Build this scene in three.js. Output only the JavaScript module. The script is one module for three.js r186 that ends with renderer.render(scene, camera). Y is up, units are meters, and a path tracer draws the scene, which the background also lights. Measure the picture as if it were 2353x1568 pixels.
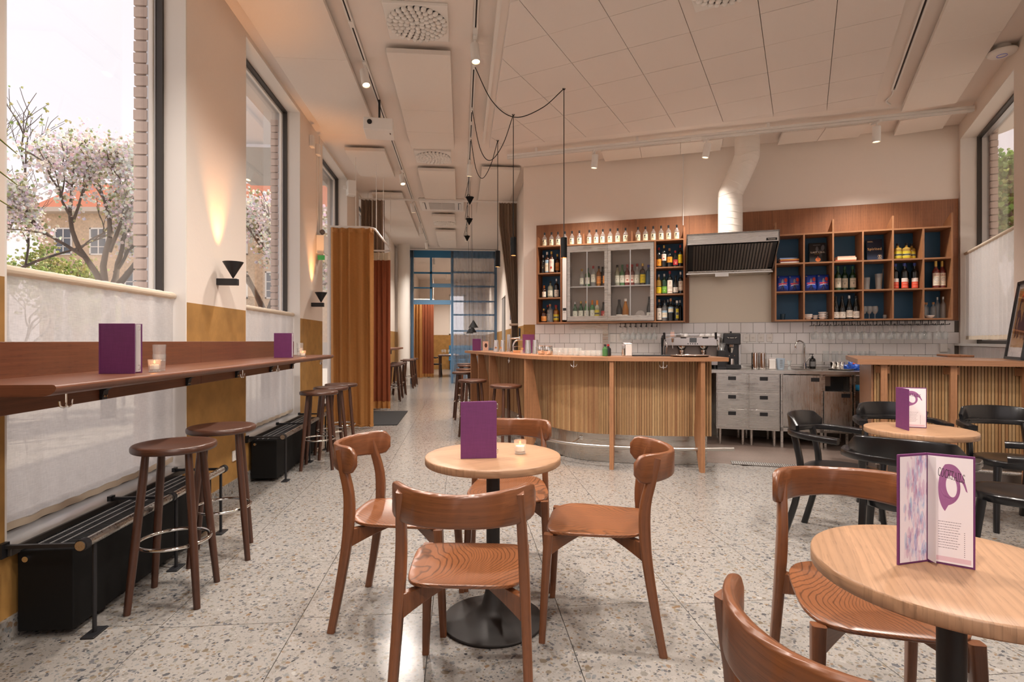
import * as THREE from 'three';
import { mergeGeometries, mergeVertices, toCreasedNormals } from 'three/addons/utils/BufferGeometryUtils.js';
import { RoundedBoxGeometry } from 'three/addons/geometries/RoundedBoxGeometry.js';

// ---------------------------------------------------------------- camera, sky, light, exposure
const scene = new THREE.Scene();
const camera = new THREE.PerspectiveCamera(64.18, 2353 / 1568, 0.05, 400);
camera.position.set(0, 1.245, 0);
camera.rotation.y = -0.09254;
const renderer = new THREE.WebGLRenderer();
renderer.toneMapping = THREE.LinearToneMapping;
renderer.toneMappingExposure = 1.55;
renderer.shadowMap.enabled = true;

const SPOT_POWER = 13;                     // candela of one ceiling spot
const SKY = 1.05;

let seed = 7;
const rnd = () => { seed = (seed + 0x6d2b79f5) | 0; let t = Math.imul(seed ^ (seed >>> 15), 1 | seed); t = (t + Math.imul(t ^ (t >>> 7), 61 | t)) ^ t; return ((t ^ (t >>> 14)) >>> 0) / 4294967296; };
const rr = (a, b) => a + (b - a) * rnd();

// periodic value noise
const hash = (x, y, s) => { let h = Math.imul(x, 374761393) ^ Math.imul(y, 668265263) ^ Math.imul(s, 1274126177); h = Math.imul(h ^ (h >>> 13), 1274126177); return ((h ^ (h >>> 16)) >>> 0) / 4294967296; };
const sm = (t) => t * t * (3 - 2 * t);
const mod = (a, n) => ((a % n) + n) % n;
function noise(x, y, px, py, s) {
  const x0 = Math.floor(x), y0 = Math.floor(y), fx = sm(x - x0), fy = sm(y - y0);
  const a = hash(mod(x0, px), mod(y0, py), s), b = hash(mod(x0 + 1, px), mod(y0, py), s), c = hash(mod(x0, px), mod(y0 + 1, py), s), d = hash(mod(x0 + 1, px), mod(y0 + 1, py), s);
  return (a + (b - a) * fx) * (1 - fy) + (c + (d - c) * fx) * fy;
}
const fbm = (x, y, px, py, s, o = 4) => { let v = 0, a = 0.5, t = 0; for (let i = 0; i < o; i++) { v += a * noise(x, y, px, py, s + i); t += a; x *= 2; y *= 2; px *= 2; py *= 2; a *= 0.5; } return v / t; };

{ // bright hazy spring sky with a soft cloud bank
  const w = 1024, h = 512, d = new Float32Array(w * h * 4);
  for (let j = 0; j < h; j++) for (let i = 0; i < w; i++) {
    const el = ((j + 0.5) / h - 0.5) * Math.PI, k = (j * w + i) * 4, e = Math.max(el, 0);
    const n = fbm(i / w * 10, j / h * 10, 10, 64, 3, 5);
    const cloud = Math.min(1, Math.max(0, (n - 0.40 - 0.12 * Math.max(0, e - 0.35)) * 9));
    const b = 0.86 + 0.08 * Math.sin(e);
    const sky = [0.80, 0.76, 0.80], cl = [0.90, 0.785, 0.775];
    for (let c = 0; c < 3; c++) d[k + c] = SKY * b * (sky[c] + (cl[c] - sky[c]) * cloud);
    d[k + 3] = 1;
  }
  const t = new THREE.DataTexture(d, w, h, THREE.RGBAFormat, THREE.FloatType);
  t.mapping = THREE.EquirectangularReflectionMapping; t.magFilter = THREE.LinearFilter; t.wrapS = THREE.RepeatWrapping; t.needsUpdate = true;
  scene.background = t;
}
const sun = new THREE.DirectionalLight(0xfff0dc, 6);      // high sun behind the building, lights the street and the house across it
sun.position.set(16, 32, -34); sun.target.position.set(-8, 0, -2); sun.castShadow = true; sun.shadow.radius = 2;
Object.assign(sun.shadow.camera, { left: -40, right: 40, top: 40, bottom: -40, near: 1, far: 120 });
scene.add(sun, sun.target);

// ---------------------------------------------------------------- naming
const taken = new Map();
const numbered = (n) => { const k = taken.get(n) ?? 0; taken.set(n, k + 1); return k ? `${n}_${String(k).padStart(3, '0')}` : n; };
const ORD = ['first', 'second', 'third', 'fourth', 'fifth', 'sixth', 'seventh', 'eighth', 'ninth', 'tenth', 'eleventh', 'twelfth', 'thirteenth', 'fourteenth', 'fifteenth', 'sixteenth', 'seventeenth', 'eighteenth', 'nineteenth', 'twentieth'];
function tag(o, label, category, group) { o.userData.label = label; o.userData.category = category; if (group) o.userData.group = group; return o; }
function thing(name, label, category, group) { const o = new THREE.Group(); o.name = numbered(name); scene.add(o); return tag(o, label, category, group); }
function struct(name) { const o = new THREE.Group(); o.name = name; o.userData.kind = 'structure'; scene.add(o); return o; }
function part(name, geo, mat, parent, label) {
  const g = Array.isArray(geo) ? join(geo) : geo, o = new THREE.Mesh(g, mat);
  o.name = name; o.castShadow = o.receiveShadow = true; parent.add(o);
  if (label) o.userData.label = label;
  return o;
}
function single(name, geo, mat, label, category, group) { const o = part(numbered(name), geo, mat, scene); return tag(o, label, category, group); }
function dup(root, label) { const r = root.clone(); r.name = numbered(root.name.replace(/_\d{3}$/, '')); scene.add(r); r.userData = { ...root.userData, label: label ?? root.userData.label }; return r; }
const at = (o, x, y, z, ry = 0) => { o.position.set(x, y, z); o.rotation.set(0, ry, 0); return o; };

// ---------------------------------------------------------------- geometry helpers
const V = (x, y, z) => new THREE.Vector3(x, y, z);
const flat = (g) => { const n = g.index ? g.toNonIndexed() : g; for (const k of Object.keys(n.attributes)) if (!['position', 'normal', 'uv'].includes(k)) n.deleteAttribute(k); if (!n.attributes.uv) n.setAttribute('uv', new THREE.BufferAttribute(new Float32Array(n.attributes.position.count * 2), 2)); return n; };
const join = (a) => (a.length === 1 ? a[0] : mergeGeometries(a.map(flat)));
const mv = (g, x = 0, y = 0, z = 0, rx = 0, ry = 0, rz = 0) => { if (rx || ry || rz) g.applyMatrix4(new THREE.Matrix4().makeRotationFromEuler(new THREE.Euler(rx, ry, rz))); return g.translate(x, y, z); };
const box = (w, h, d, x = 0, y = 0, z = 0) => uvm(flat(new THREE.BoxGeometry(w, h, d)).translate(x, y, z));
const box2 = (x0, x1, y0, y1, z0, z1, grain) => uvm(flat(new THREE.BoxGeometry(x1 - x0, y1 - y0, z1 - z0)).translate((x0 + x1) / 2, (y0 + y1) / 2, (z0 + z1) / 2), grain);
const rbox = (w, h, d, r, x = 0, y = 0, z = 0, grain = 'x', seg = 2) => uvm(flat(new RoundedBoxGeometry(w, h, d, seg, r)).translate(x, y, z), grain);
const cyl = (r0, r1, h, x = 0, y = 0, z = 0, n = 24, open = false) => new THREE.CylinderGeometry(r1, r0, h, n, 1, open).translate(x, y + h / 2, z);   // r0 below, r1 above, y is the base
const lathe = (pts, n = 28) => new THREE.LatheGeometry(pts.map((p) => new THREE.Vector2(p[0], p[1])), n);
const tube = (pts, r, n = 8, seg = 0, closed = false) => new THREE.TubeGeometry(new THREE.CatmullRomCurve3(pts, closed, 'catmullrom', 0.5), seg || pts.length * 5, r, n, closed);
function bar(a, b, r, n = 10, r2 = r) { const d = b.clone().sub(a), g = new THREE.CylinderGeometry(r2, r, d.length(), n); g.applyQuaternion(new THREE.Quaternion().setFromUnitVectors(V(0, 1, 0), d.clone().normalize())); return g.translate((a.x + b.x) / 2, (a.y + b.y) / 2, (a.z + b.z) / 2); }
// uv in metres from the face's main axis, grain along u
function uvm(g, grain = 'x', ou = 0, ov = 0) {
  const p = g.attributes.position, uv = new Float32Array(p.count * 2), A = 'xyz', gi = A.indexOf(grain);
  const a = V(0, 0, 0), b = V(0, 0, 0), c = V(0, 0, 0);
  for (let i = 0; i < p.count; i += 3) {
    a.fromBufferAttribute(p, i); b.fromBufferAttribute(p, i + 1).sub(a); c.fromBufferAttribute(p, i + 2).sub(a); b.cross(c);
    const n = [Math.abs(b.x), Math.abs(b.y), Math.abs(b.z)], m = n.indexOf(Math.max(...n));
    const rest = [0, 1, 2].filter((k) => k !== m), u = rest.includes(gi) ? gi : rest[0], v = rest.find((k) => k !== u);
    for (let k = i; k < i + 3; k++) { const q = [p.getX(k), p.getY(k), p.getZ(k)]; uv[k * 2] = q[u] + ou; uv[k * 2 + 1] = q[v] + ov; }
  }
  g.setAttribute('uv', new THREE.BufferAttribute(uv, 2)); return g;
}
const rrect = (w, h, r, n = 3) => { const o = []; for (const [sx, sy, a0] of [[1, 1, 0], [-1, 1, 1], [-1, -1, 2], [1, -1, 3]]) for (let i = 0; i <= n; i++) { const a = (a0 + i / n) * Math.PI / 2; o.push([sx * (w / 2 - r) + r * Math.cos(a), sy * (h / 2 - r) + r * Math.sin(a)]); } return o; };
// sweeps a section along a path; ref is the direction that the section's first axis keeps to; scale(i) -> [a, b]
function sweep(path, sec, ref, scale = () => [1, 1], crease = 0.7) {
  const n = path.length, m = sec.length, pos = [], uv = [], idx = []; let len = 0;
  const per = [0]; for (let j = 1; j <= m; j++) per.push(per[j - 1] + Math.hypot(sec[j % m][0] - sec[j - 1][0], sec[j % m][1] - sec[j - 1][1]));
  for (let i = 0; i < n; i++) {
    const t = path[Math.min(i + 1, n - 1)].clone().sub(path[Math.max(i - 1, 0)]).normalize(), b = t.clone().cross(ref).normalize(), a = b.clone().cross(t).normalize(), [sa, sb] = scale(i / (n - 1), i);
    if (i) len += path[i].distanceTo(path[i - 1]);
    for (let j = 0; j <= m; j++) { const s = sec[j % m]; const q = path[i].clone().addScaledVector(a, s[0] * sa).addScaledVector(b, s[1] * sb); pos.push(q.x, q.y, q.z); uv.push(len, per[j]); }
  }
  for (let i = 0; i < n - 1; i++) for (let j = 0; j < m; j++) { const q = i * (m + 1) + j, r = q + m + 1; idx.push(q, r, q + 1, q + 1, r, r + 1); }
  for (const [i, f] of [[0, 1], [n - 1, 0]]) { const c = pos.length / 3; pos.push(path[i].x, path[i].y, path[i].z); uv.push(0, 0); for (let j = 0; j < m; j++) { const q = i * (m + 1) + j; f ? idx.push(c, q, q + 1) : idx.push(c, q + 1, q); } }
  const g = new THREE.BufferGeometry(); g.setAttribute('position', new THREE.Float32BufferAttribute(pos, 3)); g.setAttribute('uv', new THREE.Float32BufferAttribute(uv, 2)); g.setIndex(idx);
  return toCreasedNormals(g, crease);
}
// a slab with outline R(angle), upper side top(x, z), rounded rim
function slab(R, top, th, rim = 0.006, nr = 8, na = 56, grain = 'x') {
  const rows = [], q = 4;
  for (let i = 0; i <= nr; i++) rows.push([i / nr, 0, 0]);
  for (let k = 1; k <= q; k++) { const a = k / q * Math.PI / 2; rows.push([1, rim * Math.sin(a), -rim * (1 - Math.cos(a))]); }
  for (let k = 0; k <= q; k++) { const a = k / q * Math.PI / 2; rows.push([1, rim * Math.cos(a), -(th - rim) - rim * Math.sin(a)]); }
  for (let i = nr - 1; i >= 0; i -= 2) rows.push([Math.max(0, i) / nr, 0, -th]);
  rows.push([0, 0, -th]);
  const pos = [], idx = [];
  for (const [f, o, dy] of rows) for (let j = 0; j < na; j++) { const a = j / na * 2 * Math.PI, r = R(a) - rim, x = Math.cos(a) * (r * f + o), z = Math.sin(a) * (r * f + o); pos.push(x, top(x, z) + dy, z); }
  for (let i = 0; i < rows.length - 1; i++) for (let j = 0; j < na; j++) { const a = i * na + j, b = i * na + (j + 1) % na, c = a + na, d = b + na; idx.push(a, b, c, b, d, c); }
  const g = new THREE.BufferGeometry(); g.setAttribute('position', new THREE.Float32BufferAttribute(pos, 3)); g.setIndex(idx);
  g.deleteAttribute('uv'); return uvm(toCreasedNormals(mergeVertices(g), 0.8), grain);
}
// polygon in plan (x, z), from y0 to y1
function prism(poly, y0, y1, grain = 'x') { const s = new THREE.Shape(poly.map(([x, z]) => new THREE.Vector2(x, -z))); return uvm(flat(new THREE.ExtrudeGeometry(s, { depth: y1 - y0, bevelEnabled: false }).rotateX(-Math.PI / 2).translate(0, y0, 0)), grain); }
function clip(poly, nx, nz, d) { const o = []; for (let i = 0; i < poly.length; i++) { const a = poly[i], b = poly[(i + 1) % poly.length], da = a[0] * nx + a[1] * nz - d, db = b[0] * nx + b[1] * nz - d; if (da >= 0) o.push(a); if (da * db < 0) { const t = da / (da - db); o.push([a[0] + (b[0] - a[0]) * t, a[1] + (b[1] - a[1]) * t]); } } return o; }
// a hanging cloth: width along x, folds in z, hung from y1 to y0; gather narrows it
function cloth(w, y0, y1, folds, amp, { thick = 0.006, spread = (v) => 1, flare = 0.6, sd = 1, nx = 0, ny = 14, pin = 0 } = {}) {
  nx = nx || Math.round(folds * 12); const P = (u, v, o) => { const ph = u * folds * 2 * Math.PI + 0.9 * Math.sin(u * 9 + sd) + 0.35 * Math.sin(v * 3 + u * 14 + sd); const a = amp * (flare + (1 - flare) * (1 - v)) * (0.65 + 0.5 * noise(u * folds + sd * 3, v * 1.5, 999, 999, 5)) * (1 - pin * Math.max(0, v - 0.93) / 0.07); const s = spread(v); return [(u - 0.5) * w * s + 0.12 * amp * Math.cos(ph), y0 + (y1 - y0) * v, a * Math.sin(ph) + o]; };
  const pos = [], uv = [], idx = [], W = nx + 1;
  for (const o of [thick / 2, -thick / 2]) for (let j = 0; j <= ny; j++) for (let i = 0; i <= nx; i++) { pos.push(...P(i / nx, j / ny, o)); uv.push(i / nx * w * 1.6, (y1 - y0) * j / ny); }
  const k = W * (ny + 1);
  for (let j = 0; j < ny; j++) for (let i = 0; i < nx; i++) { const a = j * W + i; idx.push(a, a + 1, a + W, a + 1, a + W + 1, a + W, k + a, k + a + W, k + a + 1, k + a + 1, k + a + W, k + a + W + 1); }
  for (let i = 0; i < nx; i++) { idx.push(i, k + i, i + 1, i + 1, k + i, k + i + 1); const b = ny * W + i; idx.push(b, b + 1, k + b, b + 1, k + b + 1, k + b); }
  for (let j = 0; j < ny; j++) { const a = j * W, b = a + nx; idx.push(a, a + W, k + a, a + W, k + a + W, k + a, b, k + b, b + W, b + W, k + b, k + b + W); }
  const g = new THREE.BufferGeometry(); g.setAttribute('position', new THREE.Float32BufferAttribute(pos, 3)); g.setAttribute('uv', new THREE.Float32BufferAttribute(uv, 2)); g.setIndex(idx); g.computeVertexNormals(); return g;
}
// frames: W = the bar wall (s along it, t out into the room), R = the wall with the right window (k towards the camera, t inwards)
const TW = 22.3 * Math.PI / 180, cW = Math.cos(TW), sW = Math.sin(TW), W0 = [0.907, -7.939];
const wxz = (s, t) => [W0[0] + cW * s - sW * t, W0[1] + sW * s + cW * t];
const atW = (o, s, y, t, turn = 0) => { const [x, z] = wxz(s, t); return at(o, x, y, z, -TW + turn); };
const TR = 33.6 * Math.PI / 180, R0 = [5.85, -5.91], dR = [-Math.sin(TR), Math.cos(TR)], nR = [-Math.cos(TR), -Math.sin(TR)];
const rxz = (k, t) => [R0[0] + dR[0] * k + nR[0] * t, R0[1] + dR[1] * k + nR[1] * t];
const RYR = -(Math.PI - (Math.PI / 2 - TR));
const atR = (o, k, y, t, turn = 0) => { const [x, z] = rxz(k, t); return at(o, x, y, z, RYR + turn); };

// ---------------------------------------------------------------- textures and materials
function dtex(w, h, f, srgb = true) { const d = new Uint8Array(w * h * 4); for (let j = 0; j < h; j++) for (let i = 0; i < w; i++) { const c = f(i / w, j / h), k = (j * w + i) * 4; d[k] = c[0]; d[k + 1] = c[1]; d[k + 2] = c[2]; d[k + 3] = 255; } const t = new THREE.DataTexture(d, w, h); t.wrapS = t.wrapT = THREE.RepeatWrapping; t.magFilter = THREE.LinearFilter; t.minFilter = THREE.LinearMipmapLinearFilter; if (srgb) t.colorSpace = THREE.SRGBColorSpace; t.needsUpdate = true; return t; }
function ctex(w, h, draw) { const c = document.createElement('canvas'); c.width = w; c.height = h; draw(c.getContext('2d'), w, h); const t = new THREE.CanvasTexture(c); t.colorSpace = THREE.SRGBColorSpace; t.magFilter = THREE.LinearFilter; return t; }
const rep = (t, a, b) => { const c = t.clone(); c.repeat.set(a, b); c.needsUpdate = true; return c; };
const G = (v) => { const c = Math.max(0, Math.min(255, v * 255)); return [c, c, c]; };
// wood: fine straight pores; plain-sawn figure with cathedral arches
const woodFine = rep(dtex(1024, 512, (u, v) => { const b = fbm(u * 3, v * 60, 3, 60, 11, 4), c = fbm(u * 2, v * 9, 2, 9, 31, 3), p = noise(u * 24, v * 300, 24, 300, 5); return G(0.80 + 0.20 * b + 0.16 * (c - 0.5) - (p > 0.80 ? 0.11 : 0)); }), 1 / 1.0, 1 / 0.35);
const woodFig = rep(dtex(1024, 1024, (u, v) => { const y = (v - 0.5) * 2, wob = 0.5 * (fbm(u * 3, v * 4, 3, 4, 71, 4) - 0.5); const d = (y + 0.25 * Math.sin(u * 6.283 + 1)) ** 2 * 1.6 + wob + 0.22 * Math.sin(u * 6.283); const r = mod(d * 7, 1); const line = r > 0.8 ? (r - 0.8) * 5 : r < 0.12 ? 1 - r * 8 : 0; const f = fbm(u * 4, v * 90, 4, 90, 12, 3); return G(0.96 - 0.34 * line + 0.13 * (f - 0.5)); }), 1 / 0.62, 1 / 0.46);
const woodOak = rep(dtex(1024, 1024, (u, v) => { const st = Math.floor(v * 8), tone = hash(st, 3, 9) - 0.5, wob = fbm(u * 2, v * 8, 2, 8, 91, 3); const r = mod(v * 40 + wob * 2.2 + st * 0.37, 1), line = Math.max(0, r - 0.6) * 0.3; const p = noise(u * 14, v * 420, 14, 420, 6); return G(0.92 + 0.10 * tone - line * 0.6 + 0.10 * (fbm(u * 5, v * 120, 5, 120, 22, 3) - 0.5) - (p > 0.82 ? 0.07 : 0)); }), 1 / 0.8, 1 / 0.8);
const std = (c, r = 0.6, m = 0, o = {}) => new THREE.MeshPhysicalMaterial({ color: c, roughness: r, metalness: m, ...o });
const lin = (r, g, b) => new THREE.Color().setRGB(r, g, b);
const plasterBump = rep(dtex(256, 256, (u, v) => G(fbm(u * 24, v * 24, 24, 24, 44, 3)), false), 1 / 0.5, 1 / 0.5);
const weave = dtex(256, 256, (u, v) => G(0.90 + 0.10 * (0.5 * noise(u * 90, v * 8, 90, 8, 8) + 0.5 * noise(u * 8, v * 90, 8, 90, 9))));
const terrazzo = ctex(2048, 2048, (g, w) => {
  g.fillStyle = '#c8c2bb'; g.fillRect(0, 0, w, w);
  const cols = ['#8f8d8b', '#a39c94', '#aea596', '#85868a', '#93836f', '#d6d0c8', '#74757a', '#a8957d', '#b9b3ab', '#66676c', '#e0dbd4', '#9b9fa2', '#a9896a', '#b3aea8', '#4a4d55'];
  const chip = (x, y, r) => { const n = 5 + Math.floor(rnd() * 4), a0 = rnd() * 6.28, st = rr(0.5, 0.95), ro = rnd() * 3.14; for (const ox of [-w, 0, w]) for (const oy of [-w, 0, w]) { if (x + ox < -40 || x + ox > w + 40 || y + oy < -40 || y + oy > w + 40) continue; const s0 = seed; g.beginPath(); for (let i = 0; i < n; i++) { const a = a0 + i / n * 6.283, q = r * (0.72 + 0.5 * hash(i, Math.round(x), Math.round(y))); const px = Math.cos(a) * q, py = Math.sin(a) * q * st; const X = x + ox + px * Math.cos(ro) - py * Math.sin(ro), Y = y + oy + px * Math.sin(ro) + py * Math.cos(ro); i ? g.lineTo(X, Y) : g.moveTo(X, Y); } g.closePath(); g.fill(); seed = s0; } };
  for (let i = 0; i < 26000; i++) { g.fillStyle = cols[Math.floor(rnd() * cols.length)]; g.globalAlpha = rr(0.35, 0.8); chip(rnd() * w, rnd() * w, rr(1.2, 3.6)); }
  for (let i = 0; i < 11000; i++) { g.fillStyle = cols[Math.floor(rnd() * cols.length)]; g.globalAlpha = rr(0.5, 0.9); chip(rnd() * w, rnd() * w, rr(4, 8)); }
  for (let i = 0; i < 3000; i++) { g.fillStyle = cols[Math.floor(rnd() * (cols.length - 1))]; g.globalAlpha = rr(0.55, 0.9); chip(rnd() * w, rnd() * w, i < 300 ? rr(13, 19) : rr(8, 14)); }
  for (let i = 0; i < 70; i++) { g.fillStyle = '#2b3038'; g.globalAlpha = 0.9; chip(rnd() * w, rnd() * w, rr(4, 10)); }
});
terrazzo.wrapS = terrazzo.wrapT = THREE.RepeatWrapping; terrazzo.repeat.set(1 / 1.9, 1 / 1.9);
const speck = rep(dtex(512, 512, (u, v) => { const n = noise(u * 250, v * 250, 250, 250, 3), m = fbm(u * 6, v * 6, 6, 6, 4, 3); const q = 0.86 + 0.2 * (n - 0.5) + 0.12 * (m - 0.5); return [q * 255, q * 250, q * 246]; }), 1 / 1.0, 1 / 1.0);
const brush = rep(dtex(512, 256, (u, v) => G(0.55 + 0.5 * (fbm(u * 3, v * 120, 3, 120, 17, 3) - 0.5) + 0.25 * (fbm(u * 6, v * 6, 6, 6, 18, 3) - 0.5)), false), 1 / 0.6, 1 / 0.3);
const mottled = rep(dtex(512, 512, (u, v) => { const a = fbm(u * 10, v * 10, 10, 10, 61, 5); return G(0.9 + 0.2 * (a - 0.5)); }), 1 / 0.9, 1 / 0.9);

const M = {
  cream: std(lin(0.79, 0.70, 0.62), 0.85, 0, { bumpMap: plasterBump, bumpScale: 0.0006 }),
  white: std(lin(0.78, 0.74, 0.69), 0.7),
  ceiling: std(lin(0.80, 0.725, 0.665), 0.9),
  panel: std(lin(0.78, 0.72, 0.66), 0.95, 0, { bumpMap: plasterBump, bumpScale: 0.0008 }),
  panelEdge: std(lin(0.55, 0.46, 0.34), 0.9),
  tileCeil: std(lin(0.76, 0.69, 0.64), 0.95, 0, { bumpMap: plasterBump, bumpScale: 0.0006 }),
  mustard: std(lin(0.46, 0.24, 0.062), 0.75, 0, { map: mottled, bumpMap: plasterBump, bumpScale: 0.0005 }),
  terrazzo: std(lin(0.50, 0.50, 0.50), 0.20, 0, { map: terrazzo, specularIntensity: 0.9 }),
  grout: std(lin(0.16, 0.14, 0.12), 0.9),
  vinyl: std(lin(0.25, 0.195, 0.17), 0.45, 0, { map: speck }),
  darkFrame: std(lin(0.055, 0.048, 0.042), 0.45, 0.3),
  alu: std(lin(0.55, 0.55, 0.55), 0.35, 0.85),
  pane: std(0xffffff, 0.02, 0, { transmission: 1, thickness: 0, ior: 1.5 }),
  brick: std(lin(0.76, 0.60, 0.52), 0.9, 0, { map: mottled }), mortar: std(lin(0.66, 0.61, 0.57), 0.95),
  sheer: std(lin(0.97, 0.95, 0.93), 0.82, 0, { map: rep(weave, 5, 5), transmission: 0.72, thickness: 0, side: THREE.DoubleSide }),
  hem: std(lin(0.80, 0.70, 0.56), 0.95, 0, { transmission: 0.25, thickness: 0 }),
  chairWood: std(lin(0.225, 0.078, 0.028), 0.36, 0, { map: woodFine, clearcoat: 0.35, clearcoatRoughness: 0.25 }),
  chairPly: std(lin(0.245, 0.087, 0.032), 0.34, 0, { map: woodFig, clearcoat: 0.35, clearcoatRoughness: 0.25 }),
  stoolWood: std(lin(0.082, 0.029, 0.014), 0.42, 0, { map: woodFine, clearcoat: 0.2, clearcoatRoughness: 0.3 }),
  counterWood: std(lin(0.195, 0.067, 0.030), 0.40, 0, { map: woodFine, clearcoat: 0.15, clearcoatRoughness: 0.35 }),
  oak: std(lin(0.42, 0.24, 0.135), 0.45, 0, { map: woodOak }),
  barTop: std(lin(0.40, 0.19, 0.092), 0.38, 0, { map: woodOak, clearcoat: 0.2, clearcoatRoughness: 0.3 }),
  cabinet: std(lin(0.34, 0.135, 0.055), 0.5, 0, { map: woodFine }),
  cabinetPost: std(lin(0.42, 0.195, 0.088), 0.5, 0, { map: woodFine }),
  blueBack: std(lin(0.028, 0.118, 0.235), 0.5),
  steel: std(lin(0.60, 0.575, 0.54), 0.55, 1, { roughnessMap: brush }),
  steelDark: std(lin(0.22, 0.19, 0.17), 0.35, 1),
  chrome: std(lin(0.80, 0.79, 0.77), 0.08, 1),
  black: std(lin(0.012, 0.012, 0.014), 0.45), blackGloss: std(lin(0.005, 0.005, 0.006), 0.3, 0, { clearcoat: 0.25, clearcoatRoughness: 0.15 }),
  blackSatin: std(lin(0.004, 0.004, 0.004), 0.65, 0, { specularIntensity: 0.5 }),
  castIron: std(lin(0.045, 0.04, 0.038), 0.55, 0.4, { map: mottled }),
  whitePlastic: std(lin(0.80, 0.77, 0.73), 0.4), whiteTile: std(lin(0.84, 0.815, 0.80), 0.12, 0, { clearcoat: 0.4, clearcoatRoughness: 0.05 }),
  purple: std(lin(0.175, 0.036, 0.15), 0.65, 0, { map: rep(weave, 4, 4) }),
  paper: std(lin(0.72, 0.68, 0.68), 0.8),
  glass: std(lin(0.96, 0.97, 0.97), 0.02, 0, { transmission: 0.92, thickness: 0, ior: 1.5, specularIntensity: 1 }),
  glassRib: std(lin(0.90, 0.92, 0.92), 0.06, 0, { transmission: 0.85, thickness: 0, ior: 1.5 }),
  wax: std(lin(0.9, 0.82, 0.70), 0.6), flame: std(0x000000, 1, 0, { emissive: 0xffb060, emissiveIntensity: 3 }),
  glow: std(0x000000, 1, 0, { emissive: 0xffd9a8, emissiveIntensity: 5 }),
  ochre: std(lin(0.50, 0.225, 0.062), 0.85, 0, { map: rep(weave, 6, 6), sheen: 0.3, sheenColor: lin(0.5, 0.3, 0.1) }),
  rust: std(lin(0.30, 0.075, 0.025), 0.8, 0, { map: rep(weave, 6, 6), sheen: 0.3, sheenColor: lin(0.5, 0.25, 0.1) }),
  taupe: std(lin(0.36, 0.255, 0.185), 0.9, 0, { map: rep(weave, 6, 6) }),
  blueSheer: std(lin(0.30, 0.38, 0.48), 0.95, 0, { transmission: 0.42, thickness: 0, side: THREE.DoubleSide, transparent: true, opacity: 0.5 }),
  blueFrame: std(lin(0.035, 0.19, 0.38), 0.5), wire: std(lin(0.012, 0.011, 0.010), 0.6),
  cork: std(lin(0.50, 0.26, 0.13), 0.9), porcelain: std(lin(0.82, 0.79, 0.76), 0.2),
  copper: std(lin(0.75, 0.42, 0.25), 0.2, 1),
};
// ---------------------------------------------------------------- the room
const H = 3.95, XL = -1.87, SOF = 3.80;
const winsL = [[-2.42, -3.91], [-4.93, -6.54], [-7.55, -9.16], [-10.17, -11.78], [-12.79, -14.40]], SILL = 0.395, WTOP = 3.915;
{ // floor: terrazzo slabs over dark joints, poured floor behind the bar
  const f = struct('floor');
  part('screed', box2(-2.4, 8, -0.2, -0.012, -25, 3.4), M.grout, f);
  const dx = 0.585, dz = 0.665, gap = 0.0016, near = [], geos = [], far = [];
  for (let v = 0; v < 6; v++) { const ou = rr(0, 1.9), ov = rr(0, 1.9); geos.push(uvm(flat(new THREE.BoxGeometry(dx - 2 * gap, 0.012, dz - 2 * gap)), 'x', ou, ov)); }
  const inKitchen = (x, z) => { const s = (x - W0[0]) * cW + (z - W0[1]) * sW, t = -(x - W0[0]) * sW + (z - W0[1]) * cW; return t < 1.78 && s > 0.9; };
  for (let i = -3; i < 12; i++) for (let j = -4; j < 40; j++) {
    const x = -0.72 + dx * (i + 0.5), z = 0.17 - dz * (j + 0.5) - (mod(i, 2) ? 0 : 0.03);
    if (x < -2.2 || x > 5.2 || inKitchen(x - 0.2, z + 0.2)) continue;
    if (x > 1.35 && z < -8.4) continue;
    const seen = z < -0.9 && x < 0.3 + 1.12 * -z && x > -1.9;
    seen && z > -9.8 ? near.push([x, z]) : far.push([x, z]);
  }
  near.sort((a, b) => b[1] - a[1]);
  near.forEach(([x, z], n) => { if (n < 290) part('floor_slab', geos[Math.floor(rnd() * 6)], M.terrazzo, f).position.set(x, -0.006, z); else far.push([x, z]); });
  part('far_floor_slabs', far.map(([x, z]) => box2(x - dx / 2 + gap, x + dx / 2 - gap, -0.012, 0, z - dz / 2 + gap, z + dz / 2 - gap)), M.terrazzo, f).userData.kind = 'stuff';
  const k = [wxz(0.75, -0.05), wxz(5.6, -0.05), wxz(5.6, 0.6), [4.7, -3.9], wxz(3.9, 1.78), wxz(0.75, 1.78)];
  part('poured_floor', prism(k, -0.011, 0.001), M.vinyl, f);
  const gr = thing('floor_drain', 'long grey metal drain grate where the two floors meet beside bar', 'drain');
  atW(gr, 3.12, 0.002, 1.72); part('frame', [box(0.86, 0.004, 0.008, 0, 0.002, 0.074), box(0.86, 0.004, 0.008, 0, 0.002, -0.074), box(0.86, 0.002, 0.142, 0, 0.0005, 0)], M.steelDark, gr);
  const gb = box(0.012, 0.005, 0.14);
  for (let i = 0; i < 42; i++) part('grate_bar', gb, M.alu, gr).position.set(-0.42 + i * 0.0205, 0.003, 0);
}

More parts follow.
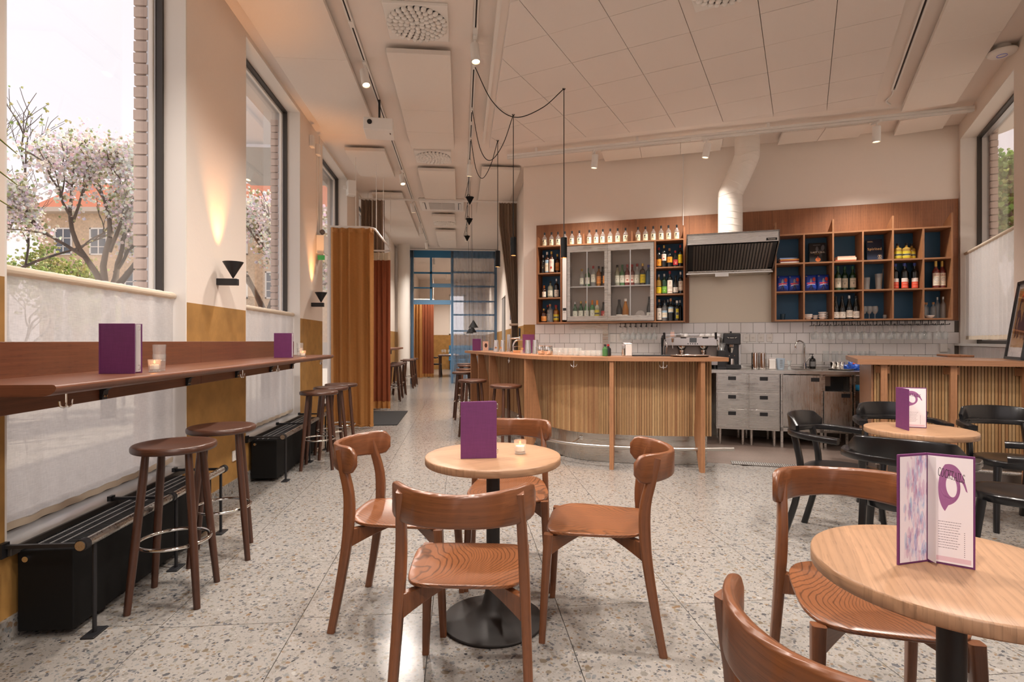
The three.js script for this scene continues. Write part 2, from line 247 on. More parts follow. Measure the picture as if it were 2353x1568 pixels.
{ // left wall with five tall windows
  const w = struct('wall_left'), up = [], low = [], out = [], edges = [2.7, ...winsL.flat(), -24.4];
  const zz = []; for (let i = 0; i < edges.length; i += 2) zz.push([edges[i], edges[i + 1]]);
  for (const [a, b] of zz) { up.push(box2(-2.1, XL, 1.51, H, b, a)); low.push(box2(-2.1, XL, -0.01, 1.51, b, a)); out.push(box2(-2.185, -2.1, -0.6, 4.6, b - 0.02, a + 0.02)); }
  for (const [a, b] of winsL) { low.push(box2(-2.1, XL, -0.01, SILL - 0.03, b, a)); up.push(box2(-2.1, XL, WTOP, H, b, a)); out.push(box2(-2.185, -2.1, -0.6, SILL - 0.05, b, a), box2(-2.185, -2.1, WTOP - 0.03, 4.6, b, a)); }
  part('plaster', up, M.cream, w); part('painted_dado', low, M.mustard, w, 'ochre painted lower wall');
  part('outer_leaf', out, M.mortar, w);
  const g = box(0.085, 0.064, 0.115), g2 = box(0.085, 0.064, 0.085);                      // bricks of the outer window jambs that show through the glass
  for (const [, b] of winsL.slice(0, 2)) for (let i = 0; i < 44; i++) { const y = SILL + 0.06 + i * 0.077; part('brick', i % 2 ? g : g2, M.brick, w).position.set(-2.147 + rr(-0.003, 0.003), y, b + (i % 2 ? -0.015 : 0) + rr(-0.003, 0.003)); }
  winsL.forEach(([a, b], i) => {
    const o = struct('window_' + (i + 1)), L = a - b, z = (a + b) / 2;
    part('sill_board', rbox(0.28, 0.03, L + 0.02, 0.006, -1.985, SILL - 0.015, z, 'z'), i < 2 ? M.sillStone ??= std(lin(0.48, 0.47, 0.45), 0.15) : M.sillStone, o);
    part('sill_edge', rbox(0.016, 0.034, L + 0.03, 0.004, -1.842, SILL - 0.016, z, 'z', 1), M.darkFrame, o);
    const rv = []; for (const e of [a - 0.006, b + 0.006]) rv.push(box2(-2.02, XL - 0.001, SILL, WTOP, e - 0.006, e + 0.006)); rv.push(box2(-2.02, XL - 0.001, WTOP - 0.012, WTOP, b, a));
    part('reveal', rv, M.white, o);
    const fr = (x0, x1, m) => [box2(x0, x1, SILL, SILL + m, b, a), box2(x0, x1, WTOP - m, WTOP, b, a), box2(x0, x1, SILL, WTOP, b, b + m), box2(x0, x1, SILL, WTOP, a - m, a)];
    part('frame', fr(-2.055, -2.012, 0.032), M.darkFrame, o); part('outer_frame', fr(-2.112, -2.055, 0.038), M.alu, o);
    part('glazing_bead', fr(-2.09, -2.065, 0.05), M.white, o);
    part('pane', box2(-2.081, -2.075, SILL + 0.04, WTOP - 0.04, b + 0.04, a - 0.04), M.pane, o);
  });
  const bb = struct('baseboard_left'), pc = [];
  for (const [a, b] of [[2.6, -7.7], [-10.1, -16.2]]) pc.push(box2(XL, XL + 0.014, 0, 0.10, b, a));
  part('terrazzo_skirting', pc, M.terrazzo, bb);
}
{ // bar wall: plaster, wood panelling and tiles
  const w = struct('wall_back'); atW(w, 0, 0, 0);
  part('plaster', [box2(0, 5.6, 1.485, H, -0.2, 0)], M.cream, w);
  part('lower_wall', [box2(0.17, 5.6, -0.01, 1.485, -0.2, -0.011)], M.grout, w);
  part('painted_dado', [box2(0, 0.17, -0.01, 1.485, -0.2, 0.001)], M.mustard, w, 'narrow ochre strip beside tiles');
  const t = [0, 1, 2, 3].map(() => rbox(0.1435, 0.1315, 0.012, 0.002, 0, 0, 0, 'x', 1));
  for (let r = 0; r < 5; r++) for (let i = 0; i < 36; i++) { const s = 0.246 + i * 0.1465 + (r % 2 ? 0.073 : 0); if (s > 5.37) continue; part('tile', t[(i + r) % 4], M.whiteTile, w).position.set(s, 1.416 - r * 0.1345, -0.006 + rr(-0.0006, 0.0006)); }
  { const ht = rbox(0.072, 0.1315, 0.012, 0.002, 0, 0, 0, 'x', 1); for (const r of [1, 3]) part('tile', ht, M.whiteTile, w).position.set(0.2085, 1.416 - r * 0.1345, -0.006); }
  part('tile_trim', box2(0.17, 5.34, 1.483, 1.4865, -0.02, 0.004), M.alu, w);
  const right = struct('wall_right'); atR(right, 0, 0, 0);                                // local x runs towards the camera
  part('plaster', [box2(-0.25, 0.05, -0.01, H, -0.3, 0), box2(1.92, 2.75, -0.01, H, -0.3, 0), box2(0.05, 1.92, 3.62, H, -0.3, 0)], M.cream, right);
  part('lower_wall', [box2(0.05, 1.92, -0.01, 1.19, -0.3, -0.011)], M.cream, right);
  for (let r = 0; r < 2; r++) for (let i = 0; i < 13; i++) part('tile', t[i % 4], M.whiteTile, right).position.set(0.13 + i * 0.1465 - (r ? 0.073 : 0), 1.118 - r * 0.1345, -0.006);
  const o = struct('window_6'); atR(o, 0, 0, 0);
  part('sill_board', box2(0.03, 1.94, 1.19, 1.215, -0.2, 0.05), M.sillStone, o);
  part('reveal', [box2(0.05, 0.06, 1.2, 3.62, -0.16, -0.001), box2(1.91, 1.92, 1.2, 3.62, -0.16, -0.001), box2(0.05, 1.92, 3.61, 3.62, -0.16, -0.001)], M.white, o);
  const fr = (z0, z1, m) => [box2(0.05, 1.92, 1.215, 1.215 + m, z0, z1), box2(0.05, 1.92, 3.62 - m, 3.62, z0, z1), box2(0.05, 0.05 + m, 1.215, 3.62, z0, z1), box2(1.92 - m, 1.92, 1.215, 3.62, z0, z1)];
  part('frame', fr(-0.19, -0.15, 0.032), M.darkFrame, o); part('outer_frame', fr(-0.25, -0.19, 0.04), M.alu, o); part('pane', box2(0.085, 1.885, 1.25, 3.585, -0.218, -0.212), M.pane, o);
  const rb = box(0.115, 0.064, 0.07);
  for (let i = 0; i < 32; i++) part('brick', rb, M.brick, right).position.set(0.085 + (i % 2 ? 0.012 : 0), 1.25 + i * 0.077, -0.285);
  part('outer_leaf', [box2(-0.3, 0.02, -0.6, 4.6, -0.32, -0.3)], M.mortar, right);
}
{ // walls outside the frame, so that the room is closed and has its other windows
  const a = rxz(2.75, 0), f = struct('wall_front');
  const xr = a[0];
  part('plaster', [box2(xr, xr + 0.3, -0.01, H, -3.7, 2.95), box2(-2.1, xr, -0.01, 0.4, 2.7, 2.95), box2(-2.1, xr, 3.7, H, 2.7, 2.95), ...[[-2.1, -1.6], [0.5, 0.9], [3.0, xr]].map(([p, q]) => box2(p, q, 0.4, 3.7, 2.7, 2.95))], M.cream, f);
  let n = 7;
  for (const [p, q] of [[-1.6, 0.5], [0.9, 3.0]]) { const o = struct('window_' + n++); part('frame', [box2(p, q, 0.4, 0.46, 2.8, 2.85), box2(p, q, 3.64, 3.7, 2.8, 2.85), box2(p, p + 0.06, 0.4, 3.7, 2.8, 2.85), box2(q - 0.06, q, 0.4, 3.7, 2.8, 2.85)], M.darkFrame, o); part('pane', box2(p + 0.05, q - 0.05, 0.45, 3.65, 2.822, 2.828), M.pane, o); }
  const c = struct('wall_corridor');                                                      // right side of the passage and the end of the far room
  part('plaster', [box2(1.05, 1.25, 1.51, H, -24.4, -14.3), box2(1.05, 1.25, 1.51, H, -13.0, -7.88), box2(1.05, 1.25, 2.35, H, -14.3, -13.0), box2(-2.1, -0.55, 1.51, H, -24.4, -24.2), box2(0.15, 1.2, 1.51, H, -24.4, -24.2), box2(-0.55, 0.15, 3.3, H, -24.4, -24.2)], M.cream, c);
  part('painted_dado', [box2(1.05, 1.25, -0.01, 1.51, -24.4, -14.3), box2(1.05, 1.25, -0.01, 1.51, -13.0, -7.88), box2(-2.1, 1.2, -0.01, 1.51, -24.4, -24.2)], M.mustard, c);
  part('recess', [box2(1.25, 2.2, -0.01, 2.5, -14.4, -14.3), box2(1.25, 2.2, -0.01, 2.5, -13.0, -12.9), box2(2.2, 2.3, -0.01, 2.5, -14.4, -12.9), box2(1.25, 2.2, 2.35, 2.5, -14.4, -12.9)], M.cream, c);
  const d = struct('door_1'); part('leaf', box2(1.06, 1.10, 0, 2.33, -14.28, -13.55), std(lin(0.30, 0.28, 0.26), 0.5), d);
  const o = struct('window_' + n++); part('frame', [box2(-0.55, 0.15, 1.51, 1.57, -24.35, -24.28), box2(-0.55, 0.15, 3.24, 3.3, -24.35, -24.28), box2(-0.55, -0.49, 1.51, 3.3, -24.35, -24.28), box2(0.09, 0.15, 1.51, 3.3, -24.35, -24.28)], M.white, o); part('pane', box2(-0.5, 0.1, 1.55, 3.26, -24.32, -24.314), M.pane, o);
  const e = struct('trim_1'); part('round_column', cyl(0.17, 0.17, H, -1.62, 0, -15.55, 36), M.white, e);
}
// ceiling: slab, boxed-down part over the bar, acoustic tiles
const ceil = struct('ceiling');
part('slab', box2(-2.36, 7, H, H + 0.3, -24.6, 3.1), M.ceiling, ceil);
{
  const c0 = rxz(0, 0), c1 = rxz(2.75, 0), poly = [[0.30, 2.7], [0.30, -7.0], wxz(-0.02, 0.02), c0, c1, [c1[0], 2.7]];
  part('lowered_ceiling', prism(poly, SOF, H), M.ceiling, ceil);
  part('edge_strip', box2(0.27, 0.30, SOF - 0.012, SOF + 0.03, -7.0, 2.7), M.white, ceil);
  // tiles: a grid turned by 33.5 degrees, cut by the left edge, the track along the bar and the slot on the right
  const a = 33.5 * Math.PI / 180, ux = Math.cos(a), uz = Math.sin(a), vx = Math.sin(a), vz = -Math.cos(a), q = 0.515, g = 0.0025, o = [0.42, -3.97], h = [wxz(0, 1.02), [-sW, cW]];
  const trk = rxz(3.1, 0.95), tn = [-ux, -uz];
  for (let i = -8; i < 8; i++) for (let j = -12; j < 8; j++) {
    const P = (s, t) => [o[0] + ux * s + vx * t, o[1] + uz * s + vz * t];
    let p = [P(i * q + g, j * q + g), P((i + 1) * q - g, j * q + g), P((i + 1) * q - g, (j + 1) * q - g), P(i * q + g, (j + 1) * q - g)];
    p = clip(p, 1, 0, 0.36); p = clip(p, h[1][0], h[1][1], h[0][0] * h[1][0] + h[0][1] * h[1][1]); p = clip(p, tn[0], tn[1], trk[0] * tn[0] + trk[1] * tn[1]); p = clip(p, 0, -1, -2.5);
    if (p.length < 3) continue;
    let A = 0; for (let k = 0; k < p.length; k++) { const b = p[(k + 1) % p.length]; A += p[k][0] * b[1] - b[0] * p[k][1]; }
    if (Math.abs(A) < 0.008) continue;
    part('ceiling_tile', prism(A > 0 ? p.reverse() : p, SOF - 0.05 + (hash(i + 50, j + 50, 2) - 0.5) * 0.002, SOF - 0.004), M.tileCeil, ceil);
  }
}
// ---------------------------------------------------------------- chairs, stools, tables
const sgn = [-1, 1];
function makeChair() {
  const c = thing('dining_chair', '', 'chair', 'brown wooden dining chairs');
  const R = (a) => { const cx = Math.cos(a), sz = Math.sin(a), n = 4.2, w = 0.205 + 0.018 * sz; return Math.pow(Math.pow(Math.abs(cx) / w, n) + Math.pow(Math.abs(sz) / 0.217, n), -1 / n); };
  const top = (x, z) => 0.462 - 0.016 * (1 - (x / 0.21) ** 2) * (1 - Math.min(1, (z / 0.22) ** 2)) - 0.012 * Math.max(0, (z - 0.1) / 0.11) ** 2 + 0.01 * Math.max(0, (-z - 0.1) / 0.1) ** 2;
  part('seat', slab(R, top, 0.013, 0.005, 10, 64, 'z').translate(0, 0, -0.012), M.chairPly, c);
  for (const s of sgn) {
    const rear = [V(s * 0.222, 0, -0.272), V(s * 0.212, 0.2, -0.236), V(s * 0.203, 0.42, -0.205), V(s * 0.196, 0.58, -0.203), V(s * 0.190, 0.70, -0.232), V(s * 0.186, 0.775, -0.251)];
    const rp = new THREE.CatmullRomCurve3(rear).getPoints(18);
    part('leg', sweep(rp, rrect(0.03, 0.042, 0.008), V(1, 0, 0), (t) => [0.9 + 0.25 * Math.min(1, Math.max(0, 1 - Math.abs(t - 0.5) * 2)), t > 0.97 ? 0.7 : 0.78 + 0.35 * Math.max(0, 1 - Math.abs(t - 0.52) * 2.2)]), M.chairWood, c);
    part('leg', sweep([V(s * 0.203, 0, 0.212), V(s * 0.196, 0.22, 0.201), V(s * 0.188, 0.445, 0.186)], rrect(0.036, 0.036, 0.007), V(1, 0, 0), (t) => [0.72 + 0.36 * t, 0.72 + 0.36 * t]), M.chairWood, c);
    for (const [lx, lz] of [[s * 0.195, -0.205], [s * 0.188, 0.186]]) {                       // brackets rise from each leg to the middle of the seat
      const L = Math.hypot(lx, lz) - 0.02, sh = new THREE.Shape(); sh.moveTo(0, 0.446); sh.lineTo(0, 0.372); sh.quadraticCurveTo(L * 0.4, 0.41, L * 0.95, 0.432); sh.lineTo(L, 0.446); sh.closePath();
      part('seat_bracket', uvm(flat(new THREE.ExtrudeGeometry(sh, { depth: 0.022, bevelEnabled: true, bevelSize: 0.002, bevelThickness: 0.002, bevelSegments: 1 })).translate(0, -0.012, -0.011).rotateY(Math.atan2(lz, -lx)).translate(lx, 0, lz), 'x'), M.chairWood, c);
    }
  }
  const bp = []; for (let i = 0; i <= 28; i++) { const u = -1 + i / 14; bp.push(V(0.228 * Math.sin(u * 1.25) / Math.sin(1.25), 0.735, -0.325 + 0.165 * (1 - Math.cos(u * 1.25)) / (1 - Math.cos(1.25)))); }
  part('backrest', sweep(bp, rrect(0.112, 0.024, 0.0105, 4), V(0, 1, 0), (t) => { const e = Math.min(t, 1 - t) / 0.10, k = e >= 1 ? 1 : 0.42 + 0.58 * Math.sqrt(1 - (1 - e) ** 2); return [k * (0.9 + 0.2 * Math.abs(t - 0.5) * 2), e < 0.25 ? 0.7 + 1.2 * e : 1]; }, 0.9), M.chairWood, c);
  return c;
}
const face = (fx, fz) => Math.atan2(fx, fz);
const chair = makeChair();
chair.userData.label = 'wooden dining chair with its back to the camera before the central round table';
at(chair, 0.03, 0, -1.95, face(0.14, -0.99));
for (const [x, z, fx, fz, l] of [
  [-0.245, -2.55, 0.98, 0.19, 'wooden dining chair left of the central round table, facing right'],
  [0.59, -2.365, -0.96, -0.27, 'wooden dining chair right of the central round table, nearest the bar front'],
  [0.25, -2.90, -0.13, 0.99, 'wooden dining chair behind the central table, partly hidden by purple menu'],
  [1.24, -1.56, -0.33, 0.94, 'wooden dining chair behind the near right table, its broad backrest in full view'],
  [0.785, -0.885, 0.93, -0.36, 'wooden dining chair cut by bottom edge of photo, only backrest showing'],
  [1.50, -1.02, -0.65, -0.76, 'wooden dining chair at bottom right corner, only a seat corner showing']]) at(dup(chair, l), x, 0, z, face(fx, fz));

function makeStool() {
  const c = thing('bar_stool', '', 'stool', 'dark wooden bar stools');
  part('seat', slab(() => 0.182, (x, z) => 0.752 - 0.012 * Math.max(0, 1 - (x * x + z * z) / 0.026), 0.034, 0.012, 8, 48), M.stoolWood, c);
  for (let i = 0; i < 4; i++) { const a = Math.PI / 4 + i * Math.PI / 2, p = (r, y) => V(Math.cos(a) * r, y, Math.sin(a) * r); part('leg', sweep([p(0.205, 0), p(0.178, 0.25), p(0.140, 0.60), p(0.128, 0.722)], rrect(0.036, 0.036, 0.0178, 4), V(0, 0, 1), (t) => [[0.82, 1.0, 1.02, 0.85][Math.round(t * 3)], [0.82, 1.0, 1.02, 0.85][Math.round(t * 3)]], 1.2), M.stoolWood, c); }
  part('foot_ring', new THREE.TorusGeometry(0.153, 0.0085, 10, 48).rotateX(Math.PI / 2).translate(0, 0.285, 0), M.chrome, c);
  return c;
}
const stool = makeStool(); stool.userData.label = 'nearest dark bar stool, in front of the first radiator by the left window';
at(stool, -1.385, 0, -2.78, 0.12);
[[-1.39, -3.31, 0.3, 'second dark bar stool from the camera, at the end of first radiator'],
 [-1.40, -5.52, 0.1, 'dark bar stool before second radiator, first of three beside ochre curtain'],
 [-1.40, -6.02, 0.4, 'dark bar stool before second radiator, middle one of three beside ochre curtain'],
 [-1.385, -6.45, 0.2, 'dark bar stool closest to ochre curtain at far end of wall counter'],
 [0.50, -6.12, 0.5, 'dark bar stool against slatted bar front behind the central purple menu'],
 [0.14, -6.98, 0.2, 'dark bar stool at left rounded end of bar, left of tapered bar posts'],
 [0.03, -8.75, 0.1, 'dark bar stool behind the bar corner, third along passage side of bar'],
 [0.08, -9.75, 0.3, 'dark bar stool in the passage, fourth along passage side of bar'],
 [0.10, -11.2, 0.2, 'dark bar stool in the passage, fifth along passage side of bar'],
 [0.08, -12.0, 0.2, 'dark bar stool in the passage, farthest along passage side of bar'],
 [-1.42, -11.45, 0.2, 'dark bar stool behind rust curtain, nearest of the far left row'],
 [-1.44, -12.15, 0.2, 'dark bar stool behind rust curtain, second of the far left row'],
 [-1.44, -12.85, 0.2, 'dark bar stool behind rust curtain, third of the far left row'],
 [-1.42, -14.5, 0.2, 'dark bar stool of far left row, first of three by round column'],
 [-1.42, -15.1, 0.2, 'dark bar stool of far left row, second of three by round column'],
 [-1.42, -15.8, 0.2, 'dark bar stool of far left row, last one before blue partition']].forEach(([x, z, r, l]) => at(dup(stool, l), x, 0, z, r));

function makeTable() {
  const c = thing('round_table', '', 'table', 'round oak pedestal tables');
  part('tabletop', slab(() => 0.3, () => 0.738, 0.032, 0.004, 6, 72, 'x'), M.oak, c);
  part('column', cyl(0.03, 0.03, 0.66, 0, 0.05, 0, 28), M.castIron, c);
  part('base', lathe([[0.0, 0], [0.222, 0], [0.226, 0.006], [0.222, 0.013], [0.15, 0.024], [0.085, 0.04], [0.052, 0.07], [0.036, 0.13], [0.030, 0.17]], 48), M.castIron, c);
  part('mounting_plate', box(0.26, 0.006, 0.26, 0, 0.703, 0), M.castIron, c);
  return c;
}
const table = makeTable(); table.userData.label = 'round oak table in the middle with four brown chairs around it';
at(table, 0.14, 0, -2.42, 0.5);
at(dup(table, 'round oak table at lower right, closest to camera, under the open cocktail menu'), 1.10, 0, -1.13, 1.05).scale.set(0.93, 1, 0.93);
at(dup(table, 'round oak table among the black chairs in front of the right bar'), 2.63, 0, -2.91, 0.3).scale.set(0.9, 1, 0.9);

function makeBlackChair() {
  const c = thing('black_armchair', '', 'chair', 'black lacquered armchairs');
  part('seat', slab((a) => { const n = 2.6; return Math.pow(Math.pow(Math.abs(Math.cos(a)) / 0.2, n) + Math.pow(Math.abs(Math.sin(a)) / 0.2, n), -1 / n); }, (x, z) => 0.455 - 0.012 * Math.max(0, 1 - (x * x + z * z) / 0.024), 0.045, 0.008, 8, 48), M.blackGloss, c);
  for (const s of sgn) {
    part('leg', sweep([V(s * 0.20, 0, 0.20), V(s * 0.185, 0.25, 0.175), V(s * 0.17, 0.42, 0.155)], rrect(0.034, 0.034, 0.006), V(1, 0, 0), (t) => [0.8 + 0.3 * t, 0.8 + 0.3 * t]), M.blackGloss, c);
    part('leg', sweep(new THREE.CatmullRomCurve3([V(s * 0.19, 0, -0.27), V(s * 0.175, 0.25, -0.20), V(s * 0.17, 0.45, -0.175), V(s * 0.17, 0.60, -0.20), V(s * 0.168, 0.665, -0.215)]).getPoints(14), rrect(0.032, 0.036, 0.006), V(1, 0, 0)), M.blackGloss, c);
  }
  const ap = new THREE.CatmullRomCurve3([V(-0.262, 0.655, 0.06), V(-0.262, 0.66, -0.03), V(-0.248, 0.665, -0.13), V(-0.17, 0.668, -0.225), V(0, 0.668, -0.262), V(0.17, 0.668, -0.225), V(0.248, 0.665, -0.13), V(0.262, 0.66, -0.03), V(0.262, 0.655, 0.06)]).getPoints(40);
  part('arm_rail', sweep(ap, rrect(0.036, 0.046, 0.007), V(0, 1, 0), (t) => [1, 1.1 - 0.25 * Math.max(0, 1 - Math.abs(t - 0.5) * 5) + (t < 0.08 || t > 0.92 ? 0.12 : 0)]), M.blackGloss, c);
  const cp = new THREE.CatmullRomCurve3([V(-0.225, 0.70, -0.175), V(-0.16, 0.715, -0.238), V(0, 0.722, -0.275), V(0.16, 0.715, -0.238), V(0.225, 0.70, -0.175)]).getPoints(24);
  part('crest_rail', sweep(cp, rrect(0.122, 0.022, 0.006), V(0, 1, -0.12), (t) => { const e = Math.min(t, 1 - t) / 0.16; return [e >= 1 ? 1 : 0.35 + 0.65 * e, 1]; }), M.blackGloss, c);
  return c;
}
const bc = makeBlackChair(); bc.userData.label = 'black armchair at left of the far right table, beside the drain';
at(bc, 2.36, 0, -3.20, face(0.62, 0.78));
for (const [x, z, fx, fz, l] of [[2.27, -2.58, 0.62, -0.6, 'black armchair half hidden behind the open cocktail menu, back to camera'], [2.93, -2.60, -0.62, -0.65, 'black armchair at right of far right table, round seat showing under its rail'],
  [3.14, -3.62, -0.35, 0.94, 'black armchair pushed against the slatted right bar, behind the small table'], [3.71, -3.34, -0.35, 0.94, 'black armchair furthest right, its straight back against the right bar slats']]) at(dup(bc, l), x, 0, z, face(fx, fz));
// ---------------------------------------------------------------- the curved bar
const barCurve = new THREE.CatmullRomCurve3([[2.50, -4.90], [2.0, -4.96], [1.47, -5.11], [1.05, -5.32], [0.74, -5.75], [0.56, -6.4], [0.36, -7.4], [0.05, -8.84]].map(([x, z]) => V(x, 0, z)));
const barPt = (u, off) => { const p = barCurve.getPointAt(u), t = barCurve.getTangentAt(u); return [p.x - t.z * -off * -1 * -1, p.z + t.x * -off, -t.z, t.x, t.x, t.z]; };
const inward = (u, off) => { const p = barCurve.getPointAt(u), t = barCurve.getTangentAt(u); let nx = t.z, nz = -t.x; if (nx * (3 - p.x) + nz * (-7.5 - p.z) < 0) { nx = -nx; nz = -nz; } return { x: p.x + nx * off, z: p.z + nz * off, nx, nz, ry: Math.atan2(-nx, -nz) }; };
const BARL = barCurve.getLength();
{
  const b = thing('bar_counter', 'long curved bar with oak slats, steel plinth and thick wooden top', 'bar counter');
  const ring = (o0, o1, u0, u1, n = 60) => { const a = []; for (let i = 0; i <= n; i++) { const q = inward(u0 + (u1 - u0) * i / n, o0); a.push([q.x, q.z]); } for (let i = n; i >= 0; i--) { const q = inward(u0 + (u1 - u0) * i / n, o1); a.push([q.x, q.z]); } return a; };
  // top: blocks with their own grain, as the end joints show
  const N = 14; for (let i = 0; i < N; i++) { const poly = ring(0, 0.60, i / N, (i + 1) / N, 8); const g = prism(poly, 1.052, 1.09, i % 2 ? 'x' : 'z'); uvm(g, 'x', i * 0.37, i * 0.29); part('top_block', g, M.barTop, b); }
  const core = ring(0.335, 0.60, 0.012, 1, 60); part('carcass', prism(core, 0.29, 1.05), M.cabinet, b);
  part('plinth', prism(ring(0.345, 0.58, 0.016, 0.99, 60), 0.004, 0.295), M.steel, b, 'brushed steel plinth');
  const tones = [[0.46, 0.265, 0.115], [0.51, 0.30, 0.14], [0.40, 0.21, 0.088], [0.53, 0.33, 0.155], [0.45, 0.245, 0.105], [0.34, 0.16, 0.066], [0.48, 0.285, 0.125]].map((c) => std(lin(...c), 0.55, 0, { map: woodFine }));
  const n = Math.floor(BARL * 0.985 / 0.0275), sg = [0, 1, 2, 3].map((k) => uvm(flat(new THREE.BoxGeometry(0.0215, 0.755, 0.024)), 'y', k * 0.3, k * 0.11));
  for (let i = 0; i < Math.min(n, 295); i++) { const q = inward(0.012 + 0.985 * i / n, 0.322); const o = part('slat', sg[i % 4], tones[Math.floor(rnd() * 7)], b); o.position.set(q.x, 0.672, q.z); o.rotation.y = q.ry; }
  // posts: boards with a straight front edge, narrow at top and floor, deepest at knee height
  const us = [0.045, 0.209, 0.43, 0.72, 0.84, 0.932];
  for (const u of us) {
    const q = inward(u, 0.02), s = new THREE.Shape(); s.moveTo(0, 0); s.lineTo(0, 1.05); s.lineTo(-0.075, 1.05); s.lineTo(-0.19, 0.42); s.lineTo(-0.19, 0.30); s.lineTo(-0.05, 0); s.closePath();
    const o = part('post', uvm(flat(new THREE.ExtrudeGeometry(s, { depth: 0.036, bevelEnabled: true, bevelSize: 0.002, bevelThickness: 0.002, bevelSegments: 1 }).translate(0, 0, -0.018).rotateY(-Math.PI / 2)), 'y'), M.cabinetPost, b);
    o.position.set(q.x, 0, q.z); o.rotation.y = q.ry; 
  }
  const rail = []; for (let i = 0; i <= 50; i++) { const q = inward(i / 50 * 0.98, 0.12); rail.push(V(q.x, 0.205, q.z)); } { const q = inward(0, 0.12), t = barCurve.getTangentAt(0); rail.unshift(V(q.x - t.x * 0.09, 0.205, q.z - t.z * 0.09)); }
  part('foot_rail', tube(rail, 0.019, 12, 140), M.steel, b, 'steel foot rail');
  for (const u of [0.125, 0.30, 0.52, 0.66]) { const a = inward(u, 0.12), c = inward(u, 0.345); part('rail_bracket', [bar(V(a.x, 0.205, a.z), V(c.x, 0.24, c.z), 0.009, 10), mv(cyl(0.03, 0.03, 0.006, 0, 0, 0, 16), c.x, 0.24, c.z, Math.PI / 2, Math.atan2(c.nx, c.nz))], M.chrome, b); }
  for (const u of [0.115, 0.285, 0.56]) { const q = inward(u, 0.06); const o = part('bag_hook', [bar(V(0, 0, 0), V(0, -0.045, 0), 0.0045, 8), tube([V(-0.034, -0.035, 0), V(-0.028, -0.055, 0), V(-0.008, -0.06, 0), V(0, -0.045, 0)], 0.0042, 6, 14), tube([V(0.034, -0.035, 0), V(0.028, -0.055, 0), V(0.008, -0.06, 0), V(0, -0.045, 0)], 0.0042, 6, 14), bar(V(0, -0.04, 0), V(0, -0.075, 0.006), 0.0045, 8)], M.chrome, b); o.position.set(q.x, 1.052, q.z); o.rotation.y = q.ry; }
}
{ // the right bar, joined to the window wall
  const b = thing('side_bar', 'straight slatted bar at right with wooden top, in front of window', 'bar counter');
  const A = [3.545, -4.42], B = rxz(2.46, 0.01), d = [B[0] - A[0], B[1] - A[1]], L = Math.hypot(...d), fx = d[0] / L, fz = d[1] / L, nx = -fz, nz = fx;   // (nx, nz) points to the camera
  const bk = [Math.sin(TR), -Math.cos(TR)], P = (k, o) => [A[0] + fx * k + nx * o, A[1] + fz * k + nz * o], Q = (k, o, m) => { const p = P(k, o); return [p[0] + bk[0] * m, p[1] + bk[1] * m]; };
  part('top', prism([P(-0.12, 0.16), P(L, 0.16), Q(L, 0, 0.62), Q(-0.05, 0, 1.25), Q(-0.12, 0.0, 1.25)].reverse(), 1.046, 1.09, 'x'), M.barTop, b);
  part('carcass', prism([P(0.012, -0.02), P(L, -0.02), Q(L, 0, 0.5), Q(0.012, 0, 1.15)].reverse(), 0.30, 1.045), M.cabinet, b);
  part('plinth', prism([P(0.05, -0.06), P(L, -0.06), Q(L, 0, 0.45), Q(0.05, 0, 1.1)].reverse(), 0, 0.30), M.steelDark, b);
  const side = prism([P(0.0, 0.0), P(0.012, 0), Q(0.012, 0, 1.15), Q(0, 0, 1.15)].reverse(), 0.30, 1.045, 'y'); part('side_panel', side, M.barTop, b);
  const tones = [[0.43, 0.235, 0.095], [0.48, 0.275, 0.115], [0.37, 0.185, 0.073], [0.50, 0.31, 0.145]].map((c) => std(lin(...c), 0.55, 0, { map: woodFine })), sg = uvm(flat(new THREE.BoxGeometry(0.0165, 0.745, 0.022)), 'y');
  for (let i = 0; i < Math.floor(L / 0.0215); i++) { const o = part('slat', sg, tones[Math.floor(rnd() * 4)], b), p = P(0.03 + i * 0.0215, -0.008); o.position.set(p[0], 0.672, p[1]); o.rotation.y = Math.atan2(nx, nz); }
  for (const k of [0.075, 0.545, 1.0]) { const o = part('post', rbox(0.045, 1.045, 0.05, 0.003, 0, 0.5225, 0, 'y', 1), M.cabinetPost, b), p = P(Math.min(k, L - 0.05), 0.10); o.position.set(p[0], 0, p[1]); o.rotation.y = Math.atan2(nx, nz); part('bracket', box(0.03, 0.06, 0.12), M.cabinetPost, b).position.set(...(() => { const z = P(Math.min(k, L - 0.05), 0.05); return [z[0], 1.0, z[1]]; })()); }
  const a = P(0.02, 0.07), c = P(L - 0.02, 0.07); part('foot_rail', bar(V(a[0], 0.205, a[1]), V(c[0], 0.205, c[1]), 0.017, 12), M.steel, b);
}
{ // far standing shelf behind the bar's end
  const b = thing('standing_shelf', 'small high wooden shelf on two legs behind the far bar end', 'shelf');
  part('top', rbox(0.42, 0.05, 1.6, 0.004, 0, 1.0, 0, 'z', 1), M.barTop, b); for (const z of [-0.6, 0.6]) part('leg', box(0.05, 0.975, 0.05, 0, 0.4875, z), M.cabinetPost, b); at(b, 0.45, 0, -10.9);
}
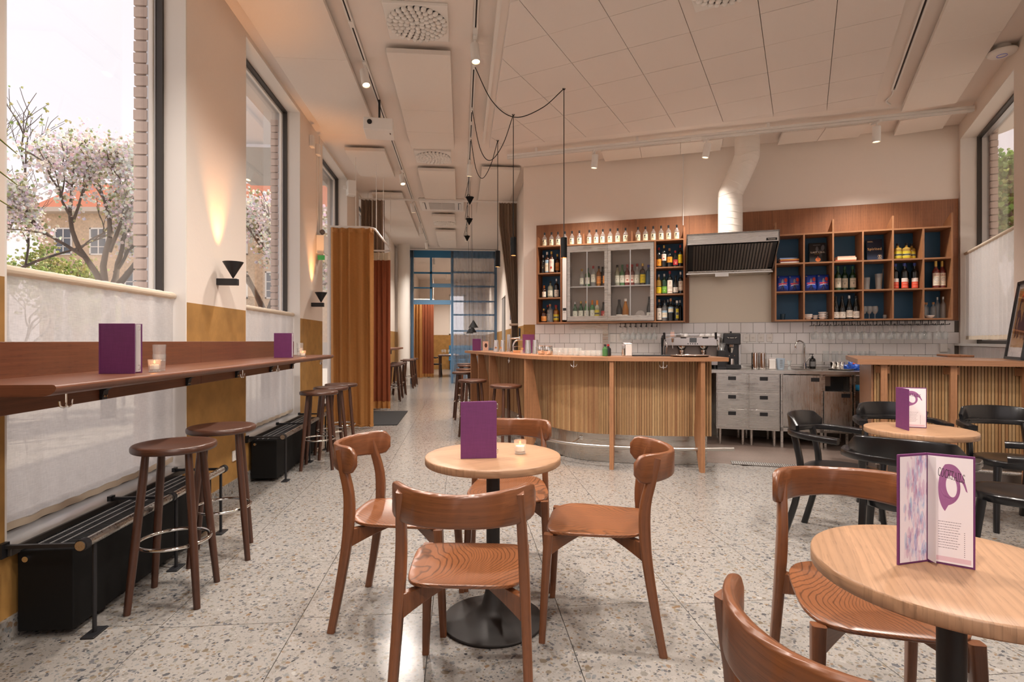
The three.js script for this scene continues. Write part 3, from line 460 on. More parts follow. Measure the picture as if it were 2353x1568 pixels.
{ // wall counter along the left windows
  const b = thing('wall_counter', 'reddish wooden counter with backboard along the left window wall', 'counter');
  const z0 = -2.04, z1 = -6.2, sh = new THREE.Shape(); sh.moveTo(-1.84, 0); sh.lineTo(-1.455, 0); sh.quadraticCurveTo(-1.415, 0.006, -1.41, 0.03); sh.quadraticCurveTo(-1.412, 0.042, -1.425, 0.042); sh.lineTo(-1.84, 0.042); sh.closePath();
  part('top', uvm(flat(new THREE.ExtrudeGeometry(sh, { depth: z0 - z1, bevelEnabled: false, curveSegments: 6 })).translate(0, 1.05, z1), 'z'), M.counterWood, b);
  for (const [a, c] of [[-1.2, -4.05], [-4.052, -6.2]]) part('backboard', rbox(0.028, 0.30, a - c, 0.003, -1.855, 1.092, (a + c) / 2, 'z', 1), M.counterWood, b);
  part('backboard_top', [box2(-1.87, -1.84, 1.092, 1.243, -1.2, -1.19)], M.counterWood, b);
  const bs = new THREE.Shape(); bs.moveTo(0, 0); bs.lineTo(0, -0.105); bs.lineTo(0.012, -0.105); bs.lineTo(0.02, -0.06); bs.lineTo(0.11, 0); bs.closePath();
  for (const z of [-2.18, -2.98, -3.85, -4.65, -5.45, -6.1]) { const o = part('bracket', flat(new THREE.ExtrudeGeometry(bs, { depth: 0.04, bevelEnabled: false })), M.black, b); o.position.set(-1.84, 1.05, z - 0.02); for (const dy of [-0.09, -0.09]) ; part('screw', mv(cyl(0.006, 0.006, 0.004, 0, 0, 0, 10), 0.016, -0.088, 0.012, 0, 0, -Math.PI / 2), M.chrome, o); part('screw', mv(cyl(0.006, 0.006, 0.004, 0, 0, 0, 10), 0.016, -0.088, 0.03, 0, 0, -Math.PI / 2), M.chrome, o); }
  for (const z of [-2.22, -3.9, -4.62, -6.0]) { const o = part('coat_hook', [bar(V(0, 0, 0), V(0, -0.04, 0), 0.005, 8), tube([V(0, -0.03, 0.034), V(0, -0.05, 0.028), V(0, -0.055, 0.008), V(0, -0.04, 0)], 0.0045, 6, 14), tube([V(0, -0.03, -0.034), V(0, -0.05, -0.028), V(0, -0.055, -0.008), V(0, -0.04, 0)], 0.0045, 6, 14)], M.chrome, b); o.position.set(-1.50, 1.05, z); }
  const c2 = thing('wall_counter', 'far wall counter with wooden top behind the rust curtain', 'counter'); part('top', rbox(0.42, 0.04, 2.6, 0.004, -1.65, 1.07, -12.4, 'z', 1), M.counterWood, c2); part('backboard', rbox(0.028, 0.3, 2.6, 0.003, -1.855, 1.09, -12.4, 'z', 1), M.counterWood, c2); part('bracket', box(0.03, 0.12, 2.0, -1.7, 0.99, -12.4), M.black, c2);
}
for (const [za, zb, l] of [[-2.45, -3.72, 'long black radiator with chrome rail under the first left window'], [-4.98, -6.45, 'black radiator with rail under second left window behind stools']]) {
  const r = thing('radiator', l, 'radiator', 'black floor radiators'), L = za - zb, zm = (za + zb) / 2;
  part('casing', rbox(0.22, 0.34, L, 0.006, -1.735, 0.20, zm, 'z', 1), M.blackSatin, r);
  for (const z of [za - 0.22, zb + 0.22]) part('foot', box2(-1.82, -1.65, 0, 0.04, z - 0.025, z + 0.025), M.black, r);
  const gs = box(0.19, 0.006, 0.006); const gg = []; for (let i = 0; i < Math.floor((L - 0.06) / 0.014); i++) gg.push(gs.clone().translate(-1.735, 0.372, za - 0.03 - i * 0.014)); part('top_grille', gg, M.black, r).userData.kind = 'stuff';
  for (const x of [-1.80, -1.755, -1.71]) part('grille_strip', box(0.006, 0.004, L - 0.04, x, 0.377, zm), M.alu, r);
  part('rail', mv(cyl(0.02, 0.02, L + 0.1, 0, 0, 0, 20), -1.555, 0.405, zb - 0.03, Math.PI / 2), M.steel, r, 'chrome tubular rail');
  for (const z of [za + 0.05, zm, zb - 0.01]) { part('rail_clamp', [mv(cyl(0.025, 0.025, 0.03, 0, 0, 0, 18), -1.555, 0.405, z - 0.015, Math.PI / 2), box2(-1.85, -1.57, 0.398, 0.412, z - 0.008, z + 0.008), box2(-1.868, -1.85, 0.36, 0.42, z - 0.02, z + 0.02)], M.black, r); }
  for (const z of [za - 0.02, zm - 0.05, zb + 0.03]) part('rail_leg', [bar(V(-1.555, 0.008, z), V(-1.555, 0.39, z), 0.0085, 10), rbox(0.055, 0.008, 0.10, 0.003, -1.555, 0.004, z, 'x', 1)], M.black, r);
  part('valve_plug', mv(cyl(0.012, 0.012, 0.008, 0, 0, 0, 14), -1.81, 0.335, za, Math.PI / 2), M.chrome, r);
}
// ---------------------------------------------------------------- ceiling fittings and lamps
function spotLamp(label, x, y, z, tx, ty, tz, power = SPOT_POWER, angle = 1.05, len = 0.17) {
  const o = thing('track_spotlight', label, 'spotlight', 'white track spotlights'); at(o, x, y, z);
  const d = V(tx - x, ty - (y - 0.14), tz - z).normalize(), q = new THREE.Quaternion().setFromUnitVectors(V(0, -1, 0), d), c = V(0, -0.14, 0);
  part('adapter', rbox(0.035, 0.022, 0.13, 0.004, 0, -0.011, 0, 'z', 1), M.whitePlastic, o);
  part('stem', bar(V(0, -0.02, 0), V(0, -0.1, 0), 0.009, 10), M.whitePlastic, o);
  const g = lathe([[0, len / 2], [0.037, len / 2], [0.041, len / 2 - 0.005], [0.041, -len / 2], [0.035, -len / 2], [0.035, -len / 2 + 0.018], [0, -len / 2 + 0.018]], 24).applyQuaternion(q).translate(c.x, c.y, c.z);
  part('housing', g, M.whitePlastic, o);
  part('lens', cyl(0.034, 0.034, 0.004, 0, -len / 2 + 0.008, 0, 20).applyQuaternion(q).translate(c.x, c.y, c.z), M.glow, o);
  const e = V(x, y - 0.14, z).addScaledVector(d, len / 2 + 0.012), s = new THREE.SpotLight(0xfff4ea, power, 0, angle, 0.9, 2);
  s.position.copy(e); s.target.position.copy(e).add(d); s.castShadow = true; s.shadow.radius = 4; scene.add(s, s.target);
  return o;
}
function track(label, x, z0, z1, y) {
  const o = thing('lighting_track', label, 'track', 'white lighting tracks'), L = z0 - z1; at(o, x, y, (z0 + z1) / 2);
  part('housing', [box(0.012, 0.032, L, -0.013, -0.016, 0), box(0.012, 0.032, L, 0.013, -0.016, 0), box(0.038, 0.006, L, 0, -0.003, 0)], M.whitePlastic, o);
  part('slot', box(0.0135, 0.004, L - 0.02, 0, -0.022, 0), M.black, o, 'black conductor slot');
  for (let z = L / 2 - 1.2; z > -L / 2; z -= 2.0) part('coupler', rbox(0.042, 0.034, 0.09, 0.003, 0, -0.018, z, 'z', 1), M.whitePlastic, o);
  return o;
}
track('ceiling track at left over the wall counter, carrying the projector', -0.925, 2.5, -15.6, H); track('ceiling track beside the lowered ceiling, feeding the black pendant cords', 0.12, 2.5, -14.2, H);
{ // track along the bar wall
  const o = thing('lighting_track', 'white track running along the bar wall above the shelves', 'track', 'white lighting tracks'); atW(o, 2.58, SOF - 0.055, 0.72); for (const x of [-2.2, -0.9, 0.6]) part('hanger', box(0.03, 0.055, 0.03, x, 0.0275, 0), M.whitePlastic, o);
  part('housing', [box(5.2, 0.03, 0.012, 0, -0.045, -0.013), box(5.2, 0.03, 0.012, 0, -0.045, 0.013), box(5.2, 0.006, 0.038, 0, -0.032, 0)], M.whitePlastic, o); part('slot', box(5.18, 0.004, 0.0135, 0, -0.05, 0), M.black, o, 'dark conductor slot');
  part('cable_duct', rbox(5.2, 0.03, 0.05, 0.004, 0, -0.015, 0, 'x', 1), M.whitePlastic, o); part('coupler', rbox(0.12, 0.036, 0.045, 0.004, -0.2, -0.045, 0, 'x', 1), M.whitePlastic, o);
}
spotLamp('tilted white spotlight above the projector, nearest on left track', -0.925, H - 0.03, -5.35, -0.2, 0, -4.3);
spotLamp('tilted white spotlight on left track above the brown drapes', -0.925, H - 0.03, -8.66, -0.3, 0, -7.4);
spotLamp('small white spotlight on left track near the air conditioner', -0.925, H - 0.03, -12.55, -0.5, 0, -13.6);
spotLamp('white spotlight hanging straight near the large round air diffuser', 0.12, H - 0.03, -4.8, 0.4, 0, -4.2);
for (const [s, l, tt] of [[1.15, 'leftmost spotlight of the track along the bar wall', 0.6], [2.50, 'tilted middle spotlight on bar wall track beside the duct', 0.6], [4.28, 'right spotlight on bar wall track above the open shelves', 0.6]]) { const [x, z] = wxz(s, 0.72), [a, b] = wxz(s - (s === 2.5 ? 0.5 : s < 2 ? 0.3 : 0), tt); spotLamp(l, x, SOF - 0.115, z, a, 0.9, b, SPOT_POWER * 0.75, 1.0); }
// unseen spots added to light the tables, on tracks run on behind the camera
for (const [x, z, tx, tz] of [[-0.925, -2.9, -0.6, -3.6], [0.12, -2.5, 0.7, -3.3], [0.12, -0.4, 1.0, -1.4], [0.12, 1.5, 0.8, 0.4]]) spotLamp(`added unseen white spotlight above the tables, ${z > 0 ? 'behind' : z > -1 ? 'over' : 'before'} the camera on the ${x < 0 ? 'left' : 'right'} track`, x, H - 0.03, z, tx, 0, tz, SPOT_POWER, 1.15);
spotLamp('added white spotlight on left track between air conditioner and drapes', -0.925, H - 0.03, -10.5, -0.4, 0, -11.2); spotLamp('added white spotlight on left track nearest the blue partition', -0.925, H - 0.03, -14.6, -0.5, 0, -15.2);  // both spots added to brighten the dark passage
spotLamp('added white spotlight on right track among the pendant cords', 0.12, H - 0.03, -8.1, 0.0, 0, -8.8); spotLamp('added white spotlight on right track above the far cone pendants', 0.12, H - 0.03, -13.4, 0, 0, -13.9);  // two more spots added for light in the passage
for (const [x, z, w] of [[-0.9, -17.8, 'near the doorway'], [0.2, -19.8, 'above the laid table'], [-0.6, -22.2, 'near the end wall']]) spotLamp(`added white ceiling spotlight in the far room ${w}`, x, H, z, x * 0.5, 0, z - 0.3, SPOT_POWER * 1.3, 1.2);  // spots added to brighten the far room
{ // slot track right of the ceiling tiles
  const o = thing('lighting_track', 'dark slot track in the ceiling at right, beside the wide acoustic panels', 'track', 'white lighting tracks'), a = 33.5 * Math.PI / 180; at(o, ...(([x, z]) => [x, SOF, z])(rxz(3.7, 0.81)), -a);
  part('housing', [box(0.014, 0.03, 4.4, -0.016, -0.015, 0), box(0.014, 0.03, 4.4, 0.016, -0.015, 0)], M.whitePlastic, o); part('slot', box(0.02, 0.004, 4.36, 0, -0.012, 0), M.black, o, 'black conductor slot'); part('feed_cable', tube([V(0, -0.012, -2.2), V(0.0, -0.014, -2.35), V(-0.03, -0.014, -2.5), V(0.02, -0.014, -2.62)], 0.008, 8), M.whitePlastic, o);
  const P = (k) => rxz(3.7 - k, 0.81);
  for (const [k, w] of [[-0.75, 'first'], [-1.75, 'second']]) { const [x, z] = P(k); spotLamp(`${w} added unseen white spotlight on the right slot track`, x, SOF - 0.02, z, x - 0.3, 0, z - 0.6, SPOT_POWER, 1.15); }  // unseen pair of spots, added for more light at the right
}
// acoustic panels under the ceiling
const pan = (label, x0, x1, z0, z1, y = H, th = 0.045, joints = []) => { const o = thing('acoustic_panel', label, 'ceiling panel', 'suspended acoustic panels'); const zs = [z0, ...joints, z1]; for (let i = 0; i < zs.length - 1; i++) part('board', rbox(x1 - x0, th, Math.abs(zs[i] - zs[i + 1]) - 0.003, 0.003, (x0 + x1) / 2, y - 0.04 - th / 2, (zs[i] + zs[i + 1]) / 2, 'x', 1), M.panel, o); part('hanger', [box2((x0 + x1) / 2 - 0.1, (x0 + x1) / 2 + 0.1, y - 0.041, y, Math.min(z0, z1) + 0.1, Math.max(z0, z1) - 0.1)], M.panelEdge, o); return o; };
pan('large acoustic panel between the two tracks in front of square diffuser', -0.68, -0.10, -5.02, -7.5, H, 0.045, [-6.25, -6.9]);
pan('wide acoustic panel at left along the windows above wall counter', -1.72, -1.06, -1.0, -7.05, H, 0.045, [-3.0, -5.2]);
pan('acoustic panel above the brown drapes, left of the track', -1.60, -1.06, -7.65, -8.85); pan('acoustic panel directly before the air conditioner', -0.67, -0.10, -8.45, -10.2);
pan('acoustic panel right of passage beside second track', 0.31, 0.90, -8.3, -11.3); pan('long acoustic panel at left beyond the drape rail', -1.60, -1.06, -9.9, -13.9, H, 0.045, [-11.2, -12.6]);
pan('narrow acoustic panel behind the air conditioner', -0.62, -0.14, -11.5, -12.0); pan('acoustic panel near the blue partition between the tracks', -0.62, -0.14, -13.1, -15.3, H, 0.045, [-14.2]);
{ // panels of the bar side, aligned with the walls there
  const o = thing('acoustic_panel', 'wide acoustic panels along the right window wall, cut by frame', 'ceiling panel', 'suspended acoustic panels'), a = 33.5 * Math.PI / 180; const [x, z] = rxz(1.75, 0.45); at(o, x, SOF, z, -a);
  for (let i = 0; i < 3; i++) part('board', rbox(0.47, 0.045, 0.747, 0.003, 0, -0.055, 1.1 - i * 0.75, 'x', 1), M.panel, o); part('hanger', box(0.2, 0.034, 2.0, 0, -0.017, 0.35), M.panelEdge, o);
  { const p = thing('acoustic_panel', 'acoustic board in ceiling corner by the right window', 'ceiling panel', 'suspended acoustic panels'), [x, z] = rxz(0.42, 0.42); at(p, x, SOF, z, -a); part('board', rbox(0.47, 0.04, 0.50, 0.003, 0, -0.05, 0, 'x', 1), M.panel, p); part('hanger', box(0.2, 0.03, 0.3, 0, -0.015, 0), M.panelEdge, p); }
  for (const [s, w, l] of [[3.82, 0.9, 'pair of acoustic boards by the bar wall right of duct'], [1.95, 1.5, 'row of flat acoustic boards by bar wall left of duct']]) { const p = thing('acoustic_panel', l, 'ceiling panel', 'suspended acoustic panels'); atW(p, s, SOF, 0.32); const n = Math.round(w / 0.45) || 1; for (let i = 0; i < n; i++) part('board', rbox(w / n - 0.004, 0.04, 0.42, 0.003, -w / 2 + (i + 0.5) * w / n, -0.05, 0, 'x', 1), M.panel, p); part('hanger', box(w - 0.1, 0.03, 0.2, 0, -0.015, 0), M.panelEdge, p); }
}
// round-pattern air diffusers
function diffuser(label, x, z, s = 0.52, ry = 0, y = H) {
  const o = thing('air_diffuser', label, 'vent', 'square ceiling diffusers'); at(o, x, y, z, ry);
  part('plate', rbox(s, 0.03, s, 0.006, 0, -0.015, 0, 'x', 2), M.whitePlastic, o);
  const n = s < 0.4 ? 3 : 4, sc = lathe([[0.023, 0], [0.027, -0.006], [0.024, -0.02], [0.012, -0.028], [0, -0.03]], 12).scale(1, 1, 0.85); const hole = cyl(0.0205, 0.0205, 0.002, 0, -0.001, 0, 14);
  for (let r = 1; r <= 5; r++) { const R = r * s * 0.088, k = [0, 6, 12, 17, 22, 27][r]; for (let i = 0; i < k; i++) { const a = (i + (r % 2) * 0.5) / k * 2 * Math.PI, m = new THREE.Object3D(); const nz = part('nozzle', sc, M.whitePlastic, o); nz.position.set(Math.cos(a) * R, -0.029, Math.sin(a) * R); nz.rotation.y = -a; const hl = part('opening', hole, M.black, o); hl.position.set(Math.cos(a + 0.42 / r) * R * 1.0, -0.0305, Math.sin(a + 0.42 / r) * R * 1.0); hl.scale.set(1.05, 1, 0.75); hl.rotation.y = -a; } }
  return o;
}
diffuser('large square diffuser with round nozzle pattern at top left of centre', -0.37, -4.64); diffuser('smaller looking square diffuser behind the long middle acoustic panel', -0.41, -8.0); diffuser('far square diffuser behind the air conditioner', -0.38, -12.45, 0.5);
diffuser('square diffuser among the ceiling tiles, cut by top edge of photo', 1.83, -3.62, 0.5, -33.5 * Math.PI / 180, SOF - 0.045);
{ // cassette air conditioner
  const o = thing('air_conditioner', 'white cassette air conditioner in the passage ceiling', 'air conditioner'); at(o, -0.38, H, -10.8);
  part('cover', rbox(0.86, 0.05, 0.86, 0.02, 0, -0.025, 0, 'x', 2), M.whitePlastic, o); part('intake_grille', [box(0.24, 0.006, 0.5, -0.125, -0.052, 0), box(0.24, 0.006, 0.5, 0.125, -0.052, 0)], std(lin(0.30, 0.30, 0.31), 0.6), o);
  const sl = box(0.5, 0.006, 0.008); for (let i = 0; i < 16; i++) part('slat', sl, M.whitePlastic, o).position.set(0, -0.056, -0.24 + i * 0.032);
  for (const s of sgn) { part('air_flap', rbox(0.04, 0.012, 0.5, 0.004, s * 0.35, -0.055, 0, 'z', 1), M.whitePlastic, o); part('outlet', box(0.05, 0.004, 0.52, s * 0.34, -0.0505, 0), M.black, o); }
}
{ // projector
  const o = thing('projector', 'white projector hanging from the left ceiling track', 'projector'); at(o, -0.90, 3.58, -6.1, 0.06);
  part('body', rbox(0.31, 0.13, 0.31, 0.008, 0, 0, 0, 'x', 2), M.whitePlastic, o); part('lens', mv(cyl(0.026, 0.026, 0.012, 0, 0, 0, 20), -0.09, 0.015, 0.15, Math.PI / 2), M.black, o);
  part('mount', [bar(V(0, 0.05, 0), V(0, 0.32, 0), 0.012, 10), bar(V(0, 0.09, 0), V(-0.09, 0.05, 0.08), 0.008, 8), bar(V(0, 0.09, 0), V(0.09, 0.05, 0.08), 0.008, 8), bar(V(0, 0.09, 0), V(0, 0.05, -0.1), 0.008, 8)], M.black, o); part('logo_mark', box(0.012, 0.001, 0.05, 0.12, -0.0655, 0.05), M.steelDark, o);
}
// black cylinder pendants on draped cords over the bar
const cord = (pts, r = 0.0045) => tube(pts, r, 6, 60);
[[1.01, -5.32, 1.10, -5.62, 2.17, [0.12, 3.93, -5.30], 0.30, 'black cylinder pendant hanging in front of the glass-door fridge'],
 [0.57, -5.98, 0.74, -7.55, 2.29, [0.12, 3.93, -6.30], 0.45, 'black cylinder pendant hanging in front of the tied brown drape'],
 [0.45, -6.77, 0.555, -8.2, 2.27, [0.12, 3.93, -7.2], 0.40, 'black cylinder pendant hanging furthest left, before blue sheer curtain']].forEach(([hx, hz, px, pz, py, tk, sag, l]) => {
  const o = thing('pendant_lamp', l, 'pendant lamp', 'black cylinder pendants'); const a = V(...tk), b = V(hx, 3.765, hz);
  px = hx; pz = hz;
  const m = a.clone().lerp(b, 0.45); m.y = 3.74 - sag;
  part('cord', [cord([a, a.clone().lerp(m, 0.45).add(V(0, -sag * 0.42, 0)), m, m.clone().lerp(b, 0.55).add(V(0, -sag * 0.25, 0)), b.clone().add(V(0, -0.02, 0))]), bar(b.clone().add(V(0, -0.02, 0)), V(px, py + 0.1, pz), 0.0045, 6), new THREE.TorusGeometry(0.011, 0.004, 6, 12).translate(b.x, b.y - 0.02, b.z)], M.wire, o);
  part('ceiling_hook', [bar(b.clone().add(V(0, -0.015, 0)), b, 0.004, 6), cyl(0.012, 0.012, 0.004, b.x, b.y - 0.003, b.z, 10)], M.chrome, o); part('track_plug', rbox(0.03, 0.03, 0.09, 0.004, a.x, a.y - 0.01, a.z, 'z', 1), M.whitePlastic, o);
  part('shade', lathe([[0, 0.10], [0.028, 0.10], [0.031, 0.096], [0.031, -0.10], [0.027, -0.10], [0.027, 0.06], [0, 0.06]], 24).translate(px, py, pz), M.blackSatin, o);
  part('inner_reflector', cyl(0.0262, 0.0262, 0.14, px, py - 0.095, pz, 20, true), M.copper, o, 'copper coloured inside'); part('bulb', new THREE.SphereGeometry(0.016, 12, 8).translate(px, py - 0.02, pz), M.glow, o);
  const s = new THREE.SpotLight(0xffb878, 5, 0, 0.75, 0.6, 2); s.position.set(px, py - 0.045, pz); s.target.position.set(px, 0, pz); s.castShadow = true; s.shadow.radius = 1; scene.add(s, s.target);
});
// cone pendants with pulley counterweights in the passage
[[0.16, -9.2, 1.47, 3.55, 'nearest black cone pendant in the passage with conical counterweight'], [0.17, -10.6, 1.41, 3.5, 'second black cone pendant in the passage'], [0.15, -12.6, 1.42, 3.55, 'farthest black cone pendant in the passage']].forEach(([x, z, y, yc, l]) => {
  const o = thing('cone_pendant', l, 'pendant lamp', 'black cone pendants');
  part('shade', lathe([[0.004, 0.13], [0.085, 0], [0.082, 0], [0.002, 0.124]], 28).translate(x + 0.04, y, z), M.blackSatin, o);
  part('counterweight', lathe([[0, 0], [0.006, 0.0], [0.07, 0.12], [0, 0.12]], 24).translate(x - 0.02, yc, z), M.blackSatin, o);
  part('cord', [bar(V(x + 0.04, y + 0.12, z), V(x + 0.01, yc, z), 0.003, 6), bar(V(x - 0.02, yc + 0.12, z), V(x - 0.02, yc, z), 0.003, 6), tube([V(x - 0.02, yc + 0.1, z), V(x - 0.04, yc + 0.17, z + 0.03), V(x - 0.10, yc + 0.1, z + 0.06), V(0.12, H - 0.02, z + 0.12)], 0.004, 6), bar(V(x - 0.02, yc + 0.11, z), V(x - 0.02, H, z), 0.003, 6)], M.wire, o);
  const s = new THREE.SpotLight(0xffc890, 3, 0, 0.9, 0.6, 2); s.position.set(x + 0.04, y + 0.03, z); s.target.position.set(x + 0.04, 0, z); s.castShadow = true; scene.add(s, s.target); part('bulb', new THREE.SphereGeometry(0.014, 10, 8).translate(x + 0.04, y + 0.06, z), M.glow, o);
});
// wall lamps: a cone on a short arm, shining up the wall
for (const [z, l] of [[-4.38, 'black cone wall lamp on pillar between the two left windows'], [-7.02, 'black cone wall lamp on pillar beside the ochre curtain']]) {
  const o = thing('wall_lamp', l, 'wall lamp', 'black cone wall lamps'); at(o, XL, 1.70, z);
  part('arm', rbox(0.15, 0.05, 0.05, 0.003, 0.075, 0, 0, 'x', 1), M.black, o); part('shade', lathe([[0.004, 0], [0.075, 0.125], [0.072, 0.125], [0.002, 0.008]], 32).translate(0.115, 0.03, 0), M.black, o);
  part('bulb', new THREE.SphereGeometry(0.016, 12, 8).translate(0.108, 0.115, 0), M.glow, o);
  const s = new THREE.SpotLight(0xffb06a, 2.6, 0, 0.5, 0.7, 2); s.position.set(XL + 0.108, 1.70 + 0.13, z); s.target.position.set(XL + 0.045, 2.6, z); s.castShadow = true; s.shadow.radius = 1; scene.add(s, s.target);
}
{ // small fittings
  const ap = thing('wireless_router', 'round white wireless access point on the ceiling near right window', 'router'); { const [x, z] = rxz(2.0, 0.10); at(ap, x, SOF - 0.045, z); } part('body', lathe([[0, 0], [0.105, 0], [0.108, -0.012], [0.09, -0.03], [0, -0.04]].reverse(), 36), M.whitePlastic, ap); part('status_ring', new THREE.TorusGeometry(0.035, 0.0022, 6, 32).rotateX(Math.PI / 2).translate(0, -0.0385, 0), std(lin(0.15, 0.2, 0.8), 0.5), ap, 'blue ring'); part('bracket', cyl(0.06, 0.06, 0.045, 0, 0, 0, 20), M.whitePlastic, ap);
  for (const [z, y, l] of [[-6.95, 3.72, 'upper small white box high on the wall beside second window'], [-7.25, 3.72, 'lower small white box high on wall nearer the drapes']]) { const o = thing('junction_box', l, 'box'); at(o, XL, y, z); part('body', rbox(0.05, 0.14, 0.09, 0.008, 0.025, 0, 0, 'y', 2), M.whitePlastic, o); part('lid', rbox(0.004, 0.10, 0.06, 0.002, 0.052, 0, 0, 'y', 1), M.white, o); }
  const cd = thing('conduit', 'two thin white cables down the wall beside ochre curtain', 'cable'); part('cable', bar(V(XL + 0.006, 2.62, -7.3), V(XL + 0.006, 3.66, -7.25), 0.006, 6), M.whitePlastic, cd); part('cable', bar(V(XL + 0.006, 2.62, -7.38), V(XL + 0.006, 3.95, -7.38), 0.006, 6), M.whitePlastic, cd);
  const em = thing('emergency_light', 'white emergency light with green exit sign beside the ochre curtain', 'emergency light'); at(em, XL, 2.5, -7.34); part('housing', rbox(0.10, 0.24, 0.22, 0.008, 0.05, 0, 0, 'y', 2), M.whitePlastic, em); part('lamp_head', [new THREE.SphereGeometry(0.035, 14, 10).translate(0.06, 0.17, 0.03), bar(V(0.05, 0.12, 0), V(0.06, 0.17, 0.03), 0.012, 8)], M.steelDark, em);
  part('exit_sign', box(0.008, 0.10, 0.16, 0.10, -0.18, 0.05), M.white, em); part('exit_pictogram', box(0.09, 0.06, 0.004, 0.07, -0.18, 0.132), std(lin(0.02, 0.28, 0.12), 0.5), em, 'green exit pictogram');
  const k = thing('wall_socket', 'white wall socket low on the ochre wall between radiators', 'socket', 'white wall sockets'); at(k, XL, 0.30, -4.72); part('plate', rbox(0.012, 0.085, 0.16, 0.004, 0.006, 0, 0, 'y', 2), M.whitePlastic, k); for (const dz of [-0.035, 0.035]) part('outlet', mv(cyl(0.022, 0.022, 0.003, 0, 0, 0, 18), 0.012, 0, dz, 0, 0, -Math.PI / 2), M.white, k);
  const th = thing('speaker', 'white wall speaker high beside the brown drapes', 'speaker'); at(th, XL + 0.09, 3.72, -9.02, 0.4); part('cabinet', rbox(0.14, 0.24, 0.16, 0.02, 0, 0, 0, 'y', 2), M.whitePlastic, th); part('bracket', box(0.06, 0.05, 0.05, -0.09, 0, 0), M.whitePlastic, th);
}
// ---------------------------------------------------------------- curtains and the passage
for (const [i, l] of [[0, 'white half-height curtain on nearest left window'], [1, 'white half-height curtain on second left window'], [3, 'white half-height curtain on far left window behind rust curtain'], [4, 'white half-height curtain on farthest left window by the column']]) {
  const [a, b] = winsL[i], L = a - b - 0.05, o = thing('cafe_curtain', l, 'curtain', 'white half-height window curtains'); at(o, -1.945, 0, (a + b) / 2, Math.PI / 2);
  const f = i < 2 ? 9 : 7, drop = part('fabric', cloth(L, 0.455, 1.535, f, 0.006, { thick: 0, flare: 0.55, sd: i + 2, ny: 12 }), M.sheer, o);
  part('hem', cloth(L, 0.425, 0.46, f, 0.0065, { thick: 0.002, flare: 0.55, sd: i + 2, ny: 2 }), M.hem, o);
  const rd = []; for (let k = 0; k <= 60; k++) rd.push(V(-L / 2 - 0.01 + (L + 0.02) * k / 60, 1.55, 0)); part('rod_pocket', sweep(rd, rrect(0.046, 0.046, 0.022, 4), V(0, 1, 0), (t, n) => { const w = 1 + 0.05 * Math.sin(n * 2.3) + 0.04 * Math.sin(n * 5.1); return n === 0 || n === 60 ? [0.7, 0.7] : [w, w]; }, 1.2), M.hem, o);
}
{
  const o = thing('cafe_curtain', 'white curtain covering lower half of the right window', 'curtain', 'white half-height window curtains'); atR(o, 0.98, 0, -0.05);
  part('fabric', cloth(1.83, 1.30, 2.25, 15, 0.007, { thick: 0, flare: 0.5, sd: 9, ny: 12 }), M.sheer, o); part('hem', cloth(1.83, 1.26, 1.305, 15, 0.0075, { thick: 0.002, flare: 0.5, sd: 9, ny: 2 }), M.hem, o);
  part('rod_pocket', mv(cyl(0.018, 0.018, 1.85, 0, 0, 0, 14), 0.925, 2.262, 0, 0, 0, Math.PI / 2), M.hem, o);
}
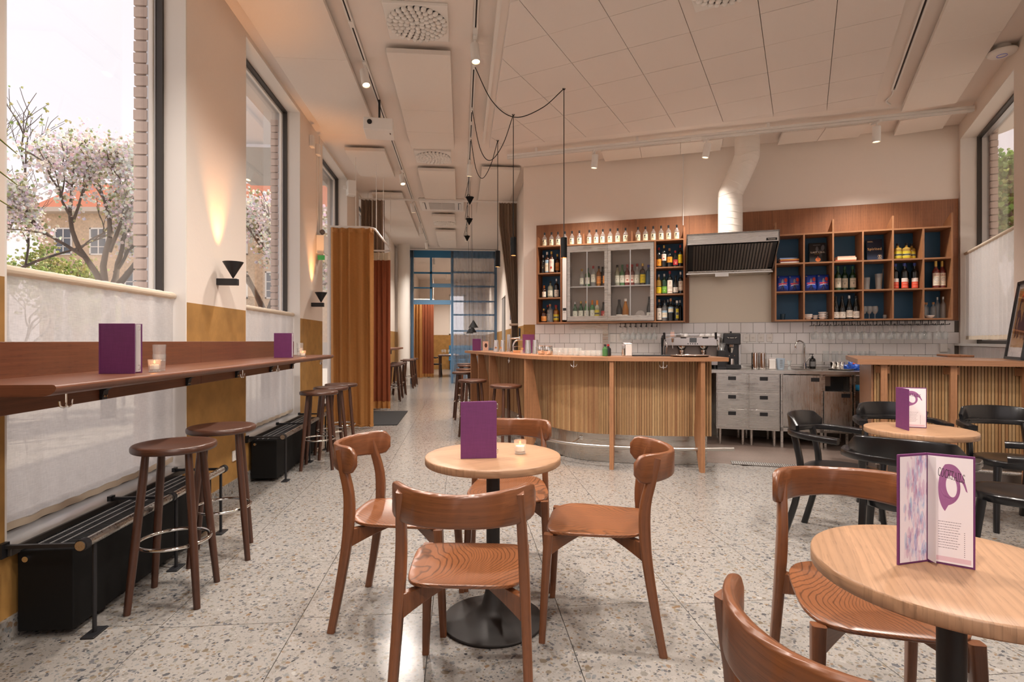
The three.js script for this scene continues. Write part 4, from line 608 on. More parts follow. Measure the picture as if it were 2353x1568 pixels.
{ // vestibule curtains on a bent rail round the entrance
  const r = thing('curtain_rail', 'white bent curtain rail hung on rods around the entrance', 'curtain rail');
  const y = 2.87, pts = [V(XL + 0.01, y, -7.93), V(-1.5, y, -7.93), V(-1.33, y, -7.95), V(-1.255, y, -8.05), V(-1.25, y, -8.3), V(-1.25, y, -9.7), V(-1.26, y, -9.9), V(-1.36, y, -9.97), V(-1.6, y, -9.97), V(XL + 0.01, y, -9.97)];
  part('rail', sweep(new THREE.CatmullRomCurve3(pts, false, 'catmullrom', 0.2).getPoints(70), rrect(0.03, 0.02, 0.003, 2), V(0, 1, 0)), M.whitePlastic, r);
  for (const [x, z] of [[-1.5, -7.93], [-1.255, -8.2], [-1.25, -8.9], [-1.27, -9.93], [-1.6, -9.97]]) part('drop_rod', bar(V(x, y + 0.01, z), V(x, z === -8.9 ? H : H - 0.086, z), 0.005, 8), M.whitePlastic, r);
  const c = thing('entrance_curtain', 'long ochre curtain hanging in front of the entrance', 'curtain'); at(c, -1.555, 0, -7.935); part('fabric', cloth(0.60, 0.05, 2.79, 4.6, 0.038, { flare: 0.75, sd: 4, ny: 24, thick: 0.008, nx: 130 }), M.ochre, c); part('heading', cloth(0.60, 2.785, 2.855, 4.6, 0.036, { flare: 0.9, sd: 4, ny: 3, thick: 0.010, nx: 130 }), M.ochre, c); part('hem', cloth(0.60, 0.02, 0.055, 4.6, 0.039, { flare: 0.75, sd: 4, ny: 2, thick: 0.010, nx: 130 }), M.ochre, c);
  const d = thing('entrance_curtain', 'rust coloured curtain behind the ochre curtain with pale hem', 'curtain'); at(d, -1.50, 0, -9.975); part('fabric', cloth(0.46, 0.16, 2.70, 4.5, 0.045, { flare: 0.7, sd: 7, ny: 20, thick: 0.008, nx: 90 }), M.rust, d); part('heading', cloth(0.46, 2.70, 2.84, 4.5, 0.043, { flare: 0.9, sd: 7, ny: 3, thick: 0.008, nx: 90 }), M.hem, d, 'white heading tape'); part('hem', cloth(0.46, 0.03, 0.16, 4.5, 0.046, { flare: 0.7, sd: 7, ny: 3, thick: 0.008, nx: 90 }), M.ochre, d, 'pale ochre hem band');
  const mt = single('door_mat', rbox(0.95, 0.012, 1.6, 0.004, -1.42, 0.006, -8.95), std(lin(0.02, 0.021, 0.022), 0.95), 'dark mat on the floor inside the entrance curtains', 'mat');
  // brown drapes on a rail across the passage
  const r2 = thing('curtain_rail', 'straight white rail under the ceiling across the passage', 'curtain rail'); part('rail', box(2.9, 0.03, 0.022, -0.41, 3.845, -10.15), M.whitePlastic, r2); for (const x of [-1.7, -0.6, 0.2, 0.97]) part('drop_rod', bar(V(x, 3.855, -10.15), V(x, x === -0.6 ? H - 0.086 : H, -10.15), 0.005, 8), M.whitePlastic, r2);
  const e = thing('drape', 'tall brown drape at left behind the entrance rail', 'curtain', 'brown drapes across the passage'); at(e, -1.625, 0, -10.16); part('fabric', cloth(0.42, 0.03, 3.83, 6, 0.05, { flare: 0.8, sd: 3, ny: 16, thick: 0.008 }), M.taupe, e);
  const g = thing('drape', 'tall brown drape at right of passage, tied together above the bar', 'curtain', 'brown drapes across the passage'); at(g, 0.86, 0, -10.16); const tie = (v) => { const y = 0.03 + v * 3.79; return y > 1.55 ? 0.34 + 0.66 * Math.min(1, (y - 1.55) / 1.9) : 0.34 + 0.3 * (1.55 - y) / 1.5; };
  const fg = cloth(0.34, 0.03, 3.83, 6, 0.045, { flare: 0.8, sd: 5, ny: 28, thick: 0.008, spread: tie }); { const p = fg.attributes.position; for (let i = 0; i < p.count; i++) { const yy = p.getY(i); p.setX(i, p.getX(i) + 0.13 * (1 - Math.min(1, Math.max(0, (yy - 1.55) / 1.9)))); } fg.computeVertexNormals(); }
  part('fabric', fg, M.taupe, g); part('tie_band', new THREE.TorusGeometry(0.085, 0.014, 8, 24).rotateX(Math.PI / 2).scale(1, 1.6, 0.75).translate(0.13, 1.55, 0), M.taupe, g);
}
{ // blue glazed partition at the end of the passage with a sheer curtain
  const z = -16.3, p = thing('glazed_partition', 'blue framed glazed partition with open doorway at end of passage', 'partition'), b = (x0, x1, y0, y1, w = 0.06) => box2(x0, x1, y0, y1, z - w / 2, z + w / 2);
  part('frame_post', b(-1.87, -1.80, 0, H), M.blueFrame, p); part('frame_post', b(-1.50, -1.42, 0, H), M.blueFrame, p); part('frame_post', b(-0.93, -0.87, 2.46, 3.72), M.blueFrame, p); part('frame_post', b(-0.31, -0.24, 0, H), M.blueFrame, p); part('frame_post', b(0.98, 1.05, 0, H), M.blueFrame, p);
  part('head_rail', b(-1.87, 1.05, 3.72, H), M.blueFrame, p); part('transom', b(-1.42, -0.31, 2.33, 2.46), M.blueTrim ??= std(lin(0.16, 0.34, 0.55), 0.5), p, 'pale blue transom'); part('transom', b(-0.87, -0.31, 2.84, 2.95), M.blueTrim, p, 'pale blue transom'); part('transom', b(-1.42, -0.31, 3.24, 3.29), M.blueFrame, p); part('transom', b(-1.42, -0.87, 2.80, 2.84), M.blueFrame, p);
  for (const y of [0.55, 0.98, 1.52, 2.0, 2.4, 2.85, 3.27]) part('glazing_bar', b(-0.24, 0.98, y, y + 0.05, 0.04), M.blueFrame, p);
  for (const [x0, x1, y0, y1] of [[-1.42, -0.93, 3.29, 3.72], [-0.87, -0.31, 3.29, 3.72], [-1.42, -0.93, 2.84, 3.24], [-0.87, -0.31, 2.95, 3.24], [-1.42, -0.93, 2.46, 2.80], [-0.87, -0.31, 2.46, 2.84]]) part('pane', box2(x0, x1, y0, y1, z - 0.003, z + 0.003), M.pane, p);
  for (const [y0, y1] of [[0.05, 0.55], [0.6, 0.98], [1.03, 1.52], [1.57, 2.0], [2.05, 2.4], [2.45, 2.85], [2.9, 3.27], [3.32, 3.72]]) part('pane', box2(-0.24, 0.98, y0, y1, z - 0.003, z + 0.003), M.pane, p);
  const c = thing('sheer_curtain', 'long blue grey sheer curtain hanging before the glazed partition', 'curtain'); at(c, 0.36, 0, -16.05); part('fabric', cloth(1.36, 0.02, 3.88, 11, 0.03, { thick: 0, flare: 0.85, sd: 6, ny: 10 }), M.blueSheer, c); part('rail', box(2.7, 0.03, 0.03, -0.5, 3.91, 0), M.whitePlastic, c);
  const s = thing('sheer_curtain', 'narrow grey sheer curtain gathered at left of the doorway', 'curtain'); at(s, -1.45, 0, -16.05); part('fabric', cloth(0.14, 0.02, 3.88, 4, 0.03, { thick: 0, flare: 0.85, sd: 2, ny: 6 }), M.blueSheer, s);
  // far room
  const o = thing('entrance_curtain', 'far ochre and rust curtain seen through the blue doorway', 'curtain'); at(o, -1.25, 0, -18.6); part('fabric', cloth(0.42, 0.14, 2.5, 4, 0.05, { sd: 8, ny: 8 }), M.rust, o).position.x = 0.1; part('hem', cloth(0.42, 0.03, 0.14, 4, 0.05, { sd: 8, ny: 2 }), M.ochre, o).position.x = 0.1; part('outer_panel', cloth(0.3, 0.03, 2.55, 3, 0.05, { sd: 3, ny: 8 }), M.ochre, o).position.set(-0.2, 0, 0.3); part('rail', [box(0.75, 0.03, 0.02, -0.05, 2.66, 0), bar(V(0.3, 2.66, 0), V(0.3, H, 0), 0.006, 6)], M.whitePlastic, o); part('heading', cloth(0.42, 2.5, 2.62, 4, 0.05, { sd: 8, ny: 2 }), M.hem, o).position.x = 0.1;
  const t = thing('dining_table', 'dark laid table in the far room behind the doorway', 'table'); at(t, -0.45, 0, -19.5); part('top', rbox(0.7, 0.04, 1.6, 0.004, 0, 0.74, 0, 'z', 1), M.stoolWood, t); for (const [x, q] of [[-0.3, -0.7], [0.3, -0.7], [-0.3, 0.7], [0.3, 0.7]]) part('leg', box(0.05, 0.72, 0.05, x, 0.36, q), M.stoolWood, t);
  const wg = lathe([[0, 0], [0.032, 0], [0.004, 0.01], [0.004, 0.08], [0.03, 0.11], [0.034, 0.15], [0.028, 0.19]], 14);
  [[-0.22, 0.6], [-0.1, 0.62], [0.02, 0.6], [-0.2, 0.3], [0.0, 0.32], [-0.15, 0.0]].forEach(([x, q], i) => at(single('wine_glass', wg, M.glassRib, `${ORD[i]} wine glass from the front on the dark far room table`, 'glass', 'glasses on far table'), -0.45 + x, 0.76, -19.5 + q));
  [[0.1, 0.45], [0.12, -0.1]].forEach(([x, q], i) => at(single('napkin', rbox(0.22, 0.02, 0.3, 0.006), M.paper, `${i ? 'farther' : 'nearer'} folded white napkin on the dark far room table`, 'napkin', 'napkins on far table'), -0.45 + x, 0.77, -19.5 + q));
  [[-0.02, -18.45, 3.4], [-0.02, -19.2, 4.6], [-0.9, -19.3, 1.5]].forEach(([x, q, r], i) => { const k = dup(bc, `${ORD[i]} dark armchair from the doorway at the far room table`); k.userData.group = 'dark chairs in far room'; at(k, x, 0, q, r); });
  const bb = thing('bench', 'blue painted bench against the far room wall', 'bench'); part('seat', rbox(1.1, 0.06, 0.4, 0.006, 0, 0.42, 0), M.blueFrame, bb); part('back_panel', rbox(1.1, 0.6, 0.04, 0.006, 0, 0.75, -0.2), M.blueFrame, bb); part('base', box(1.0, 0.4, 0.34, 0, 0.2, 0), M.blueFrame, bb); at(bb, 0.0, 0, -23.9);
  const aw = thing('patterned_hanging', 'blue patterned cloth hanging on the passage wall behind drape', 'wall hanging'); at(aw, 1.035, 2.32, -11.2, -Math.PI / 2); const tx = ctex(128, 256, (q, w, h) => { q.fillStyle = '#23466f'; q.fillRect(0, 0, w, h); q.strokeStyle = '#9db6cc'; for (let i = 0; i < 260; i++) { q.globalAlpha = rr(0.2, 0.8); q.lineWidth = rr(0.5, 2); q.beginPath(); const x = rnd() * w, y = rnd() * h; q.moveTo(x, y); q.lineTo(x + rr(-9, 9), y + rr(-9, 9)); q.stroke(); } }); part('cloth', new THREE.BoxGeometry(0.75, 1.25, 0.012), std(0xffffff, 0.9, 0, { map: tx }), aw); part('hanging_rod', mv(cyl(0.008, 0.008, 0.82, 0, 0, 0, 10), 0.41, 0.63, 0, 0, 0, Math.PI / 2), M.cabinet, aw);
}
// ---------------------------------------------------------------- wall behind the bar
const loc = (o) => atW(o, 0, 0, 0);
{
  const p = struct('trim_2'); loc(p);                                                   // veneer panelling, one board after another
  for (const [a, b, y0] of [[0.20, 0.95, 1.488], [0.952, 1.62, 1.488], [1.622, 2.31, 1.488], [2.312, 2.85, 2.45], [2.852, 3.33, 2.45], [3.332, 4.03, 1.488], [4.032, 4.72, 1.488], [4.722, 5.33, 1.488]]) part('panel', uvm(box2(a, b, y0, 2.925, 0.001, 0.02), 'y', a * 3.1, a * 1.7), M.cabinet, p);
  part('splash_plate', box2(2.318, 3.325, 1.49, 2.45, 0.001, 0.008), std(lin(0.62, 0.55, 0.44), 0.35, 0.35), p, 'plain metal splash plate under the hood');
  part('vertical_cable', bar(V(2.235, 2.80, 0.026), V(2.235, SOF, 0.026), 0.006, 6), M.whitePlastic, p);
}
const wd = (g) => g;
{ // left shelf unit round the fridge
  const o = loc(thing('shelf_unit', 'wooden wall shelf around the glass-door fridge with bottle row on top', 'shelf'));
  const v = (x0, x1, y0, y1, z0 = 0.02, z1 = 0.30) => part('upright', box2(x0, x1, y0, y1, z0, z1, 'y'), M.cabinet, o), h = (x0, x1, y, m = 0.018) => part('shelf_board', box2(x0, x1, y - m, y, 0.02, 0.302, 'x'), M.cabinetPost, o);
  v(0.275, 0.293, 1.49, 2.70); v(0.612, 0.634, 1.508, 2.557); v(1.872, 1.892, 1.508, 2.557); v(2.235, 2.258, 1.49, 2.72);
  part('top_divider', box2(0.925, 0.943, 2.575, 2.71, 0.02, 0.29, 'y'), M.cabinet, o); part('top_divider', box2(1.572, 1.59, 2.575, 2.71, 0.02, 0.29, 'y'), M.cabinet, o);
  h(0.293, 2.235, 2.575); h(0.293, 2.235, 1.508); for (const y of [1.851, 2.196]) h(0.293, 0.612, y); for (const y of [1.864, 2.216]) h(1.892, 2.235, y);
  for (const [a, b] of [[0.293, 0.612], [1.892, 2.235]]) part('blue_back', box2(a, b, 1.508, 2.557, 0.02, 0.026), M.blueBack, o);
}
{ // right open shelf
  const o = loc(thing('shelf_unit', 'wooden open shelf of eighteen blue backed compartments at right', 'shelf')), xs = [3.325, 3.64, 3.955, 4.268, 4.575, 4.878, 5.155], ys = [1.508, 1.857, 2.205, 2.56];
  xs.forEach((x, i) => part('upright', box2(x - 0.009, x + 0.009, 1.49, 2.56, 0.02, 0.30, 'y'), M.cabinetPost, o));
  ys.forEach((y, i) => { for (let k = 0; k < 6; k++) part('shelf_board', box2(xs[k] + 0.009, xs[k + 1] - 0.009, y - 0.018, y, 0.02, 0.30, 'x'), M.cabinetPost, o); });
  for (let k = 0; k < 6; k++) for (let r = 0; r < 3; r++) part('blue_back', box2(xs[k] + 0.009, xs[k + 1] - 0.009, ys[r], ys[r + 1] - 0.018, 0.02, 0.026), M.blueBack, o);
  for (const i of [0, 2, 4, 6]) { const s = new THREE.Shape(); s.moveTo(0.30, 0); s.lineTo(0.30, 0.15); s.lineTo(0.285, 0.15); s.lineTo(0.02, 0.01); s.lineTo(0.02, 0); s.closePath(); part('top_fin', uvm(flat(new THREE.ExtrudeGeometry(s, { depth: 0.018, bevelEnabled: false }).rotateY(-Math.PI / 2).translate(xs[i] + 0.009, 2.56, 0)), 'y'), M.cabinetPost, o); }
}
{ // back-bar fridge with sliding glass doors
  const o = loc(thing('glass_fridge', 'stainless wall fridge with two sliding glass doors full of bottles', 'fridge'));
  part('cabinet', [box2(0.705, 1.865, 1.515, 1.535, 0.03, 0.29), box2(0.705, 1.865, 2.50, 2.55, 0.03, 0.29), box2(0.705, 0.73, 1.535, 2.50, 0.03, 0.29), box2(1.84, 1.865, 1.535, 2.50, 0.03, 0.29), box2(1.235, 1.29, 1.535, 2.50, 0.05, 0.285)], M.steel, o);
  part('liner', box2(0.73, 1.84, 1.535, 2.50, 0.03, 0.04), std(lin(0.42, 0.39, 0.36), 0.4), o);
  part('wire_shelf', box2(0.735, 1.835, 1.985, 2.0, 0.045, 0.22), M.alu, o);
  for (const [a, b, n] of [[0.715, 1.255, 'left'], [1.27, 1.855, 'right']]) {
    const d = part('door', [box2(a, b, 1.525, 1.585, 0.288, 0.312), box2(a, b, 2.46, 2.535, 0.288, 0.312), box2(a, a + 0.035, 1.585, 2.46, 0.288, 0.312), box2(b - 0.035, b, 1.585, 2.46, 0.288, 0.312)], M.steel, o);
    part('glass_pane', box2(a + 0.035, (a + b) / 2, 1.585, 2.46, 0.296, 0.300), M.pane, d); part('glass_pane', box2((a + b) / 2, b - 0.035, 1.585, 2.46, 0.302, 0.306), M.pane, d); part('sliding_edge', box2((a + b) / 2 - 0.006, (a + b) / 2 + 0.006, 1.585, 2.46, 0.296, 0.312), M.alu, d);
  }
  part('control_strip', box2(0.642, 0.70, 1.535, 2.48, 0.10, 0.295), M.whitePlastic, o, 'white control panel'); part('display', box2(0.648, 0.694, 1.665, 1.70, 0.295, 0.297), M.black, o); part('buttons', [0, 1, 2].map((i) => mv(cyl(0.004, 0.004, 0.003, 0, 0, 0, 10), 0.658 + i * 0.013, 1.64, 0.296, Math.PI / 2)), M.black, o).userData.kind = 'stuff';
}
{ // hood and duct
  const o = loc(thing('extractor_hood', 'stainless extractor hood with dark slanted filters between the shelf units', 'hood'));
  part('canopy', [box2(2.27, 3.29, 2.40, 2.53, 0.78, 0.80), box2(2.27, 3.29, 2.51, 2.53, 0.02, 0.80), box2(2.27, 3.29, 2.10, 2.12, 0.02, 0.32)], M.hoodSteel ??= M.steel, o);
  const sd = new THREE.Shape(); sd.moveTo(0.02, 2.10); sd.lineTo(0.02, 2.53); sd.lineTo(0.80, 2.53); sd.lineTo(0.80, 2.40); sd.lineTo(0.30, 2.10); sd.closePath();
  for (const s of [2.27, 3.278]) part('side_cheek', flat(new THREE.ExtrudeGeometry(sd, { depth: 0.012, bevelEnabled: false }).rotateY(-Math.PI / 2).scale(1, 1, 1).translate(s + 0.012, 0, 0)), M.steelDark, o);
  const L = Math.hypot(0.42, 0.25), sl = box(0.022, L, 0.012), an = Math.atan2(0.40, 0.235);
  part('filter_back', mv(box(0.98, L, 0.004), 2.78, 2.275, 0.55, an), M.black, o);
  for (let i = 0; i < 26; i++) { const q = part('filter_slat', sl, M.steelDark, o); q.position.set(2.36 + i * 0.034, 2.27, 0.56); q.rotation.x = an; }
  part('drip_rail', mv(cyl(0.012, 0.012, 0.98, 0, 0, 0, 12), 3.27, 2.13, 0.34, 0, 0, Math.PI / 2), M.hoodSteel, o); part('control_box', box(0.16, 0.045, 0.05, 2.70, 2.085, 0.30), M.hoodSteel, o);
  const nm = ctex(256, 64, (g, w, h) => { g.fillStyle = '#0a0a0a'; g.fillRect(0, 0, w, h); g.fillStyle = '#f0ece4'; g.font = 'bold 44px sans-serif'; g.textAlign = 'center'; g.fillText('Tovenco', w / 2, 47); }); part('name_plate', new THREE.PlaneGeometry(0.115, 0.029).translate(3.205, 2.425, 0.8015), std(0xffffff, 0.4, 0, { map: nm }), o, 'black name plate with white lettering');
  const d = thing('air_duct', 'thick white spiral duct bending up from hood to ceiling', 'duct'), P = (s, t, y) => { const [x, z] = wxz(s, t); return V(x, y, z); };
  const pa = [P(2.80, 0.32, 2.53), P(2.80, 0.32, 3.10), P(2.96, 0.36, 3.46), P(2.99, 0.38, 3.55), P(2.99, 0.38, SOF)], seg = []; for (let i = 0; i < 4; i++) { const n = [14, 12, 4, 8][i]; for (let k = 0; k < n; k++) seg.push(pa[i].clone().lerp(pa[i + 1], k / n)); } seg.push(pa[4]);
  const circ = []; for (let i = 0; i < 28; i++) circ.push([0.145 * Math.cos(i / 28 * 6.2832), 0.145 * Math.sin(i / 28 * 6.2832)]);
  part('pipe', sweep(seg, circ, V(1, 0, 0), () => [1, 1], 1.0), M.ductWhite ??= std(lin(0.80, 0.74, 0.67), 0.5), d);
  const rib = new THREE.TorusGeometry(0.1455, 0.0022, 6, 32).rotateX(Math.PI / 2); seg.forEach((s, i) => { if (i % 2 || i > seg.length - 2) return; const t = seg[Math.min(i + 1, seg.length - 1)].clone().sub(seg[Math.max(0, i - 1)]).normalize(), r = part('seam', rib, M.ductWhite, d); r.position.copy(s); r.quaternion.setFromUnitVectors(V(0, 1, 0), t.clone().add(V(0.12, 0, 0.05)).normalize()); });
  for (const s of [pa[1], pa[2], pa[3]]) { const c = part('collar', new THREE.TorusGeometry(0.147, 0.005, 8, 32).rotateX(Math.PI / 2), M.ductWhite, d); c.position.copy(s); c.rotation.z = 0.25; }
}
// ------------------------------------------------------------- labels and bottles
const atlas = ctex(1024, 1024, (g) => {
  const cell = (i, bg, f) => { const x = (i % 4) * 256, y = Math.floor(i / 4) * 256; g.save(); g.beginPath(); g.rect(x, y, 256, 256); g.clip(); g.translate(x, y); g.fillStyle = bg; g.fillRect(0, 0, 256, 256); f(); g.restore(); };
  const text = (t, x, y, px, c, fam = 'serif') => { g.fillStyle = c; g.font = `bold ${px}px ${fam}`; g.textAlign = 'center'; g.fillText(t, x, y); }, rule = (y, c, h = 3) => { g.fillStyle = c; g.fillRect(30, y, 196, h); }, scr = (y, c, n = 1, a = 50, b = 206) => { g.strokeStyle = c; g.lineWidth = 3; for (let k = 0; k < n; k++) { g.beginPath(); for (let x = a; x < b; x += 6) g.lineTo(x, y + k * 16 + rr(-3, 3)); g.stroke(); } };
  cell(0, '#e9dfbd', () => { g.strokeStyle = '#2c2a24'; g.lineWidth = 5; for (let k = 0; k < 12; k++) { g.beginPath(); let x = rr(90, 170), y = rr(20, 150); g.moveTo(x, y); for (let j = 0; j < 3; j++) { g.quadraticCurveTo(x + rr(-40, 40), y + rr(-20, 40), x += rr(-34, 34), y += rr(-10, 40)); } g.stroke(); } g.fillStyle = '#2c2a24'; g.beginPath(); g.ellipse(110, 60, 26, 40, 0.4, 0, 7); g.fill(); scr(206, '#3a362c', 2, 70, 190); });
  cell(1, '#e8e2d6', () => { rule(20, '#555'); scr(60, '#333', 2); text('N', 128, 160, 60, '#2a2a2a'); scr(200, '#666', 2); });
  cell(2, '#e09a2c', () => { rule(20, '#7a2a10', 8); scr(80, '#5a1c0c', 2); text('B', 128, 170, 80, '#7a1f10'); rule(225, '#7a2a10', 8); });
  cell(3, '#f0e6d2', () => { text('LILLET', 128, 60, 52, '#b4472e'); g.strokeStyle = '#5b6fa8'; g.lineWidth = 5; g.beginPath(); g.ellipse(128, 130, 60, 34, 0, 0, 7); g.stroke(); scr(130, '#34457a', 1, 80, 176); scr(200, '#888', 2); });
  cell(4, '#d9cfa0', () => { g.fillStyle = '#c7b52b'; g.fillRect(0, 0, 256, 90); g.fillRect(0, 170, 256, 86); g.fillStyle = '#23302a'; g.fillRect(20, 100, 216, 58); scr(128, '#e8e0b0', 1, 40, 216); });
  cell(5, '#efe3da', () => { g.fillStyle = '#e4553a'; g.fillRect(0, 96, 256, 160); scr(128, '#f6d8cc', 2); scr(200, '#f6d8cc', 2); });
  cell(6, '#dcd9c8', () => { g.strokeStyle = '#3f6b4c'; g.lineWidth = 6; g.strokeRect(16, 16, 224, 224); scr(70, '#30503c', 2); text('V', 128, 170, 70, '#30503c'); scr(210, '#30503c', 1); });
  cell(7, '#f2ead8', () => { text('F', 128, 90, 80, '#8e2a24'); scr(130, '#8e2a24', 3); rule(220, '#8e2a24', 6); });
  cell(8, '#e3c91f', () => { g.fillStyle = '#1e3a2a'; g.fillRect(0, 0, 256, 34); scr(90, '#1e3a2a', 2); text('C', 128, 190, 60, '#1e3a2a'); });
  cell(9, '#6fae3a', () => { g.fillStyle = '#17301c'; g.fillRect(0, 0, 256, 34); scr(90, '#e8f0d0', 2); text('C', 128, 190, 60, '#e8f0d0'); });
  cell(10, '#9fc0d4', () => { g.fillStyle = '#efe8d2'; g.fillRect(0, 70, 256, 160); scr(110, '#b07a20', 3); });
  cell(11, '#f0d9c8', () => { scr(50, '#b03020', 3); g.fillStyle = '#c0402a'; g.beginPath(); g.ellipse(128, 170, 36, 24, 0, 0, 7); g.fill(); });
  cell(12, '#a8242c', () => { scr(90, '#f0d8b0', 2); text('M', 128, 190, 70, '#f0d8b0'); });
  cell(13, '#e9e1d4', () => { g.strokeStyle = '#2a2622'; g.lineWidth = 8; g.beginPath(); for (let a = 0; a < 16; a += 0.2) g.lineTo(128 + a * 5 * Math.cos(a), 128 + a * 5 * Math.sin(a)); g.stroke(); });
  cell(14, '#14161a', () => { scr(70, '#c8b27a', 2); text('D', 128, 180, 70, '#c8b27a'); });
  cell(15, '#d68a3e', () => { rule(16, '#f0e0b8', 6); scr(70, '#f0e0b8', 2); scr(150, '#3a1c0c', 3); });
});
const labelMat = std(0xffffff, 0.65, 0, { map: atlas });
const GL = { clear: std(lin(0.93, 0.95, 0.94), 0.03, 0, { transmission: 0.88, thickness: 0 }), dark: std(lin(0.008, 0.010, 0.010), 0.08, 0, { clearcoat: 0.6 }), green: std(lin(0.010, 0.05, 0.018), 0.08, 0, { clearcoat: 0.6 }), greenLight: std(lin(0.12, 0.34, 0.13), 0.06, 0, { transmission: 0.55, thickness: 0 }), brown: std(lin(0.05, 0.016, 0.006), 0.08, 0, { clearcoat: 0.6 }), amber: std(lin(0.52, 0.20, 0.03), 0.06, 0, { transmission: 0.55, thickness: 0 }), gold: std(lin(0.72, 0.46, 0.10), 0.06, 0, { transmission: 0.55, thickness: 0 }), rose: std(lin(0.16, 0.025, 0.02), 0.07, 0, { clearcoat: 0.5 }), blue: std(lin(0.03, 0.09, 0.15), 0.1, 0, { transmission: 0.3, thickness: 0 }), pale: std(lin(0.80, 0.80, 0.62), 0.05, 0, { transmission: 0.7, thickness: 0 }) };
const CAP = { black: M.black, red: std(lin(0.35, 0.02, 0.02), 0.4), gold: std(lin(0.62, 0.40, 0.10), 0.35, 0.6), white: M.whitePlastic, blue: std(lin(0.05, 0.08, 0.35), 0.5), cork: M.cork, green: std(lin(0.02, 0.12, 0.06), 0.4), orange: std(lin(0.72, 0.24, 0.03), 0.5), silver: M.alu };
const geoCache = new Map(), cached = (k, f) => { if (!geoCache.has(k)) geoCache.set(k, f()); return geoCache.get(k); };
const PROF = {
  wine: (R, H) => [[0, 0], [R * 0.9, 0], [R, 0.006], [R, H * 0.60], [R * 0.94, H * 0.655], [R * 0.62, H * 0.72], [R * 0.40, H * 0.78], [R * 0.37, H * 0.97], [R * 0.40, H * 0.975], [R * 0.40, H], [0, H]],
  burg: (R, H) => [[0, 0], [R * 0.9, 0], [R, 0.006], [R, H * 0.46], [R * 0.88, H * 0.56], [R * 0.62, H * 0.68], [R * 0.42, H * 0.80], [R * 0.37, H * 0.97], [R * 0.41, H * 0.975], [R * 0.41, H], [0, H]],
  spirit: (R, H) => [[0, 0], [R * 0.92, 0], [R, 0.006], [R, H * 0.64], [R * 0.93, H * 0.70], [R * 0.55, H * 0.75], [R * 0.36, H * 0.78], [R * 0.34, H * 0.94], [R * 0.38, H * 0.945], [R * 0.38, H], [0, H]],
  flask: (R, H) => [[0, 0], [R * 0.92, 0], [R, 0.005], [R, H * 0.54], [R * 0.90, H * 0.64], [R * 0.55, H * 0.72], [R * 0.34, H * 0.77], [R * 0.32, H * 0.86], [0, H * 0.86]],
  squat: (R, H) => [[0, 0], [R * 0.94, 0], [R, 0.008], [R, H * 0.62], [R * 0.92, H * 0.70], [R * 0.4, H * 0.76], [R * 0.33, H * 0.80], [R * 0.33, H * 0.92], [0, H * 0.92]],
};
function bottle(o, { p = 'wine', R = 0.037, H = 0.30, glass = 'dark', cap = 'black', cell = 1, ly = [0.14, 0.5], neck = 0.12, fill, lw = 2.5 }) {
  part('glass_body', cached(`b${p}${R}${H}`, () => lathe(PROF[p](R, H), 20)), GL[glass], o);
  const rN = p === 'squat' || p === 'flask' ? R * 0.36 : R * 0.43, y0 = H * (1 - neck);
  part('cap', cached(`c${p}${R}${H}${neck}`, () => cyl(rN, rN, H * neck + 0.002, 0, y0, 0, 14)), CAP[cap], o);
  if (cell >= 0) part('paper_label', cached(`l${R}${H}${cell}${ly}${lw}`, () => { const h = H * (ly[1] - ly[0]), g = new THREE.CylinderGeometry(R + 0.0008, R + 0.0008, h, 18, 1, true, -lw / 2, lw).translate(0, H * (ly[0] + ly[1]) / 2, 0), u = g.attributes.uv; for (let i = 0; i < u.count; i++) u.setXY(i, ((cell % 4) + 0.02 + 0.96 * u.getX(i)) / 4, 1 - (Math.floor(cell / 4) + 1 - (0.02 + 0.96 * u.getY(i))) / 4); return g; }), labelMat, o);
  if (fill) part('liquid', cached(`f${R}${H}${fill}`, () => cyl(R * 0.93, R * 0.93, H * fill, 0, 0.008, 0, 18)), GL.pale, o);
  return o;
}
const bot = (label, s, y, t, spec, group = 'bottles behind the bar') => atW(bottle(thing('bottle', label, 'bottle', group), spec), s, y, t, rr(-0.2, 0.2));
[0.359, 0.46, 0.553, 0.653, 0.752, 0.856, 0.995, 1.092, 1.181, 1.282, 1.382, 1.487, 1.654, 1.751, 1.853, 1.954, 2.048, 2.153].forEach((s, i) => bot(`black capped cream labelled bottle on top ledge, ${ORD[i]} from the left`, s, 2.575, 0.17, { p: 'flask', R: 0.035, H: 0.205, glass: 'clear', cap: 'black', cell: 0, ly: [0.05, 0.5], neck: 0.16, fill: 0.3, lw: 2.0 }, 'cream labelled bottles on the top ledge'));
